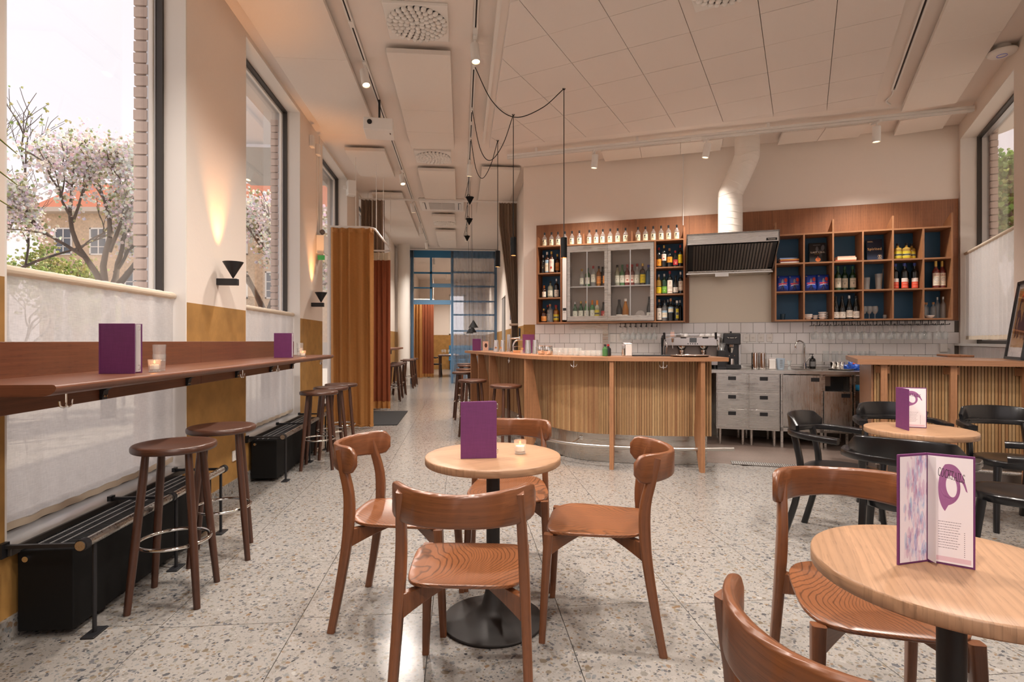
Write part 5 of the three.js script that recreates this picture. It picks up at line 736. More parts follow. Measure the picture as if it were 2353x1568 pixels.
// name, s, y, t, spec
const rowsB = [
  ['slim dark bottle at left in top compartment of left narrow shelf', 0.345, 2.196, 0.2, { R: 0.030, H: 0.26, glass: 'dark', cap: 'silver', cell: 14, ly: [0.2, 0.5] }],
  ['bottle with blue and cream label in top compartment of left narrow shelf', 0.408, 2.196, 0.22, { p: 'spirit', R: 0.034, H: 0.30, glass: 'brown', cap: 'white', cell: 10, ly: [0.05, 0.62] }],
  ['bottle with tall pinkish label in top compartment of left narrow shelf', 0.476, 2.196, 0.24, { p: 'spirit', R: 0.035, H: 0.30, glass: 'brown', cap: 'gold', cell: 11, ly: [0.05, 0.64] }],
  ['bottle with orange label at right in top compartment of left narrow shelf', 0.545, 2.196, 0.18, { p: 'spirit', R: 0.032, H: 0.27, glass: 'brown', cap: 'gold', cell: 15, ly: [0.15, 0.55] }],
  ['short bottle with orange cap in middle compartment of left narrow shelf', 0.365, 1.851, 0.22, { p: 'spirit', R: 0.029, H: 0.175, glass: 'brown', cap: 'orange', cell: 7, ly: [0.08, 0.5], neck: 0.3 }],
  ['green tinted bottle in middle compartment of left narrow shelf', 0.452, 1.851, 0.21, { p: 'squat', R: 0.039, H: 0.235, glass: 'pale', cap: 'black', cell: 6, ly: [0.1, 0.45] }],
  ['tall dark bottle with cream label in middle compartment of left narrow shelf', 0.538, 1.851, 0.2, { p: 'spirit', R: 0.034, H: 0.265, glass: 'dark', cap: 'silver', cell: 1, ly: [0.06, 0.42] }],
  ['squat amber bottle in bottom compartment of left narrow shelf', 0.36, 1.508, 0.22, { p: 'squat', R: 0.04, H: 0.19, glass: 'brown', cap: 'gold', cell: 15, ly: [0.1, 0.45] }],
  ['clear cut decanter bottle in bottom compartment of left narrow shelf', 0.45, 1.508, 0.22, { p: 'squat', R: 0.043, H: 0.255, glass: 'clear', cap: 'cork', cell: -1 }],
  ['amber bottle with round cream label in bottom compartment of left narrow shelf', 0.54, 1.508, 0.22, { p: 'squat', R: 0.041, H: 0.235, glass: 'amber', cap: 'red', cell: 4, ly: [0.12, 0.46] }],
  ['dark bottle behind the amber one in bottom left compartment', 0.385, 1.508, 0.10, { p: 'spirit', R: 0.032, H: 0.25, glass: 'dark', cap: 'red', cell: 1 }],
  ['dark red capped bottle at back of bottom left compartment', 0.50, 1.508, 0.09, { p: 'spirit', R: 0.032, H: 0.25, glass: 'rose', cap: 'red', cell: 7 }],
  ['red capped bottle with orange label in top compartment beside hood', 1.928, 2.216, 0.22, { R: 0.032, H: 0.265, glass: 'dark', cap: 'red', cell: 2, ly: [0.08, 0.42] }],
  ['dark bottle with diamond label in top compartment beside hood', 1.992, 2.216, 0.23, { p: 'spirit', R: 0.031, H: 0.29, glass: 'dark', cap: 'gold', cell: 11, ly: [0.3, 0.6] }],
  ['dark bottle with wide orange cream label in top compartment beside hood', 2.062, 2.216, 0.21, { p: 'squat', R: 0.037, H: 0.25, glass: 'dark', cap: 'cork', cell: 2, ly: [0.25, 0.55] }],
  ['small bottle with red round label in top compartment beside hood', 2.135, 2.216, 0.22, { p: 'burg', R: 0.031, H: 0.215, glass: 'dark', cap: 'red', cell: 12, ly: [0.12, 0.45] }],
  ['tall bottle with yellow label in top compartment beside hood', 2.198, 2.216, 0.2, { p: 'spirit', R: 0.030, H: 0.29, glass: 'dark', cap: 'red', cell: 8, ly: [0.18, 0.62] }],
  ['bottle with yellow label in middle compartment beside hood', 1.925, 1.864, 0.22, { p: 'spirit', R: 0.034, H: 0.26, glass: 'gold', cap: 'silver', cell: 8, ly: [0.06, 0.4] }],
  ['bottle with bright green label in middle compartment beside hood', 1.995, 1.864, 0.22, { p: 'spirit', R: 0.035, H: 0.265, glass: 'green', cap: 'silver', cell: 9, ly: [0.06, 0.42] }],
  ['red capped bottle with tall cream label in middle compartment beside hood', 2.066, 1.864, 0.23, { p: 'spirit', R: 0.034, H: 0.30, glass: 'dark', cap: 'red', cell: 7, ly: [0.03, 0.6] }],
  ['short dark bottle with white label in middle compartment beside hood', 2.138, 1.864, 0.22, { p: 'burg', R: 0.034, H: 0.24, glass: 'dark', cap: 'black', cell: 1, ly: [0.08, 0.36] }],
  ['white capped bottle with white label in middle compartment beside hood', 2.202, 1.864, 0.2, { p: 'spirit', R: 0.031, H: 0.29, glass: 'dark', cap: 'white', cell: 7, ly: [0.15, 0.58] }],
  ['corked bottle with cream label in bottom compartment beside hood', 1.93, 1.508, 0.23, { p: 'spirit', R: 0.032, H: 0.285, glass: 'dark', cap: 'cork', cell: 1, ly: [0.06, 0.6] }],
  ['clear bottle with dark neck in bottom compartment beside hood', 2.0, 1.508, 0.23, { p: 'spirit', R: 0.034, H: 0.275, glass: 'clear', cap: 'black', cell: 10, ly: [0.15, 0.5] }],
  ['dark bottle with pale blue label in bottom compartment beside hood', 2.078, 1.508, 0.23, { p: 'spirit', R: 0.034, H: 0.295, glass: 'dark', cap: 'cork', cell: 10, ly: [0.38, 0.62] }],
  ['dark bottle with narrow upright label in bottom compartment beside hood', 2.156, 1.508, 0.23, { p: 'spirit', R: 0.034, H: 0.265, glass: 'dark', cap: 'white', cell: 4, ly: [0.12, 0.6], lw: 1.0 }],
  ['dark bottle at back left of bottom compartment beside hood', 1.965, 1.508, 0.1, { p: 'spirit', R: 0.03, H: 0.28, glass: 'dark', cap: 'black', cell: -1 }], ['dark bottle at back middle of bottom compartment beside hood', 2.04, 1.508, 0.1, { p: 'spirit', R: 0.03, H: 0.29, glass: 'dark', cap: 'silver', cell: -1 }], ['dark bottle at back right of bottom compartment beside hood', 2.12, 1.508, 0.1, { p: 'spirit', R: 0.03, H: 0.285, glass: 'dark', cap: 'black', cell: -1 }], ['white capped dark bottle in back corner of bottom compartment beside hood', 2.195, 1.508, 0.1, { p: 'spirit', R: 0.029, H: 0.28, glass: 'dark', cap: 'white', cell: -1 }],
  // fridge, upper shelf
  ['small gold topped bottle at far left on upper fridge shelf', 0.885, 2.0, 0.13, { p: 'spirit', R: 0.03, H: 0.25, glass: 'clear', cap: 'gold', cell: 6 }],
  ['green bottle on upper fridge shelf behind left door edge', 0.965, 2.0, 0.13, { p: 'spirit', R: 0.033, H: 0.26, glass: 'greenLight', cap: 'green', cell: 6 }],
  ['clear bottle with pale label on upper fridge shelf behind left door', 1.045, 2.0, 0.14, { p: 'spirit', R: 0.034, H: 0.285, glass: 'clear', cap: 'red', cell: 6, ly: [0.2, 0.6] }],
  ['brown bottle on upper fridge shelf right of the clear one', 1.12, 2.0, 0.13, { p: 'spirit', R: 0.032, H: 0.28, glass: 'amber', cap: 'black', cell: 15 }],
  ['black bottle on upper fridge shelf between two brown ones', 1.165, 2.0, 0.09, { p: 'spirit', R: 0.03, H: 0.275, glass: 'dark', cap: 'black', cell: 14 }],
  ['brown bottle on upper fridge shelf at right end of left door', 1.205, 2.0, 0.15, { p: 'spirit', R: 0.028, H: 0.285, glass: 'brown', cap: 'black', cell: 15 }],
  ['clear bottle with green label at left behind right fridge door', 1.375, 2.0, 0.14, { p: 'wine', R: 0.034, H: 0.285, glass: 'pale', cap: 'black', cell: 6 }], ['bright green bottle second behind right fridge door', 1.442, 2.0, 0.14, { p: 'wine', R: 0.034, H: 0.285, glass: 'greenLight', cap: 'green', cell: 6 }],
  ['red bottle with pale label third behind right fridge door', 1.508, 2.0, 0.14, { p: 'wine', R: 0.034, H: 0.285, glass: 'rose', cap: 'red', cell: 11 }], ['red bottle half hidden by sliding edge of right fridge door', 1.572, 2.0, 0.12, { p: 'wine', R: 0.034, H: 0.285, glass: 'rose', cap: 'red', cell: 11 }],
  ['clear bottle with leafy label behind right fridge door', 1.64, 2.0, 0.14, { p: 'wine', R: 0.036, H: 0.29, glass: 'clear', cap: 'red', cell: 6, ly: [0.1, 0.5] }], ['bottle with yellow and white label behind right fridge door', 1.712, 2.0, 0.14, { p: 'spirit', R: 0.036, H: 0.29, glass: 'brown', cap: 'gold', cell: 8, ly: [0.1, 0.55] }], ['dark blue patterned bottle at right behind right fridge door', 1.788, 2.0, 0.14, { p: 'spirit', R: 0.036, H: 0.27, glass: 'blue', cap: 'blue', cell: -1 }],
  ['green bottle at far left on fridge floor', 0.79, 1.54, 0.14, { p: 'wine', R: 0.034, H: 0.25, glass: 'green', cap: 'silver', cell: 6 }], ['dark green bottle second on fridge floor', 0.87, 1.54, 0.13, { p: 'wine', R: 0.034, H: 0.26, glass: 'green', cap: 'gold', cell: 6 }], ['light green bottle third on fridge floor', 0.95, 1.54, 0.14, { p: 'wine', R: 0.034, H: 0.26, glass: 'greenLight', cap: 'orange', cell: 6 }], ['green bottle with orange neck fourth on fridge floor', 1.03, 1.54, 0.13, { p: 'wine', R: 0.034, H: 0.27, glass: 'greenLight', cap: 'orange', cell: 6, neck: 0.25 }], ['yellow green bottle with orange neck fifth on fridge floor', 1.10, 1.54, 0.15, { p: 'wine', R: 0.034, H: 0.265, glass: 'pale', cap: 'orange', cell: 4, neck: 0.25 }], ['dark bottle with red label on fridge floor beside door post', 1.185, 1.54, 0.14, { p: 'burg', R: 0.033, H: 0.24, glass: 'dark', cap: 'black', cell: 12 }],
  ['dark wine bottle with oval label on fridge floor, right door', 1.40, 1.54, 0.14, { p: 'burg', R: 0.042, H: 0.27, glass: 'dark', cap: 'black', cell: 1, ly: [0.05, 0.25] }], ['rosé bottle with white label on fridge floor, right door', 1.485, 1.54, 0.14, { p: 'burg', R: 0.042, H: 0.28, glass: 'amber', cap: 'white', cell: 1, ly: [0.05, 0.22] }], ['dark bottle at far right on the fridge floor', 1.80, 1.54, 0.15, { p: 'burg', R: 0.034, H: 0.30, glass: 'dark', cap: 'black', cell: 1, ly: [0.1, 0.3] }],
  // right unit
  ['golden squat bottle with yellow label, left of three in the open shelf', 4.655, 2.205, 0.2, { p: 'squat', R: 0.043, H: 0.19, glass: 'gold', cap: 'black', cell: 4, ly: [0.08, 0.5] }], ['golden squat bottle with yellow label, middle of three in the open shelf', 4.742, 2.205, 0.2, { p: 'squat', R: 0.043, H: 0.19, glass: 'gold', cap: 'black', cell: 4, ly: [0.08, 0.5] }], ['golden squat bottle with yellow label, right of three in the open shelf', 4.815, 2.205, 0.14, { p: 'squat', R: 0.041, H: 0.19, glass: 'gold', cap: 'black', cell: 4, ly: [0.08, 0.5] }],
  ['dark green bottle with pale label, left of three beside crisp bags', 4.035, 1.857, 0.18, { R: 0.036, H: 0.295, glass: 'green', cap: 'green', cell: 6, ly: [0.12, 0.52] }], ['dark green bottle with pale label, middle of three beside crisp bags', 4.118, 1.857, 0.14, { R: 0.036, H: 0.295, glass: 'green', cap: 'green', cell: 6, ly: [0.12, 0.52] }], ['dark green bottle with pale label, right of three beside crisp bags', 4.20, 1.857, 0.15, { R: 0.036, H: 0.295, glass: 'green', cap: 'green', cell: 6, ly: [0.12, 0.52] }],
  ['blue capped bottle with orange label, left one of the group of four', 4.63, 1.857, 0.2, { p: 'spirit', R: 0.035, H: 0.30, glass: 'dark', cap: 'blue', cell: 5, ly: [0.03, 0.42], neck: 0.1 }], ['blue capped bottle with orange label, middle front of the group of four', 4.715, 1.857, 0.22, { p: 'spirit', R: 0.035, H: 0.30, glass: 'dark', cap: 'blue', cell: 5, ly: [0.03, 0.42], neck: 0.1 }], ['blue capped bottle with orange label standing behind in the group of four', 4.765, 1.857, 0.11, { p: 'spirit', R: 0.034, H: 0.295, glass: 'dark', cap: 'blue', cell: 5, ly: [0.03, 0.42], neck: 0.1 }], ['blue capped bottle with orange label, right one of the group of four', 4.825, 1.857, 0.2, { p: 'spirit', R: 0.035, H: 0.30, glass: 'dark', cap: 'blue', cell: 5, ly: [0.03, 0.42], neck: 0.1 }],
  ['gold necked wine bottle with cream label, left of the pair at right', 5.035, 1.857, 0.2, { R: 0.036, H: 0.315, glass: 'rose', cap: 'gold', cell: 3, ly: [0.1, 0.56], neck: 0.2 }], ['gold necked wine bottle with cream label, right of the pair at right', 5.105, 1.857, 0.18, { R: 0.034, H: 0.315, glass: 'rose', cap: 'gold', cell: 3, ly: [0.1, 0.56], neck: 0.2 }],
  ['dark wine bottle with square label, first of four in bottom row', 4.005, 1.508, 0.2, { p: 'burg', R: 0.038, H: 0.28, glass: 'dark', cap: 'black', cell: 1, ly: [0.06, 0.32] }], ['dark wine bottle with square label, second of four in bottom row', 4.075, 1.508, 0.2, { p: 'burg', R: 0.038, H: 0.28, glass: 'dark', cap: 'black', cell: 1, ly: [0.06, 0.32] }], ['dark wine bottle with beige label, third of four in bottom row', 4.15, 1.508, 0.2, { p: 'burg', R: 0.038, H: 0.285, glass: 'dark', cap: 'silver', cell: 13, ly: [0.08, 0.38] }], ['dark wine bottle with spiral label, fourth in the bottom row', 4.222, 1.508, 0.2, { p: 'burg', R: 0.038, H: 0.28, glass: 'dark', cap: 'black', cell: 13, ly: [0.06, 0.34] }],
  ['small corked flask partly behind shelf edge in bottom right compartment', 4.925, 1.508, 0.18, { p: 'spirit', R: 0.03, H: 0.19, glass: 'clear', cap: 'cork', cell: -1 }], ['small corked flask behind the white bowl in bottom right compartment', 4.975, 1.508, 0.11, { p: 'spirit', R: 0.03, H: 0.19, glass: 'clear', cap: 'cork', cell: -1 }], ['small corked flask beside the white bowl in bottom right compartment', 5.03, 1.508, 0.15, { p: 'spirit', R: 0.03, H: 0.19, glass: 'clear', cap: 'cork', cell: -1 }],
  ['tall clear bottle at left of the pair in bottom right corner compartment', 5.082, 1.508, 0.12, { p: 'wine', R: 0.028, H: 0.25, glass: 'clear', cap: 'silver', cell: -1 }], ['tall clear bottle at right of the pair in bottom right corner compartment', 5.12, 1.508, 0.17, { p: 'wine', R: 0.028, H: 0.25, glass: 'clear', cap: 'silver', cell: -1 }],
];
rowsB.forEach(([l, s, y, t, sp]) => bot(l, s, y, t, sp));
{ // disc leaning in the fridge, books, crisps, glasses, bowls
  const d = thing('record_disc', 'dark round disc leaning at the right on fridge floor', 'disc'); atW(d, 1.68, 1.54, 0.14); part('disc', mv(cyl(0.06, 0.06, 0.003, 0, 0, 0, 32), 0, 0.062, 0, 1.45), M.steelDark, d); part('hub', mv(cyl(0.01, 0.01, 0.005, 0, 0, 0, 14), 0, 0.062, 0.001, 1.45), M.chrome, d);
  const col = (r, g, b) => std(lin(r, g, b), 0.6);
  const book = (l, s, y, t, w, h, dd, m, ry = 0) => { const o = thing('book', l, 'book', 'books in the open shelf'); atW(o, s, y, t, ry); part('cover', [rbox(w, 0.0025, dd, 0.001, 0, 0.00125, 0, 'x', 1), rbox(w, 0.0025, dd, 0.001, 0, h - 0.00125, 0, 'x', 1), box(w, h, 0.003, 0, h / 2, dd / 2)], m, o); part('pages', box(w - 0.008, h - 0.005, dd - 0.008, 0, h / 2, -0.002), M.paper, o); return o; };
  book('white spined book at bottom of left book stack', 3.49, 2.205, 0.18, 0.21, 0.022, 0.15, col(0.75, 0.72, 0.68)); book('dark red book in the left book stack', 3.485, 2.227, 0.18, 0.215, 0.015, 0.15, col(0.22, 0.02, 0.02)); book('orange book in the left book stack', 3.49, 2.242, 0.18, 0.21, 0.017, 0.15, col(0.65, 0.28, 0.05)); book('pale blue book on top of left book stack', 3.475, 2.259, 0.17, 0.20, 0.017, 0.14, col(0.20, 0.30, 0.55), 0.05);
  book('red spined book at bottom of right book stack', 4.10, 2.205, 0.18, 0.22, 0.017, 0.15, col(0.55, 0.13, 0.06)); book('thick cream book in middle of right book stack', 4.115, 2.222, 0.17, 0.20, 0.03, 0.15, col(0.72, 0.64, 0.50)); book('cream and red book on top of right book stack', 4.11, 2.252, 0.17, 0.19, 0.016, 0.15, col(0.62, 0.42, 0.30));
  const up = (l, s, y, w, h, tex, tilt) => { const o = thing('book', l, 'book', 'books in the open shelf'); atW(o, s, y, 0.17); part('cover', mv(box(w, h, 0.018, 0, h / 2, 0), 0, 0.003, 0, -0.16), M.black, o); part('printed_front', new THREE.PlaneGeometry(w, h).applyMatrix4(new THREE.Matrix4().makeTranslation(0, h / 2, 0.0096)).applyMatrix4(new THREE.Matrix4().makeRotationX(-0.16)).translate(0, 0.003, 0), std(0xffffff, 0.5, 0, { map: tex }), o); };
  up('black upright book titled LAST CALL in the open shelf', 3.82, 2.205, 0.19, 0.255, ctex(256, 344, (g, w, h) => { g.fillStyle = '#0c0d10'; g.fillRect(0, 0, w, h); g.fillStyle = '#5d5f66'; g.beginPath(); g.ellipse(205, 90, 26, 52, 0.15, 0, 7); g.fill(); g.beginPath(); g.ellipse(120, 110, 22, 50, 0, 0, 7); g.fill(); g.fillStyle = '#3c3e46'; g.fillRect(150, 120, 40, 120); g.fillStyle = '#c06018'; g.beginPath(); g.ellipse(128, 290, 40, 34, 0, 0, 7); g.fill(); g.fillStyle = '#8a2c10'; g.fillRect(120, 230, 14, 60); g.fillStyle = '#f2ede2'; g.font = 'bold 38px serif'; g.textAlign = 'center'; g.fillText('LAST CALL', 128, 176); g.fillStyle = '#b08a3c'; g.fillRect(78, 190, 100, 5); g.fillStyle = '#77797f'; g.fillRect(60, 34, 110, 8); }));
  up('dark blue upright book titled Spirited in the open shelf', 4.43, 2.205, 0.165, 0.265, ctex(256, 412, (g, w, h) => { g.fillStyle = '#0e1d38'; g.fillRect(0, 0, w, h); g.fillStyle = '#e9c58d'; g.font = 'bold 62px sans-serif'; g.textAlign = 'center'; g.fillText('Spirited', 128, 210); g.fillRect(18, 34, 80, 6); g.fillRect(18, 48, 92, 6); g.lineWidth = 4; g.strokeStyle = '#e9c58d'; g.beginPath(); g.arc(205, 330, 30, 0, 7); g.stroke(); g.beginPath(); g.moveTo(188, 316); g.lineTo(222, 316); g.lineTo(208, 336); g.lineTo(208, 350); g.lineTo(202, 350); g.lineTo(202, 336); g.closePath(); g.fill(); g.fillRect(172, 372, 66, 5); g.fillRect(18, 398, 80, 6); }));
  const crispTex = ctex(256, 256, (g, w, h) => { g.fillStyle = '#1d3fa0'; g.fillRect(0, 0, w, h); g.fillStyle = '#c43a2c'; g.beginPath(); g.arc(185, 80, 34, 0, 7); g.fill(); g.fillStyle = '#8f95a0'; g.beginPath(); g.ellipse(118, 110, 22, 48, 0.1, 0, 7); g.fill(); g.fillStyle = '#23262e'; g.beginPath(); g.ellipse(105, 200, 10, 48, 0.5, 0, 7); g.fill(); g.beginPath(); g.ellipse(140, 200, 10, 48, -0.4, 0, 7); g.fill(); g.strokeStyle = '#d8433a'; g.lineWidth = 11; g.beginPath(); g.moveTo(40, 150); for (let i = 0; i < 8; i++) g.quadraticCurveTo(50 + i * 22, 118, 62 + i * 22, 152 - i * 2); g.stroke(); g.strokeStyle = '#f2ead8'; g.lineWidth = 7; g.beginPath(); g.moveTo(40, 176); g.quadraticCurveTo(130, 150, 210, 160); g.stroke(); g.fillStyle = '#d8c040'; g.fillRect(22, 22, 26, 10); }), crispMat = std(0xffffff, 0.35, 0, { map: crispTex });
  const pillow = cached('pillow', () => { const g = new THREE.PlaneGeometry(0.138, 0.20, 20, 24), b = g.clone(), f = (p, sg) => { for (let i = 0; i < p.count; i++) { const x = p.getX(i) / 0.069, y = p.getY(i) / 0.10; p.setZ(i, sg * (0.034 * Math.pow(Math.max(0, 1 - x ** 4) * Math.max(0, 1 - y ** 4), 0.6) + 0.004 * noise(x * 4 + 9, y * 4 + 9, 99, 99, 6) * (1 - y ** 6)) + 0.001 * sg); } }; f(g.attributes.position, 1); f(b.attributes.position, -1); const ix = b.index.array; for (let i = 0; i < ix.length; i += 3) { const t = ix[i]; ix[i] = ix[i + 1]; ix[i + 1] = t; } g.computeVertexNormals(); b.computeVertexNormals(); return join([g, b]).translate(0, 0.10, 0); });
  [[3.415, 'blue crisp bag, leftmost of four in open shelf'], [3.552, 'blue crisp bag, second of four in open shelf'], [3.732, 'blue crisp bag, third of four in open shelf'], [3.868, 'blue crisp bag, rightmost of four in open shelf']].forEach(([s, l], i) => { const o = thing('crisp_bag', l, 'snack bag', 'blue crisp bags'); atW(o, s, 1.862, 0.2, rr(-0.15, 0.15)); part('bag', pillow, crispMat, o).rotation.set(-0.1, 0, rr(-0.05, 0.05)); });
  const tumb = (R, h) => cached(`t${R}${h}`, () => lathe([[0, 0.006], [R * 0.72, 0.006], [R * 0.8, 0.003], [R, h], [R - 0.002, h], [R * 0.76, 0.012], [0, 0.012]], 20));
  const glassAt = (l, s, y, t, R, h, mat = M.glassRib, name = 'tumbler') => atW(single(name, tumb(R, h), mat, l, 'glass', 'glasses behind the bar'), s, y, t);
  glassAt('upturned blue grey tumbler alone in bottom left compartment', 3.425, 1.508, 0.18, 0.03, 0.075, GL.blue); glassAt('left ribbed mixing glass in the open shelf', 4.34, 1.857, 0.18, 0.038, 0.15); glassAt('right ribbed mixing glass in the open shelf', 4.468, 1.857, 0.17, 0.038, 0.15); glassAt('glass stacked inside the right ribbed mixing glass', 4.468, 1.90, 0.17, 0.040, 0.15); const sp = single('bar_spoon', bar(V(0.028, 0.07, 0), V(0.045, 0.27, 0.01), 0.003, 8), M.steelDark, 'thin bar spoon standing in the right mixing glass', 'spoon'); atW(sp, 4.47, 1.84, 0.16); glassAt('tiny glass at right in the goblet compartment', 4.535, 1.508, 0.16, 0.022, 0.05);
  const gob = lathe([[0, 0], [0.03, 0], [0.03, 0.003], [0.005, 0.008], [0.0045, 0.055], [0.02, 0.07], [0.033, 0.10], [0.032, 0.135], [0.027, 0.155], [0.026, 0.155], [0.031, 0.13], [0.031, 0.10], [0.019, 0.074], [0, 0.064]], 20); [[4.31, 'first'], [4.365, 'second'], [4.425, 'third']].forEach(([s, n]) => atW(single('goblet', gob, M.glassRib, `${n} small stemmed glass from the left in bottom shelf compartment`, 'glass', 'small stemmed glasses'), s, 1.508, 0.19));
  const bowl = (R, h) => cached(`bw${R}${h}`, () => lathe([[0, 0], [R * 0.5, 0], [R * 0.55, 0.006], [R * 0.92, h * 0.6], [R, h], [R - 0.004, h], [R * 0.86, h * 0.55], [0, 0.012]], 28));
  const put = (l, s, y, t, R, h, sq) => { const o = atW(single('bowl', bowl(R, h), M.porcelain, l, 'bowl', 'white bowls'), s, y, t); return o; };
  put('lower white bowl at left of the crockery compartment', 3.705, 1.508, 0.2, 0.05, 0.045); put('upper white bowl at left of the crockery compartment', 3.705, 1.53, 0.2, 0.05, 0.045); put('lower small white bowl in middle of crockery compartment', 3.79, 1.508, 0.17, 0.032, 0.034); put('upper small white bowl in middle of crockery compartment', 3.79, 1.53, 0.17, 0.032, 0.034);
  for (let i = 0; i < 3; i++) { put(`${['bottom', 'middle', 'top'][i]} white bowl of the tall stack in crockery compartment`, 3.862, 1.508 + i * 0.028, 0.2, 0.046, 0.036); if (i < 3) put(`${['bottom', 'middle', 'top'][i]} white bowl of the rear stack in crockery compartment`, 3.915, 1.508 + i * 0.027, 0.1, 0.032, 0.036); }
  put('white bowl in bottom right corner compartment before the flasks', 4.965, 1.508, 0.22, 0.05, 0.035);
}
// stemmed glasses hanging from black racks under the shelves
const wine = lathe([[0.034, 0], [0.034, -0.002], [0.006, -0.006], [0.004, -0.07], [0.012, -0.082], [0.032, -0.11], [0.036, -0.14], [0.030, -0.178], [0.029, -0.178], [0.035, -0.14], [0.031, -0.111], [0.011, -0.084], [0, -0.076]].reverse().map(([x, y]) => [x, y]), 18);
for (const [list, a, b, l, where] of [[[3.783, 3.873, 3.963, 4.052, 4.136, 4.219, 4.306, 4.384, 4.483, 4.564, 4.635, 4.714, 4.793, 4.872, 4.949, 5.035, 5.112], 3.74, 5.16, 'black glass rack under the right open shelf', 'under the right open shelf'], [[1.45, 1.52, 1.59, 1.66, 1.73, 1.80, 1.87], 1.41, 1.95, 'black glass rack under the left shelf unit', 'under the left shelf unit']]) {
  const r = loc(thing('glass_rack', l, 'rack', 'black glass racks')); list.push; const n = list.length;
  for (let i = 0; i < n; i++) for (const d of [-0.030, 0.030]) part('rail', [bar(V(list[i] + d, 1.435, 0.06), V(list[i] + d, 1.435, 0.27), 0.004, 6), bar(V(list[i] + d, 1.435, 0.27), V(list[i] + d, 1.45, 0.275), 0.004, 6), bar(V(list[i] + d, 1.435, 0.16), V(list[i] + d, 1.49, 0.16), 0.004, 6)], M.black, r);
  part('mounting_strip', box2(a, b, 1.484, 1.49, 0.14, 0.18), M.black, r);
  list.forEach((s, i) => { atW(single('hanging_wine_glass', wine, M.glass, `${ORD[i]} front wine glass from left hanging ${where}`, 'wine glass', `hanging glasses ${where}`), s, 1.442, 0.235); });
  list.forEach((s, i) => { if (i % 2 === 0 || where.includes('left')) atW(single('hanging_wine_glass', wine, M.glass, `rear wine glass hanging behind the ${ORD[i]} front one ${where}`, 'wine glass', `hanging glasses ${where}`), s, 1.442, 0.13); });
}
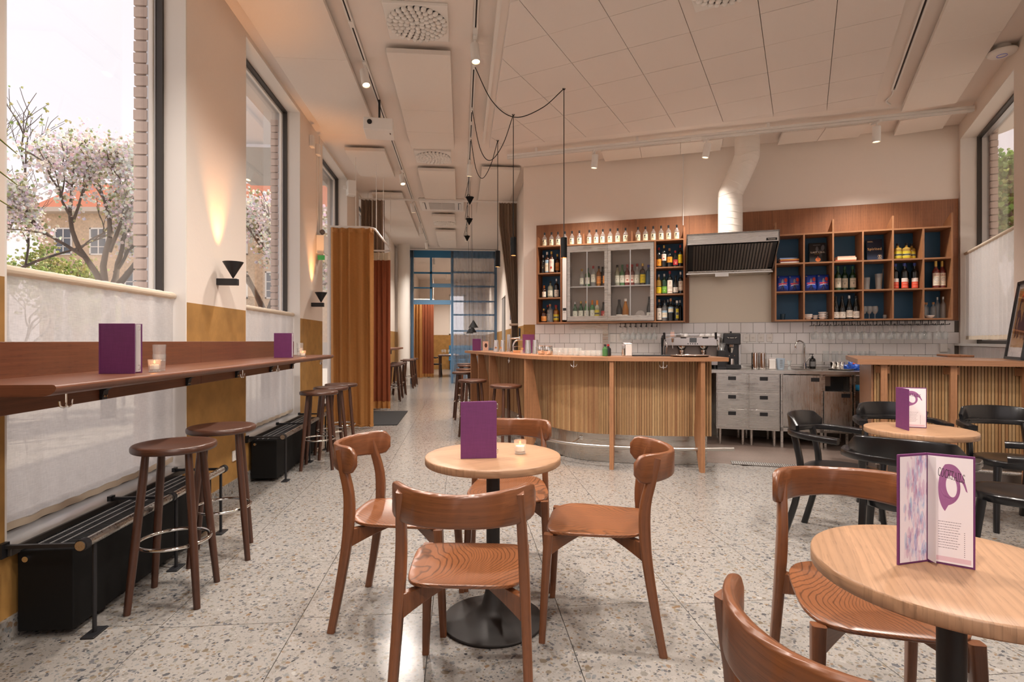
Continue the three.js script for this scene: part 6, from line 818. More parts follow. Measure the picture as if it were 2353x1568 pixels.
// ---------------------------------------------------------------- steel back counter and what stands on it
{
  const w = loc(thing('steel_worktop', 'long stainless steel worktop along the tiled wall', 'worktop')); part('top', [box2(0.3, 3.50, 0.862, 0.90, 0.01, 0.72), box2(3.50, 3.86, 0.862, 0.90, 0.01, 0.16), box2(3.50, 3.86, 0.862, 0.90, 0.58, 0.72), box2(3.86, 4.25, 0.862, 0.90, 0.01, 0.72)], M.steel, w); part('upstand', box2(0.3, 4.25, 0.90, 0.925, 0.005, 0.018), M.steel, w); part('sink_bowl', [box2(3.50, 3.86, 0.72, 0.725, 0.16, 0.58), box2(3.50, 3.505, 0.72, 0.862, 0.16, 0.58), box2(3.855, 3.86, 0.72, 0.862, 0.16, 0.58), box2(3.5, 3.86, 0.72, 0.862, 0.16, 0.165), box2(3.5, 3.86, 0.72, 0.862, 0.575, 0.58)], M.steelDark, w);
  const handle = (x, y, o) => { part('handle_recess', rbox(0.088, 0.045, 0.008, 0.004, x, y, 0.703, 'x', 1), M.black, o); part('handle_lip', box(0.08, 0.004, 0.012, x, y + 0.014, 0.706), M.black, o); };
  for (const [a, b, l, n] of [[2.62, 2.955, 'left stainless unit of three drawers beside the bar end', 0], [2.97, 3.30, 'right stainless unit of three drawers left of cupboard', 1]]) { const o = loc(thing('drawer_unit', l, 'drawers', 'steel drawer units')); part('body', [box2(a - 0.008, b + 0.008, 0.19, 0.86, 0.05, 0.69)], M.steel, o); [[0.21, 0.432], [0.438, 0.628], [0.636, 0.85]].forEach(([y0, y1]) => { const d = part('drawer_front', rbox(b - a - 0.008, y1 - y0, 0.014, 0.003, (a + b) / 2, (y0 + y1) / 2, 0.695, 'x', 1), M.steel, o); handle((a + b) / 2, y1 - 0.05, d); }); for (const x of [a + 0.04, b - 0.04]) { part('leg', cyl(0.016, 0.019, 0.19, x, 0, 0.62, 14), M.steel, o); part('leg', cyl(0.016, 0.019, 0.19, x, 0, 0.12, 14), M.steel, o); } }
  { const o = loc(thing('cupboard_unit', 'stainless unit with one tall door beside the drawers', 'cupboard')); part('frame', [box2(3.318, 3.345, 0, 0.86, 0.655, 0.685), box2(3.73, 3.757, 0, 0.86, 0.655, 0.685), box2(3.318, 3.345, 0, 0.86, 0.05, 0.08), box2(3.73, 3.757, 0, 0.86, 0.05, 0.08), box2(3.318, 3.757, 0.19, 0.235, 0.05, 0.685)], M.steel, o); part('body', [box2(3.345, 3.73, 0.24, 0.70, 0.08, 0.66)], M.steel, o); const d = part('door', rbox(0.40, 0.59, 0.016, 0.003, 3.538, 0.555, 0.695, 'y', 1), M.steel, o); handle(3.675, 0.80, d); }
  { const o = loc(thing('dishwasher', 'stainless undercounter machine with black opening above its door', 'dishwasher')); part('body', [box2(3.765, 4.055, 0.19, 0.66, 0.08, 0.66), box2(3.765, 3.785, 0.66, 0.86, 0.08, 0.66), box2(4.035, 4.055, 0.66, 0.86, 0.08, 0.66), box2(3.765, 4.055, 0.84, 0.86, 0.08, 0.66)], M.steel, o); part('dark_opening', box2(3.785, 4.035, 0.66, 0.84, 0.40, 0.41), M.black, o); const d = part('door', rbox(0.285, 0.46, 0.016, 0.003, 3.91, 0.44, 0.69, 'y', 1), M.steel, o); handle(3.985, 0.625, d); for (const x of [3.80, 4.02]) part('leg', box(0.025, 0.19, 0.025, x, 0.095, 0.6), M.steel, o); }
  { const o = loc(thing('tray_rack', 'narrow steel rack with trays and blue box at worktop end', 'rack')); part('frame', [box2(4.07, 4.085, 0.0, 0.86, 0.62, 0.68), box2(4.23, 4.245, 0, 0.86, 0.62, 0.68), box2(4.07, 4.085, 0, 0.86, 0.05, 0.11), box2(4.23, 4.245, 0, 0.86, 0.05, 0.11)], M.steel, o); for (const y of [0.26, 0.43, 0.62]) part('tray', rbox(0.15, 0.11, 0.5, 0.004, 4.157, y, 0.4, 'x', 1), M.steelDark, o); part('blue_box', rbox(0.09, 0.06, 0.12, 0.006, 4.13, 0.71, 0.55, 'x', 1), std(lin(0.02, 0.30, 0.62), 0.5), o, 'bright blue plastic box'); }
}
{ // espresso machine
  const o = thing('espresso_machine', 'chrome two group espresso machine with cups stored on top', 'espresso machine'); atW(o, 2.33, 0.90, 0.34);
  part('body', [rbox(0.68, 0.12, 0.40, 0.012, 0, 0.34, -0.04, 'x', 2), rbox(0.66, 0.18, 0.22, 0.01, 0, 0.19, -0.12, 'x', 1), box(0.70, 0.05, 0.44, 0, 0.075, 0)], M.machineSteel ??= std(lin(0.45, 0.42, 0.40), 0.18, 1), o); part('back_plate', box(0.62, 0.16, 0.006, 0, 0.20, 0.0), M.steelDark, o);
  for (const s of sgn) { const sh = new THREE.Shape(); sh.moveTo(-0.24, 0.04); sh.lineTo(0.23, 0.04); sh.lineTo(0.19, 0.10); sh.lineTo(0.10, 0.27); sh.lineTo(0.19, 0.38); sh.lineTo(-0.24, 0.42); sh.closePath(); part('side_panel', flat(new THREE.ExtrudeGeometry(sh, { depth: 0.012, bevelEnabled: true, bevelSize: 0.003, bevelThickness: 0.003, bevelSegments: 1 }).rotateY(-Math.PI / 2).translate(s * 0.36 + 0.006, 0, 0)), s < 0 ? M.black : M.chrome, o); }
  part('foot', [0, 1, 2, 3].map((i) => cyl(0.02, 0.025, 0.05, i % 2 ? 0.28 : -0.28, 0, i < 2 ? 0.16 : -0.16, 14)), M.black, o).userData.kind = 'stuff';
  for (const x of [-0.115, 0.145]) { part('group_head', [lathe([[0, 0], [0.04, 0], [0.055, 0.03], [0.06, 0.08], [0.05, 0.11], [0, 0.115]], 24).translate(x, 0.235, 0.10), cyl(0.035, 0.035, 0.025, x, 0.205, 0.10, 20)], M.chrome, o); part('portafilter', [cyl(0.036, 0.038, 0.022, x, 0.18, 0.10, 20), bar(V(x, 0.185, 0.135), V(x, 0.16, 0.25), 0.012, 10), tube([V(x - 0.02, 0.165, 0.1), V(x - 0.025, 0.15, 0.1), V(x - 0.02, 0.14, 0.1)], 0.006, 6, 8)], M.chrome, o); part('portafilter_handle', bar(V(x, 0.162, 0.20), V(x, 0.135, 0.29), 0.015, 12), M.black, o); part('button_strip', box(0.07, 0.014, 0.004, x + 0.02, 0.385, 0.162), M.black, o); }
  part('screen', rbox(0.085, 0.06, 0.008, 0.004, 0.02, 0.355, 0.163, 'x', 1), std(lin(0.10, 0.11, 0.12), 0.2), o); for (let i = 0; i < 5; i++) part('knob', mv(cyl(0.007, 0.007, 0.008, 0, 0, 0, 12), -0.04 + i * 0.028, 0.31, 0.162, Math.PI / 2), M.black, o);
  for (const x of [-0.315, 0.30]) { part('steam_wand', tube([V(x, 0.36, 0.15), V(x + 0.01, 0.33, 0.2), V(x + 0.02, 0.27, 0.21), V(x + 0.015, 0.19, 0.2)], 0.008, 8), M.chrome, o); part('steam_lever', bar(V(x - 0.01, 0.37, 0.17), V(x - 0.015, 0.45, 0.19), 0.014, 12), M.black, o); }
  part('hot_water_tap', [cyl(0.014, 0.018, 0.05, -0.225, 0.33, 0.16, 14), cyl(0.006, 0.006, 0.08, -0.225, 0.25, 0.165, 10)], M.chrome, o); part('drip_tray', box(0.62, 0.02, 0.2, 0, 0.105, 0.12), M.steelDark, o); part('cup_rail', [box(0.66, 0.004, 0.004, 0, 0.43, 0.15), box(0.004, 0.03, 0.004, -0.33, 0.415, 0.15), box(0.004, 0.03, 0.004, 0.33, 0.415, 0.15)], M.chrome, o);
  const cup = lathe([[0, 0.04], [0.018, 0.04], [0.02, 0.036], [0.034, 0.012], [0.036, 0], [0.034, 0], [0.031, 0.012], [0, 0.036]], 20);
  [[0.13, 0.05], [0.20, 0.08], [0.27, 0.06], [0.31, -0.02], [-0.06, 0.03], [-0.12, 0.02]].forEach(([x, z], i) => { const [wx, wz] = wxz(2.33 + x, 0.34 + z); at(single('coffee_cup', cup, M.porcelain, `${ORD[i]} upturned white cup on top of the espresso machine, ${i < 4 ? 'right' : 'middle'} group`, 'cup', 'cups on the espresso machine'), wx, 1.30, wz); });
  const sb = single('saucer_stack', [0, 1, 2, 3].map((i) => cyl(0.03, 0.05, 0.007, 0, i * 0.008, 0, 22)), M.porcelain, 'stack of white saucers on left top of espresso machine', 'saucers'); sb.userData.kind = 'stuff'; atW(sb, 2.19, 1.30, 0.36);
  const tp = thing('toothpick_box', 'small pinkish box of straws on left top of espresso machine', 'box'); atW(tp, 2.10, 1.30, 0.38); part('box', box(0.05, 0.06, 0.05, 0, 0.03, 0), std(lin(0.75, 0.5, 0.42), 0.7), tp); part('straws', [0, 1, 2, 3, 4].map((i) => bar(V(-0.018 + i * 0.009, 0.05, 0), V(-0.02 + i * 0.01, 0.085, 0.003), 0.002, 5)), M.paper, tp).userData.kind = 'stuff';
}
{ // grinder
  const o = thing('coffee_grinder', 'tall black coffee grinder with chrome fork right of espresso machine', 'coffee grinder'); atW(o, 2.80, 0.90, 0.42, 0.05);
  part('body', [rbox(0.20, 0.14, 0.22, 0.012, 0, 0.37, -0.02, 'x', 2), rbox(0.19, 0.42, 0.10, 0.008, 0, 0.22, -0.09, 'x', 1), rbox(0.20, 0.05, 0.26, 0.008, 0, 0.03, 0.0, 'x', 1)], M.blackGloss, o); part('side_rail', [box(0.014, 0.43, 0.03, -0.10, 0.225, 0.0), box(0.014, 0.43, 0.03, 0.10, 0.225, 0.0)], M.alu, o); part('spout', [lathe([[0.03, 0.06], [0.012, 0], [0.010, 0], [0.027, 0.06]], 18).translate(0, 0.20, 0.03), cyl(0.028, 0.03, 0.03, 0, 0.27, 0.03, 18)], M.chrome, o); part('knob', cyl(0.012, 0.012, 0.02, 0, 0.445, -0.02, 14), M.black, o);
  part('portafilter_fork', [bar(V(-0.03, 0.17, -0.03), V(-0.03, 0.165, 0.08), 0.006, 8), bar(V(0.03, 0.17, -0.03), V(0.03, 0.165, 0.08), 0.006, 8)], M.chrome, o); part('dosing_cup', cyl(0.03, 0.026, 0.07, 0, 0.056, 0.05, 18), M.chrome, o);
  const bg = ctex(256, 64, (g, w, h) => { g.fillStyle = '#0a0a0b'; g.fillRect(0, 0, w, h); g.fillStyle = '#d8d4ca'; g.strokeStyle = '#d8d4ca'; g.lineWidth = 6; g.beginPath(); g.moveTo(84, 42); for (let i = 0; i < 7; i++) g.quadraticCurveTo(88 + i * 13, i % 3 ? 22 : 12, 94 + i * 13, 40); g.stroke(); for (const s of [-1, 1]) { g.beginPath(); g.moveTo(128 + s * 66, 26); g.lineTo(128 + s * 122, 16); g.lineTo(128 + s * 70, 48); g.closePath(); g.fill(); } }); part('badge', new THREE.PlaneGeometry(0.13, 0.032).translate(0, 0.385, 0.0905), std(0xffffff, 0.4, 0, { map: bg }), o, 'winged white emblem');
  const g2 = thing('coffee_grinder', 'small dark grinder half hidden behind the end of bar top', 'coffee grinder'); atW(g2, 2.68, 0.90, 0.52); part('body', [rbox(0.09, 0.22, 0.13, 0.01, 0, 0.12, 0, 'x', 1), rbox(0.10, 0.03, 0.18, 0.006, 0, 0.015, 0.01, 'x', 1)], M.black, g2); part('hopper', lathe([[0.03, 0], [0.05, 0.08], [0.05, 0.09], [0, 0.09]], 20).translate(0, 0.23, 0), M.glassRib, g2);
}
for (const [s, l] of [[3.075, 'left tall steel canister on the worktop'], [3.16, 'right tall steel canister on the worktop']]) { const o = thing('steel_canister', l, 'canister', 'steel canisters'); atW(o, s, 0.90, 0.42); part('body', lathe([[0, 0], [0.042, 0], [0.043, 0.004], [0.043, 0.196], [0.041, 0.2], [0.039, 0.2], [0.039, 0.02], [0, 0.02]], 28), M.chrome, o); part('rim', new THREE.TorusGeometry(0.041, 0.002, 6, 32).rotateX(Math.PI / 2).translate(0, 0.2, 0), M.chrome, o); }
function napkinBox(o) { part('body', rbox(0.085, 0.13, 0.07, 0.008, 0, 0.065, 0, 'x', 2), M.chrome, o); part('front_plate', rbox(0.07, 0.11, 0.004, 0.006, 0, 0.062, 0.036, 'x', 1), M.whitePlastic, o); part('napkins', box(0.06, 0.02, 0.04, 0, 0.13, 0), M.paper, o); return o; }
atW(napkinBox(thing('napkin_dispenser', 'white and chrome napkin dispenser on worktop beside steel canisters', 'napkin dispenser', 'napkin dispensers')), 3.265, 0.90, 0.42);
at(napkinBox(thing('napkin_dispenser', 'white and chrome napkin dispenser on the curved bar top', 'napkin dispenser', 'napkin dispensers')), 1.675, 1.09, -5.40, 0.25);
{ const o = thing('plastic_tub', 'pale blue slotted plastic tub on the worktop', 'tub'); atW(o, 3.36, 0.90, 0.42); const m = std(lin(0.42, 0.52, 0.62), 0.5); part('body', lathe([[0, 0], [0.040, 0], [0.048, 0.13], [0.050, 0.135], [0.046, 0.135], [0.038, 0.006], [0, 0.006]], 24), m, o); for (let i = 0; i < 5; i++) part('slot', box(0.03, 0.006, 0.003, 0, 0.03 + i * 0.02, 0.043 + i * 0.0012), M.steelDark, o); }
{ const o = thing('jigger', 'hourglass clear measuring glass on the worktop', 'glass'); atW(o, 3.45, 0.90, 0.45); part('cups', lathe([[0.024, 0], [0.006, 0.05], [0.03, 0.11], [0.028, 0.11], [0.004, 0.052], [0.022, 0]], 18), M.glassRib, o); part('waist_ring', new THREE.TorusGeometry(0.007, 0.002, 6, 16).rotateX(Math.PI / 2).translate(0, 0.05, 0), M.chrome, o); }
{ const o = thing('sink_tap', 'tall arched chrome tap at the sink', 'tap'); atW(o, 3.66, 0.90, 0.12); part('spout', tube([V(0.02, 0.05, 0), V(0.02, 0.22, 0), V(0.01, 0.31, 0.02), V(-0.05, 0.345, 0.08), V(-0.10, 0.31, 0.13), V(-0.105, 0.25, 0.135)], 0.011, 10, 50), M.chrome, o); part('base', cyl(0.025, 0.022, 0.07, 0.02, 0, 0, 18), M.chrome, o); part('lever', bar(V(0.03, 0.07, 0.01), V(0.075, 0.15, 0.03), 0.007, 8), M.chrome, o); }
{ const o = thing('soap_bottle', 'black pump soap bottle beside the sink tap', 'soap bottle'); atW(o, 3.77, 0.90, 0.12); part('body', lathe([[0, 0], [0.034, 0], [0.036, 0.005], [0.036, 0.105], [0.03, 0.125], [0.012, 0.135], [0, 0.135]], 22), M.blackGloss, o); part('pump', [cyl(0.012, 0.012, 0.02, 0, 0.135, 0, 14), cyl(0.004, 0.004, 0.025, 0, 0.155, 0, 8), rbox(0.05, 0.01, 0.016, 0.003, -0.012, 0.182, 0, 'x', 1)], M.black, o); part('paper_label', new THREE.CylinderGeometry(0.0366, 0.0366, 0.06, 16, 1, true, -0.9, 1.8).translate(0, 0.06, 0), std(lin(0.25, 0.25, 0.25), 0.6), o); }
{ const tr = single('serving_tray', lathe([[0, 0], [0.12, 0], [0.135, 0.012], [0.14, 0.012], [0.125, -0.004], [0, -0.004]].map(([a, b]) => [a, b + 0.005]), 40), M.steel, 'round steel tray beside the sink carrying metal cups', 'tray'); atW(tr, 4.02, 0.90, 0.36);
  const c = lathe([[0, 0], [0.022, 0], [0.036, 0.09], [0.034, 0.09], [0.020, 0.004], [0, 0.004]], 20); [[-0.045, 0.02], [0.0, 0.04], [0.045, 0.01]].forEach(([x, z], i) => atW(single('metal_cup', c, M.chrome, `${['left', 'middle', 'right'][i]} flared metal cup on the round tray beside the sink`, 'cup', 'metal cups'), 3.98 + x, 0.906, 0.36 + z));
  const b = thing('crumpled_bag', 'crumpled bright blue packaging lying at end of the worktop', 'bag'); atW(b, 4.17, 0.90, 0.30); const g = new THREE.IcosahedronGeometry(0.1, 4); const p = g.attributes.position; for (let i = 0; i < p.count; i++) { const x = p.getX(i), y = p.getY(i), z = p.getZ(i), n = 0.75 + 0.6 * noise(x * 40 + 50, y * 40 + z * 33 + 50, 999, 999, 8); p.setXYZ(i, x * 0.95 * n, Math.max(0.002, (y + 0.06) * 0.55 * n), z * 0.8 * n); } g.computeVertexNormals(); part('foil', toCreasedNormals(g, 0.4), std(lin(0.03, 0.11, 0.50), 0.3), b); part('print_patch', new THREE.IcosahedronGeometry(0.03, 2).scale(1, 0.5, 0.7).translate(0.01, 0.075, 0.03), std(lin(0.62, 0.10, 0.05), 0.4), b, 'orange red print'); }
[1.30, 1.39].forEach((s, i) => { const k = thing('wall_socket', `${i ? 'right' : 'left'} white wall socket on tiles behind the bar, beside steel pipe casing`, 'socket', 'white wall sockets'); atW(k, s, 1.285, 0.0); part('plate', rbox(0.082, 0.12, 0.014, 0.005, 0, 0, 0.007, 'x', 2), M.whitePlastic, k); for (const y of [-0.025, 0.025]) part('outlet', mv(cyl(0.018, 0.018, 0.003, 0, 0, 0, 16), 0, y, 0.013, Math.PI / 2), M.white, k); });
[[3.02, 'first'], [3.10, 'second'], [3.195, 'third'], [3.30, 'fourth']].forEach(([s, n]) => { const k = thing('wall_socket', `${n} white wall socket from left on tiles right of the black grinder`, 'socket', 'white wall sockets'); atW(k, s, 1.285, 0.0); part('plate', rbox(0.075, 0.10, 0.014, 0.005, 0, 0, 0.007, 'x', 2), M.whitePlastic, k); part('outlet', mv(cyl(0.019, 0.019, 0.003, 0, 0, 0, 16), 0, 0, 0.013, Math.PI / 2), M.white, k); for (const x of [-0.007, 0.007]) part('pin_hole', mv(cyl(0.003, 0.003, 0.002, 0, 0, 0, 8), x, 0, 0.0155, Math.PI / 2), M.black, k); });
{ const k = thing('switch_box', 'white plastic box with cable low on tiles near right window', 'box'); atW(k, 5.18, 1.165, 0); part('box', rbox(0.075, 0.10, 0.04, 0.006, 0, 0, 0.02, 'x', 2), M.whitePlastic, k); part('cable', tube([V(0.04, 0, 0.02), V(0.07, -0.02, 0.015), V(0.075, -0.10, 0.012), V(0.075, -0.22, 0.012)], 0.007, 8), M.whitePlastic, k); }
{ const k = loc(thing('pipe_casing', 'bent steel casing on the tiles below the fridge', 'pipe casing')); part('horizontal_run', box2(0.70, 1.24, 1.41, 1.484, 0.001, 0.08), M.hoodSteel, k); part('vertical_run', box2(1.165, 1.24, 0.90, 1.41, 0.001, 0.08), M.hoodSteel, k); }
{ const k = loc(thing('glass_shelf', 'clear glass shelf with carafes low on tiled wall at right', 'shelf')); part('plate', box2(3.86, 4.5, 0.985, 0.99, 0.01, 0.14), M.pane, k); part('bracket', box2(3.9, 3.91, 0.95, 0.985, 0.001, 0.1), M.chrome, k); part('bracket', box2(4.45, 4.46, 0.95, 0.985, 0.001, 0.1), M.chrome, k);
  const c = lathe([[0, 0.004], [0.034, 0.004], [0.036, 0.01], [0.036, 0.13], [0.034, 0.13], [0.034, 0.012], [0, 0.01]], 20); for (let i = 0; i < 6; i++) atW(single('clear_beaker', c, M.glass, `${ORD[i]} clear beaker from left on the glass shelf by the tiles`, 'glass', 'beakers on the glass shelf'), 3.93 + i * 0.10, 0.99, 0.075); }
// ---------------------------------------------------------------- on the curved bar
const purpleMenu = (l, x, y, z, ry, w, h, ang, m, grp = 'purple menus') => { // a closed menu standing with its covers spread by ang
  const o = thing('menu', l, 'menu', grp); at(o, x, y, z, ry);
  const cov = (s) => uvm(mv(flat(new RoundedBoxGeometry(w, h, 0.003, 1, 0.001)).translate(w / 2, h / 2, 0), 0, 0, 0, 0, s * ang / 2, 0), 'y');
  part('front_cover', cov(-1).translate(-w / 2, 0, 0), m, o); part('back_cover', cov(1).translate(-w / 2, 0, 0), m, o); const n = 3; for (let i = 0; i < n; i++) part('page', mv(box(w - 0.008, h - 0.010, 0.0008, w / 2, h / 2, 0), -w / 2, 0.002, 0, 0, (i / (n - 1) - 0.5) * ang * 0.6, 0), M.paper, o);
  part('spine', box(0.004, h, 0.008, -w / 2 - 0.001, h / 2, 0), m, o); for (const yy of [0.02, h - 0.03]) part('corner_ring', tube([V(w / 2 - 0.004, yy, 0.01), V(w / 2 + 0.004, yy, 0.012), V(w / 2 + 0.004, yy + 0.018, 0.012), V(w / 2 - 0.004, yy + 0.018, 0.01)], 0.0016, 6), M.chrome, o); return o; };
{
  const onBar = (o, x, z, ry = 0) => at(o, x, 1.09, z, ry);
  const tin = cached('tin', () => lathe([[0, 0], [0.03, 0], [0.031, 0.004], [0.041, 0.165], [0.043, 0.168], [0.040, 0.168], [0.029, 0.006], [0, 0.006]].map(([r, y]) => [r, 0.168 - y]).reverse(), 24)), tinThing = (l, x, z) => { const o = thing('cocktail_shaker', l, 'shaker', 'upturned steel shakers'); onBar(o, x, z); part('tin', tin, M.chrome, o); part('rim_band', new THREE.TorusGeometry(0.0405, 0.002, 6, 28).rotateX(Math.PI / 2).translate(0, 0.006, 0), M.chrome, o); };
  tinThing('upturned steel shaker in front left of the beer tap', 0.50, -7.86); tinThing('upturned steel shaker beside the beer tap, second of that pair', 0.60, -7.90); tinThing('upturned steel shaker, left of the pair beside copper rimmed mugs', 0.795, -6.50); tinThing('upturned steel shaker, right of the pair beside copper rimmed mugs', 0.865, -6.33);
  const mug = cached('mug', () => lathe([[0, 0], [0.032, 0], [0.045, 0.03], [0.047, 0.06], [0.040, 0.10], [0.039, 0.10], [0.044, 0.06], [0.03, 0.004], [0, 0.004]], 26)); [[0.905, -6.13, 'left'], [0.955, -5.93, 'right']].forEach(([x, z, n]) => { const o = thing('steel_mug', `${n} rounded steel mug with copper rim on the bar`, 'mug', 'copper rimmed mugs'); onBar(o, x, z); part('cup', mug, M.chrome, o); part('copper_rim', new THREE.TorusGeometry(0.0395, 0.0022, 6, 28).rotateX(Math.PI / 2).translate(0, 0.1, 0), M.copper, o); });
  const dsh = (l, x, z) => { const o = thing('bitters_bottle', l, 'bottle', 'small corked glass bottles'); onBar(o, x, z); part('glass', lathe([[0, 0], [0.026, 0], [0.026, 0.01], [0.012, 0.05], [0.012, 0.055], [0, 0.055]], 18), M.glass, o); part('cork', cyl(0.013, 0.016, 0.022, 0, 0.053, 0, 14), M.cork, o); }; dsh('small corked glass bottle at left before the beer tap', 0.47, -7.45); dsh('small corked glass bottle just right of the first one', 0.525, -7.30); dsh('small corked glass bottle in front of the paired shakers', 0.71, -6.36);
  const tap = thing('beer_tap', 'chrome beer tap column with black handle on the bar', 'beer tap'); onBar(tap, 0.68, -7.80); part('column', cyl(0.028, 0.028, 0.25, 0, 0, 0, 20), M.chrome, tap); part('arm', [bar(V(0, 0.19, 0), V(0.15, 0.20, 0.03), 0.014, 12), cyl(0.016, 0.012, 0.06, 0.15, 0.16, 0.03, 12)], M.chrome, tap); part('handle', bar(V(0.15, 0.22, 0.03), V(0.15, 0.34, 0.02), 0.015, 12), M.black, tap);
  const wt = thing('water_tap', 'low curved chrome tap on the bar behind the corked bottle', 'tap'); onBar(wt, 0.80, -7.35); part('spout', tube([V(-0.1, 0, 0), V(-0.1, 0.10, 0), V(-0.06, 0.16, 0), V(0.04, 0.17, 0), V(0.08, 0.13, 0), V(0.085, 0.10, 0)], 0.011, 10, 40), M.chrome, wt); part('base', cyl(0.02, 0.02, 0.02, -0.1, 0, 0, 14), M.chrome, wt);
  const cdy = thing('bar_caddy', 'copper coloured caddy with chrome wires behind the water tap', 'caddy'); onBar(cdy, 0.76, -7.15); part('tray', rbox(0.16, 0.03, 0.10, 0.004, 0, 0.015, 0, 'x', 1), M.cork, cdy); part('wire_frame', [tube([V(-0.07, 0.03, 0.045), V(-0.07, 0.08, 0.045), V(0.07, 0.08, 0.045), V(0.07, 0.03, 0.045)], 0.002, 6)], M.chrome, cdy);
  const tum = cached('barT', () => { const g = lathe([[0, 0.008], [0.028, 0.008], [0.03, 0], [0.036, 0.082], [0.034, 0.082], [0.028, 0.014], [0, 0.014]], 16); return g; }), low = cached('barL', () => lathe([[0, 0.008], [0.033, 0.008], [0.035, 0], [0.037, 0.058], [0.035, 0.058], [0.032, 0.014], [0, 0.014]], 16));
  [[1.02, -5.86], [1.06, -5.80], [1.11, -5.735], [1.16, -5.68], [1.20, -5.635], [1.24, -5.70]].forEach(([x, z], i) => onBar(single('bar_tumbler', tum, M.glassRib, `${ORD[i]} taller tumbler from left in the glass row on the bar`, 'glass', 'taller tumblers on the bar'), x, z));
  [[1.255, -5.56], [1.305, -5.53], [1.355, -5.50], [1.405, -5.475], [1.36, -5.59], [1.42, -5.56]].forEach(([x, z], i) => onBar(single('low_glass', low, M.glassRib, `${ORD[i]} low glass from left in the glass row on the bar`, 'glass', 'low glasses on the bar'), x, z));
  const sb = (l, x, z, gl, cp) => onBar(bottle(thing('small_bottle', l, 'bottle', 'small bottles on the bar'), { p: 'wine', R: 0.028, H: 0.12, glass: gl, cap: cp, cell: -1, neck: 0.15 }), x, z); sb('small green bottle with black cap at end of glass row', 1.455, -5.43, 'greenLight', 'black'); sb('small dark bottle with red cap behind green bottle', 1.50, -5.47, 'dark', 'red');
  purpleMenu('purple menu standing left on the far bar end', 0.24, 1.09, -8.70, 0.3, 0.13, 0.19, 0.5, M.purple); const pc = thing('postcard', 'pale postcard with dark figure standing beside purple menu on far bar end', 'card'); at(pc, 0.38, 1.09, -8.62, 0.15); part('card', box(0.09, 0.15, 0.003, 0, 0.075, 0), std(lin(0.75, 0.52, 0.42), 0.7), pc); part('card_stand', box(0.07, 0.08, 0.002, 0, 0.04, -0.02), M.paper, pc); part('figure_print', new THREE.CircleGeometry(0.022, 16).scale(1, 1.6, 1).translate(0.005, 0.085, 0.0022), std(lin(0.06, 0.03, 0.03), 0.7), pc, 'dark printed figure');
  purpleMenu('purple menu leaning behind the paired shakers on bar', 0.86, 1.09, -6.95, -0.1, 0.15, 0.24, 0.35, M.purple);
  const tr = thing('serving_tray', 'round brown metal tray on the right end of bar', 'tray'); onBar(tr, 2.24, -5.17); part('plate', lathe([[0, 0.004], [0.155, 0.004], [0.185, 0.016], [0.19, 0.016], [0.16, 0], [0, 0]], 40), M.copperTray ??= std(lin(0.42, 0.30, 0.22), 0.3, 1), tr); part('rim', new THREE.TorusGeometry(0.1875, 0.003, 6, 44).rotateX(Math.PI / 2).translate(0, 0.016, 0), M.chrome, tr);
  const mt = single('bar_mat', rbox(0.62, 0.012, 0.16, 0.004), std(lin(0.012, 0.012, 0.014), 0.7), 'long black bar mat before espresso machine', 'mat'); at(mt, 1.98, 1.096, -5.42, -0.2);
}
// ---------------------------------------------------------------- menus, candles and glasses on tables and the wall counter
const ribGlass = (R, h, n = 24) => { const g = lathe([[0, 0.008], [R * 0.80, 0.008], [R * 0.86, 0], [R, h], [R - 0.003, h], [R * 0.82, 0.012], [0, 0.012]], 72), p = g.attributes.position; for (let i = 0; i < p.count; i++) { const x = p.getX(i), z = p.getZ(i), r = Math.hypot(x, z); if (r > R * 0.7) { const k = 1 + 0.018 * Math.cos(Math.atan2(z, x) * n); p.setX(i, x * k); p.setZ(i, z * k); } } g.computeVertexNormals(); return g; };
const candleG = ribGlass(0.028, 0.062), tallG = ribGlass(0.030, 0.085);
function candle(l, x, y, z) { const o = thing('candle_glass', l, 'candle', 'tealight glasses'); at(o, x, y, z); part('glass', candleG, M.glass, o); part('wax', cyl(0.019, 0.019, 0.022, 0, 0.014, 0, 20), M.wax, o); part('wick', cyl(0.001, 0.001, 0.008, 0, 0.036, 0, 6), M.black, o); part('flame', new THREE.SphereGeometry(0.004, 10, 8).scale(1, 2.2, 1).translate(0, 0.05, 0), M.flame, o); const p = new THREE.PointLight(0xffa050, 0.006, 0, 2); p.position.set(x, y + 0.05, z); p.castShadow = true; p.shadow.radius = 0.2; scene.add(p); return o; }
purpleMenu('purple menu standing upright on the central round table', 0.075, 0.738, -2.36, 0.12, 0.152, 0.245, 0.22, M.purple); candle('ribbed tealight glass on the central round table', 0.262, 0.738, -2.43);
purpleMenu('purple menu standing on near end of wall counter', -1.60, 1.092, -2.72, 0.15, 0.165, 0.235, 0.5, M.purple); candle('ribbed tealight glass before stacked tumbler on near end of wall counter', -1.505, 1.092, -2.83);
for (const [x, z, n] of [[-1.53, -2.92, 'near'], [-1.56, -5.45, 'far']]) { const o = thing('stacked_tumblers', `two clear tumblers stacked beside the candle at ${n} end of wall counter`, 'glass', 'stacked tumblers'); at(o, x, 1.092, z); part('lower_tumbler', tallG, M.glass, o); part('upper_tumbler', tallG.clone().translate(0, 0.05, 0), M.glass, o); }
purpleMenu('purple menu standing on far end of wall counter', -1.62, 1.092, -5.15, 0.1, 0.16, 0.225, 0.4, M.purple); candle('ribbed tealight glass on far end of wall counter', -1.52, 1.092, -5.40);
purpleMenu('purple menu on the far wall counter behind the rust curtain', -1.60, 1.09, -11.6, 0.1, 0.16, 0.225, 0.4, M.purple);
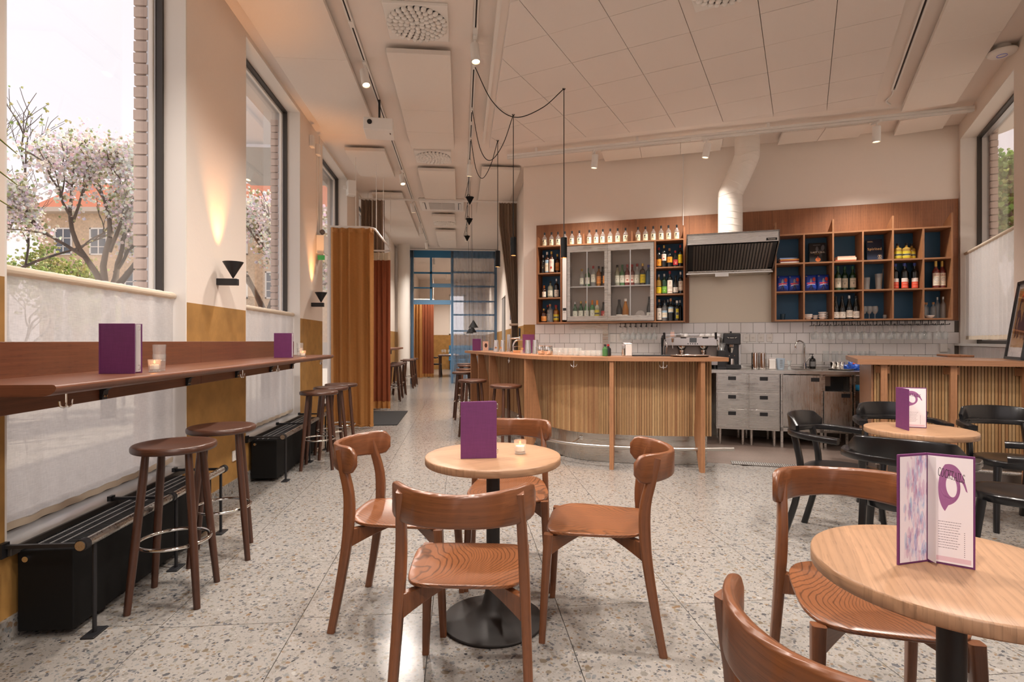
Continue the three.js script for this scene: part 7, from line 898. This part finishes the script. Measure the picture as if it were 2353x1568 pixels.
// open menus with printed pages
const pageTex = ctex(512, 820, (g, w, h) => {
  g.fillStyle = '#efe6ea'; g.fillRect(0, 0, w, h);
  g.fillStyle = '#9c6090'; g.beginPath(); g.moveTo(190, 60); g.bezierCurveTo(330, 30, 400, 110, 450, 260); g.lineTo(430, 250); g.bezierCurveTo(400, 190, 370, 170, 360, 190); g.bezierCurveTo(390, 280, 330, 350, 230, 372); g.lineTo(190, 420); g.bezierCurveTo(90, 360, 80, 150, 190, 60); g.fill();
  for (let i = 0; i < 60; i++) { g.globalAlpha = 0.12; g.strokeStyle = i % 2 ? '#c58ab8' : '#5f2a58'; g.lineWidth = rr(2, 9); g.beginPath(); const a = rr(0, 6.28), r = rr(90, 130); g.arc(240, 215, r, a, a + rr(0.3, 1)); g.stroke(); } g.globalAlpha = 1;
  g.fillStyle = '#f2eaee'; g.beginPath(); g.ellipse(265, 225, 62, 84, -0.3, 0, 7); g.fill();
  g.fillStyle = '#2a2026'; g.save(); g.translate(256, 150); g.rotate(0.14); g.scale(0.62, 1); g.font = '92px serif'; g.textAlign = 'center'; g.fillText('COCKTAILS', 10, 20); g.restore();
  g.fillStyle = '#7c7078'; for (let i = 0; i < 11; i++) { let x = 110; while (x < 360 - (i % 4) * 12) { const l = rr(10, 34); g.fillRect(x, 500 + i * 20, l, 4); x += l + 6; } } for (let i = 0; i < 13; i++) g.fillRect(410, 570 + i * 15, 12, 5);
  g.fillStyle = '#d9a6b4'; g.globalAlpha = 0.6; g.fillRect(20, 770, 470, 36); g.globalAlpha = 1; });
const marbleTex = ctex(256, 512, (g, w, h) => { g.fillStyle = '#eadfe6'; g.fillRect(0, 0, w, h); for (let i = 0; i < 420; i++) { g.globalAlpha = rr(0.04, 0.22); g.fillStyle = ['#a55a8a', '#6f7fc0', '#c98ab0', '#4a90c8', '#8a3f72'][Math.floor(rnd() * 5)]; g.beginPath(); const x = w * (0.62 + 0.22 * Math.sin(i * 0.05) + rr(-0.25, 0.25)), y = i / 420 * h + rr(-30, 30); g.ellipse(x, y, rr(2, 14), rr(6, 44), rr(-0.4, 0.4), 0, 7); g.fill(); } });
function openMenu(l, x, y, z, ry, w, h, ang, leftTex, outer) { // spine at the origin, right cover along +x, left cover turned by ang
  const o = thing('menu', l, 'menu', 'purple menus'); at(o, x, y, z, ry);
  for (const [nm, a, tex] of [['right_cover', 0, pageTex], ['left_cover', ang, leftTex]]) { const rot = (g) => { if (a) { g.translate(0, 0, 0); g.scale(1, 1, 1).rotateY(a); } return g; }; const c = part(nm, rot(rbox(w, h, 0.004, 0.001, w / 2, h / 2, 0, 'y', 1)), outer, o); const pg = new THREE.PlaneGeometry(w - 0.008, h - 0.010); if (a) pg.rotateY(Math.PI); part('printed_page', rot(pg.translate(w / 2, h / 2, a ? -0.0032 : 0.0032)), std(0xffffff, 0.7, 0, { map: tex }), c); }
  part('loose_leaf', mv(new THREE.BoxGeometry(w * 0.3, h - 0.012, 0.0006).translate(w * 0.15, h / 2 + 0.002, 0), 0.002, 0, 0.006, 0, ang * 0.45, 0), M.paper, o); return o; }
openMenu('large open menu reading COCKTAILS on the near right table', 1.066, 0.738, -1.159, -0.689, 0.086, 0.25, -2.286, marbleTex, M.purple);
{ const o = openMenu('half open purple menu on the small table between black chairs', 2.555, 0.738, -2.99, -0.45, 0.15, 0.235, -1.42, pageTex, M.purple); }
{ // framed print on the right bar
  const o = thing('framed_print', 'framed brown figure print leaning on the right bar, cut by frame', 'picture'); const [x, z] = rxz(2.42, 0.13); at(o, x, 1.092, z, RYR); const g = new THREE.Group(); const W = 0.42, Hh = 0.64, tilt = (m) => mv(m, 0, 0.004, 0, -0.14);
  part('frame', tilt(join([box2(-W / 2, W / 2, 0, 0.022, -0.012, 0.012), box2(-W / 2, W / 2, Hh - 0.022, Hh, -0.012, 0.012), box2(-W / 2, -W / 2 + 0.022, 0, Hh, -0.012, 0.012), box2(W / 2 - 0.022, W / 2, 0, Hh, -0.012, 0.012)])), M.blackGloss, o); part('mat_board', tilt(box2(-W / 2 + 0.02, W / 2 - 0.02, 0.02, Hh - 0.02, -0.006, -0.003)), M.paper, o);
  const tx = ctex(384, 512, (q, w, h) => { q.fillStyle = '#b88a4c'; q.fillRect(0, 0, w, h); q.fillStyle = '#5f2a18'; for (const [a, b, c, d, e] of [[110, 120, 44, 60, 0.3], [90, 220, 50, 40, -0.2], [80, 330, 34, 110, 0.1], [150, 330, 40, 110, -0.1], [260, 150, 60, 70, 0.2], [250, 300, 60, 140, 0.05], [330, 360, 40, 100, 0]]) { q.beginPath(); for (let i = 0; i <= 30; i++) { const t = i / 30 * 6.283, k = 0.85 + 0.3 * rnd(); q.lineTo(a + c * k * Math.cos(t + e), b + d * k * Math.sin(t)); } q.fill(); } q.fillStyle = '#d0a468'; for (const [a, b, c, d] of [[120, 150, 12, 30], [100, 300, 10, 50], [255, 220, 16, 40]]) { q.beginPath(); q.ellipse(a, b, c, d, 0.2, 0, 7); q.fill(); } });
  part('print', tilt(new THREE.PlaneGeometry(0.32, 0.48).translate(0, Hh / 2 + 0.02, -0.002)), std(0xffffff, 0.7, 0, { map: tx }), o); part('glass', tilt(box2(-W / 2 + 0.02, W / 2 - 0.02, 0.02, Hh - 0.02, 0.002, 0.004)), M.pane, o);
}
{ const o = thing('cutting_board', 'thin wooden board lying on the right bar beside the picture', 'board'); const [x, z] = rxz(1.35, 0.30); at(o, x, 1.09, z, RYR); part('board', rbox(0.5, 0.02, 0.2, 0.004, 0, 0.01, 0, 'x', 1), M.cabinet, o); part('handle_hole', cyl(0.012, 0.012, 0.002, 0.21, 0.0195, 0, 12), M.black, o); }
{ // potted plant at the left edge: only leaf tips reach into the picture
  const o = thing('potted_plant', 'tall potted plant at left edge, three striped leaf tips in view', 'plant'); at(o, -1.62, 0, -1.28); part('pot', lathe([[0, 0], [0.13, 0], [0.16, 0.30], [0.15, 0.30], [0.12, 0.03], [0, 0.03]], 28), M.black, o); part('soil', cyl(0.14, 0.145, 0.02, 0, 0.25, 0, 20), M.castIron, o); part('stem', tube([V(0, 0.26, 0), V(0.02, 0.9, 0), V(-0.01, 1.55, 0.01)], 0.014, 8), M.stoolWood, o);
  const gm = std(lin(0.05, 0.13, 0.03), 0.4), ym = std(lin(0.50, 0.46, 0.10), 0.45);
  const leaf = (dx, dz, len, up, drop) => { const n = 14, pos = (m, wd) => { const pts = []; for (let i = 0; i <= n; i++) { const t = i / n; pts.push(V(dx * len * t, 1.55 + up * Math.sin(t * 2.2) - drop * t * t, dz * len * t)); } return sweep(pts, rrect(0.0012 * m, wd, 0.0004, 1), V(0, 1, 0), (t) => [1, Math.max(0.04, Math.sin(Math.PI * Math.min(0.98, 0.08 + t * 0.92)))]); }; part('leaf', pos(1, 0.045), ym, o, 'yellow edged leaf'); part('leaf_centre', pos(2, 0.026), gm, o); };
  for (let i = 0; i < 12; i++) { const a = -1.2 + (i * 0.618 % 1) * 2.4; leaf(Math.cos(a), Math.sin(a), rr(0.32, 0.42), rr(0.12, 0.3), rr(0.05, 0.2)); } leaf(0.53, -0.85, 0.56, 0.34, 0.02); leaf(0.54, -0.84, 0.56, 0.26, 0.05); leaf(0.55, -0.83, 0.55, 0.18, 0.06);
}
// ---------------------------------------------------------------- outside the windows
{
  const gnd = struct('ground'); part('paving', box2(-90, 60, -0.7, -0.45, -90, 40), std(lin(0.50, 0.47, 0.43), 0.9, 0, { map: mottled }), gnd);
  const cy = Math.cos(0.09254), sy = Math.sin(0.09254), cam = (X, Z) => [X * cy + Z * sy, X * sy - Z * cy];       // X to the right of, Z ahead of where the visitor stands
  // yellow house across the street
  const h = thing('yellow_house', 'pale yellow house with red roof across the street', 'building'), [hx, hz] = cam(-23, 38); at(h, hx, -0.45, hz, -0.09254);
  part('wall', box2(-10, 14, 0, 10.9, -9, 0), std(lin(0.74, 0.56, 0.39), 0.9, 0, { map: mottled }), h); part('plinth', box2(-10.05, 14.05, 0, 1.6, -9, 0.05), std(lin(0.45, 0.42, 0.38), 0.9), h);
  const rf = new THREE.Shape(); rf.moveTo(0.7, 10.75); rf.lineTo(-4.5, 14.0); rf.lineTo(-9.7, 10.75); rf.closePath(); part('roof', flat(new THREE.ExtrudeGeometry(rf, { depth: 24.8, bevelEnabled: false }).rotateY(-Math.PI / 2).translate(14.4, 0, 0)), std(lin(0.52, 0.17, 0.09), 0.85, 0, { side: THREE.DoubleSide }), h); part('eaves', box2(-10.5, 14.5, 10.6, 10.9, 0, 0.7), std(lin(0.60, 0.52, 0.44), 0.8), h);
  const fm = std(lin(0.70, 0.68, 0.64), 0.6), pm = std(lin(0.10, 0.13, 0.16), 0.08), f1 = join([box2(-0.62, -0.52, -0.95, 0.95, -0.02, 0.06), box2(0.52, 0.62, -0.95, 0.95, -0.02, 0.06), box2(-0.62, 0.62, -0.95, -0.85, -0.02, 0.06), box2(-0.62, 0.62, 0.85, 0.95, -0.02, 0.06), box2(-0.04, 0.04, -0.9, 0.9, -0.02, 0.05), box2(-0.55, 0.55, 0.20, 0.26, -0.02, 0.05), box2(-0.55, 0.55, -0.40, -0.35, -0.02, 0.05)]), p1 = box2(-0.54, 0.54, -0.87, 0.87, 0.0, 0.02);
  for (let r = 0; r < 3; r++) for (let i = 0; i < 9; i++) { const w = part('window', f1, fm, h); w.position.set(-8.3 + i * 2.45, 2.55 + r * 3.05, 0.02); const g = part('glass', p1, pm, w); }
  part('downpipe', cyl(0.06, 0.06, 10.6, 3.4, 0, 0.1, 8), M.alu, h);
  // trees
  const tree = (name, label, base, pts, o2, lv) => { const o = thing(name, label, 'tree'); at(o, base[0], -0.45, base[1]); return o; };
  function grow(out, tips, a, d, len, r, depth, spread, sd) {
    const b = a.clone().addScaledVector(d, len); const m = a.clone().lerp(b, 0.5).add(V(rr(-1, 1), rr(-0.4, 0.4), rr(-1, 1)).multiplyScalar(len * 0.07)); out.push(tube([a, m, b], 1, 5, 4)); const g = out[out.length - 1], c = g.parameters; // tapered below
    const p = g.attributes.position, cur = c.path, n = 5; for (let i = 0; i <= 4; i++) { const q = cur.getPointAt(i / 4), k = r * (1 - 0.35 * i / 4); for (let j = 0; j <= 5; j++) { const id = i * 6 + j; p.setXYZ(id, q.x + (p.getX(id) - q.x) * k, q.y + (p.getY(id) - q.y) * k, q.z + (p.getZ(id) - q.z) * k); } }
    if (depth <= 2) for (let i = 1; i <= 3; i++) tips.push([a.clone().lerp(b, i / 3), len]);
    if (depth === 0) return;
    const k = depth > 3 ? 2 : 3; for (let i = 0; i < k; i++) { const e = d.clone().add(V(rr(-1, 1), rr(-0.35, 0.75), rr(-1, 1)).multiplyScalar(spread)).normalize(); grow(out, tips, a.clone().lerp(b, i === 0 ? 1 : rr(0.6, 1)), e, len * rr(0.68, 0.86), r * (i === 0 ? 0.68 : 0.55), depth - 1, spread, sd); }
  }
  const bark = std(lin(0.10, 0.085, 0.075), 0.95), petalG = (() => { const g = []; for (let i = 0; i < 4; i++) { const q = new THREE.CircleGeometry(0.5, 5); q.scale(0.8, 1, 1).translate(0, 0.4, 0).rotateX(-0.7).rotateY(i * 1.57); g.push(q); } return join(g); })();
  function bloom(o, tips, n, size, cols, jit) { const im = new THREE.InstancedMesh(petalG, std(0xffffff, 0.9, 0, { side: THREE.DoubleSide, transmission: 0.3, thickness: 0 }), n), m = new THREE.Object3D(), c = new THREE.Color(); im.name = 'leaves_and_blossom'; im.userData.kind = 'stuff'; for (let i = 0; i < n; i++) { const [p, l] = tips[Math.floor(rnd() * tips.length)]; m.position.set(p.x + rr(-1, 1) * jit, p.y + rr(-1, 1) * jit, p.z + rr(-1, 1) * jit); m.rotation.set(rr(0, 6), rr(0, 6), rr(0, 6)); const s = size * rr(0.6, 1.4); m.scale.set(s, s, s); m.updateMatrix(); im.setMatrixAt(i, m.matrix); const q = cols[Math.floor(rnd() * cols.length)]; im.setColorAt(i, c.setRGB(...q.map((x) => x * rr(0.85, 1.1)))); } o.add(im); }
  const white = [[0.90, 0.86, 0.86], [0.92, 0.89, 0.88], [0.86, 0.80, 0.82], [0.92, 0.90, 0.87], [0.92, 0.90, 0.9], [0.45, 0.46, 0.25]], green = [[0.40, 0.46, 0.16], [0.30, 0.38, 0.12], [0.50, 0.52, 0.22]], fresh = [[0.20, 0.34, 0.08], [0.28, 0.42, 0.12], [0.15, 0.27, 0.07], [0.40, 0.44, 0.16]];
  const plant = (name, label, X, Z, trunkH, dirs, len, r, depth, spread, n, size, cols, jit) => { const [x, z] = cam(X, Z), o = thing(name, label, 'tree'); at(o, x, -0.45, z, -0.09254); const out = [], tips = []; const top = V(0, trunkH, 0); out.push(bar(V(0, -0.1, 0), top, r * 1.15, 9, r * 0.95)); for (const [dx, dy, dz, k] of dirs) grow(out, tips, top.clone(), V(dx, dy, dz).normalize(), len * k, r * 0.62, depth, spread, 1); part('trunk_and_branches', out, bark, o); if (n) bloom(o, tips, n, size, cols, jit); return o; };
  plant('cherry_tree', 'white blossoming tree with forked dark trunk outside the first window', -8.9, 12, 2.7, [[-0.55, 1, 0.1, 1.1], [0.1, 1, 0.1, 1.2], [0.75, 0.9, 0, 1], [-0.2, 0.9, -0.6, 0.9]], 1.05, 0.13, 4, 0.75, 12000, 0.055, white, 0.22);
  plant('cherry_tree', 'white blossoming tree outside the second left window', -7.2, 16, 2.4, [[-0.4, 1, 0.2, 1.1], [0.35, 1, 0, 1.1], [0.1, 0.8, -0.5, 1], [0.8, 0.5, 0.2, 0.8]], 1.15, 0.16, 4, 0.8, 8000, 0.07, white, 0.28);
  plant('bare_tree', 'almost bare tree with thin twigs at far left of first window', -13.2, 13.5, 3.2, [[0.5, 0.9, 0, 1.3], [-0.2, 1, 0.2, 1.3], [0.9, 0.35, -0.1, 1.1]], 1.25, 0.085, 4, 0.7, 260, 0.06, green, 0.1);
  plant('leafing_shrub', 'loose yellow green shrub at lower left of first window', -17.2, 19, 1.2, [[0.4, 1, 0, 1], [-0.4, 1, 0.2, 1], [0, 1, -0.3, 1.1], [0.9, 0.8, 0, 1]], 1.25, 0.08, 4, 0.8, 3600, 0.10, green, 0.35);
  plant('green_tree', 'fresh green tree outside the right window', 13.6, 15, 2.6, [[0.3, 1, 0, 1.1], [-0.4, 1, 0.2, 1.1], [0.1, 0.9, -0.5, 1], [-0.7, 0.6, 0, 1], [0.8, 0.6, 0.2, 1]], 1.2, 0.15, 4, 0.8, 7000, 0.12, fresh, 0.30);
  const fe = thing('wire_fence', 'grey post fence in the street below the blossoming tree', 'fence'); for (const [X, l] of [[-10.4, 0], [-9.2, 0], [-8.0, 0], [-6.8, 0], [-5.6, 0]]) { const [x, z] = cam(X, 11.2); part('post', cyl(0.035, 0.035, 2.75, x, -0.45, z, 10), M.alu, fe); } for (const y of [0.4, 1.2, 2.0]) { const [x0, z0] = cam(-10.4, 11.2), [x1, z1] = cam(-5.6, 11.2); part('wire', bar(V(x0, y, z0), V(x1, y, z1), 0.006, 5), M.alu, fe); } { const [x0, z0] = cam(-9.2, 11.2), [x1, z1] = cam(-8.0, 11.2); part('brace', bar(V(x0, 0.9, z0), V(x1, 2.2, z1), 0.02, 6), M.alu, fe); }
  const bx = thing('awning_box', 'pale grey projecting box outside top of second window', 'awning'); part('box', rbox(1.2, 1.3, 1.8, 0.01, -2.79, 4.45, -8.3, 'x', 1), std(lin(0.62, 0.60, 0.57), 0.7), bx); part('edge_trim', [box(0.92, 0.04, 1.82, -2.95, 3.80, -8.3)], M.alu, bx);
}
renderer.render(scene, camera);
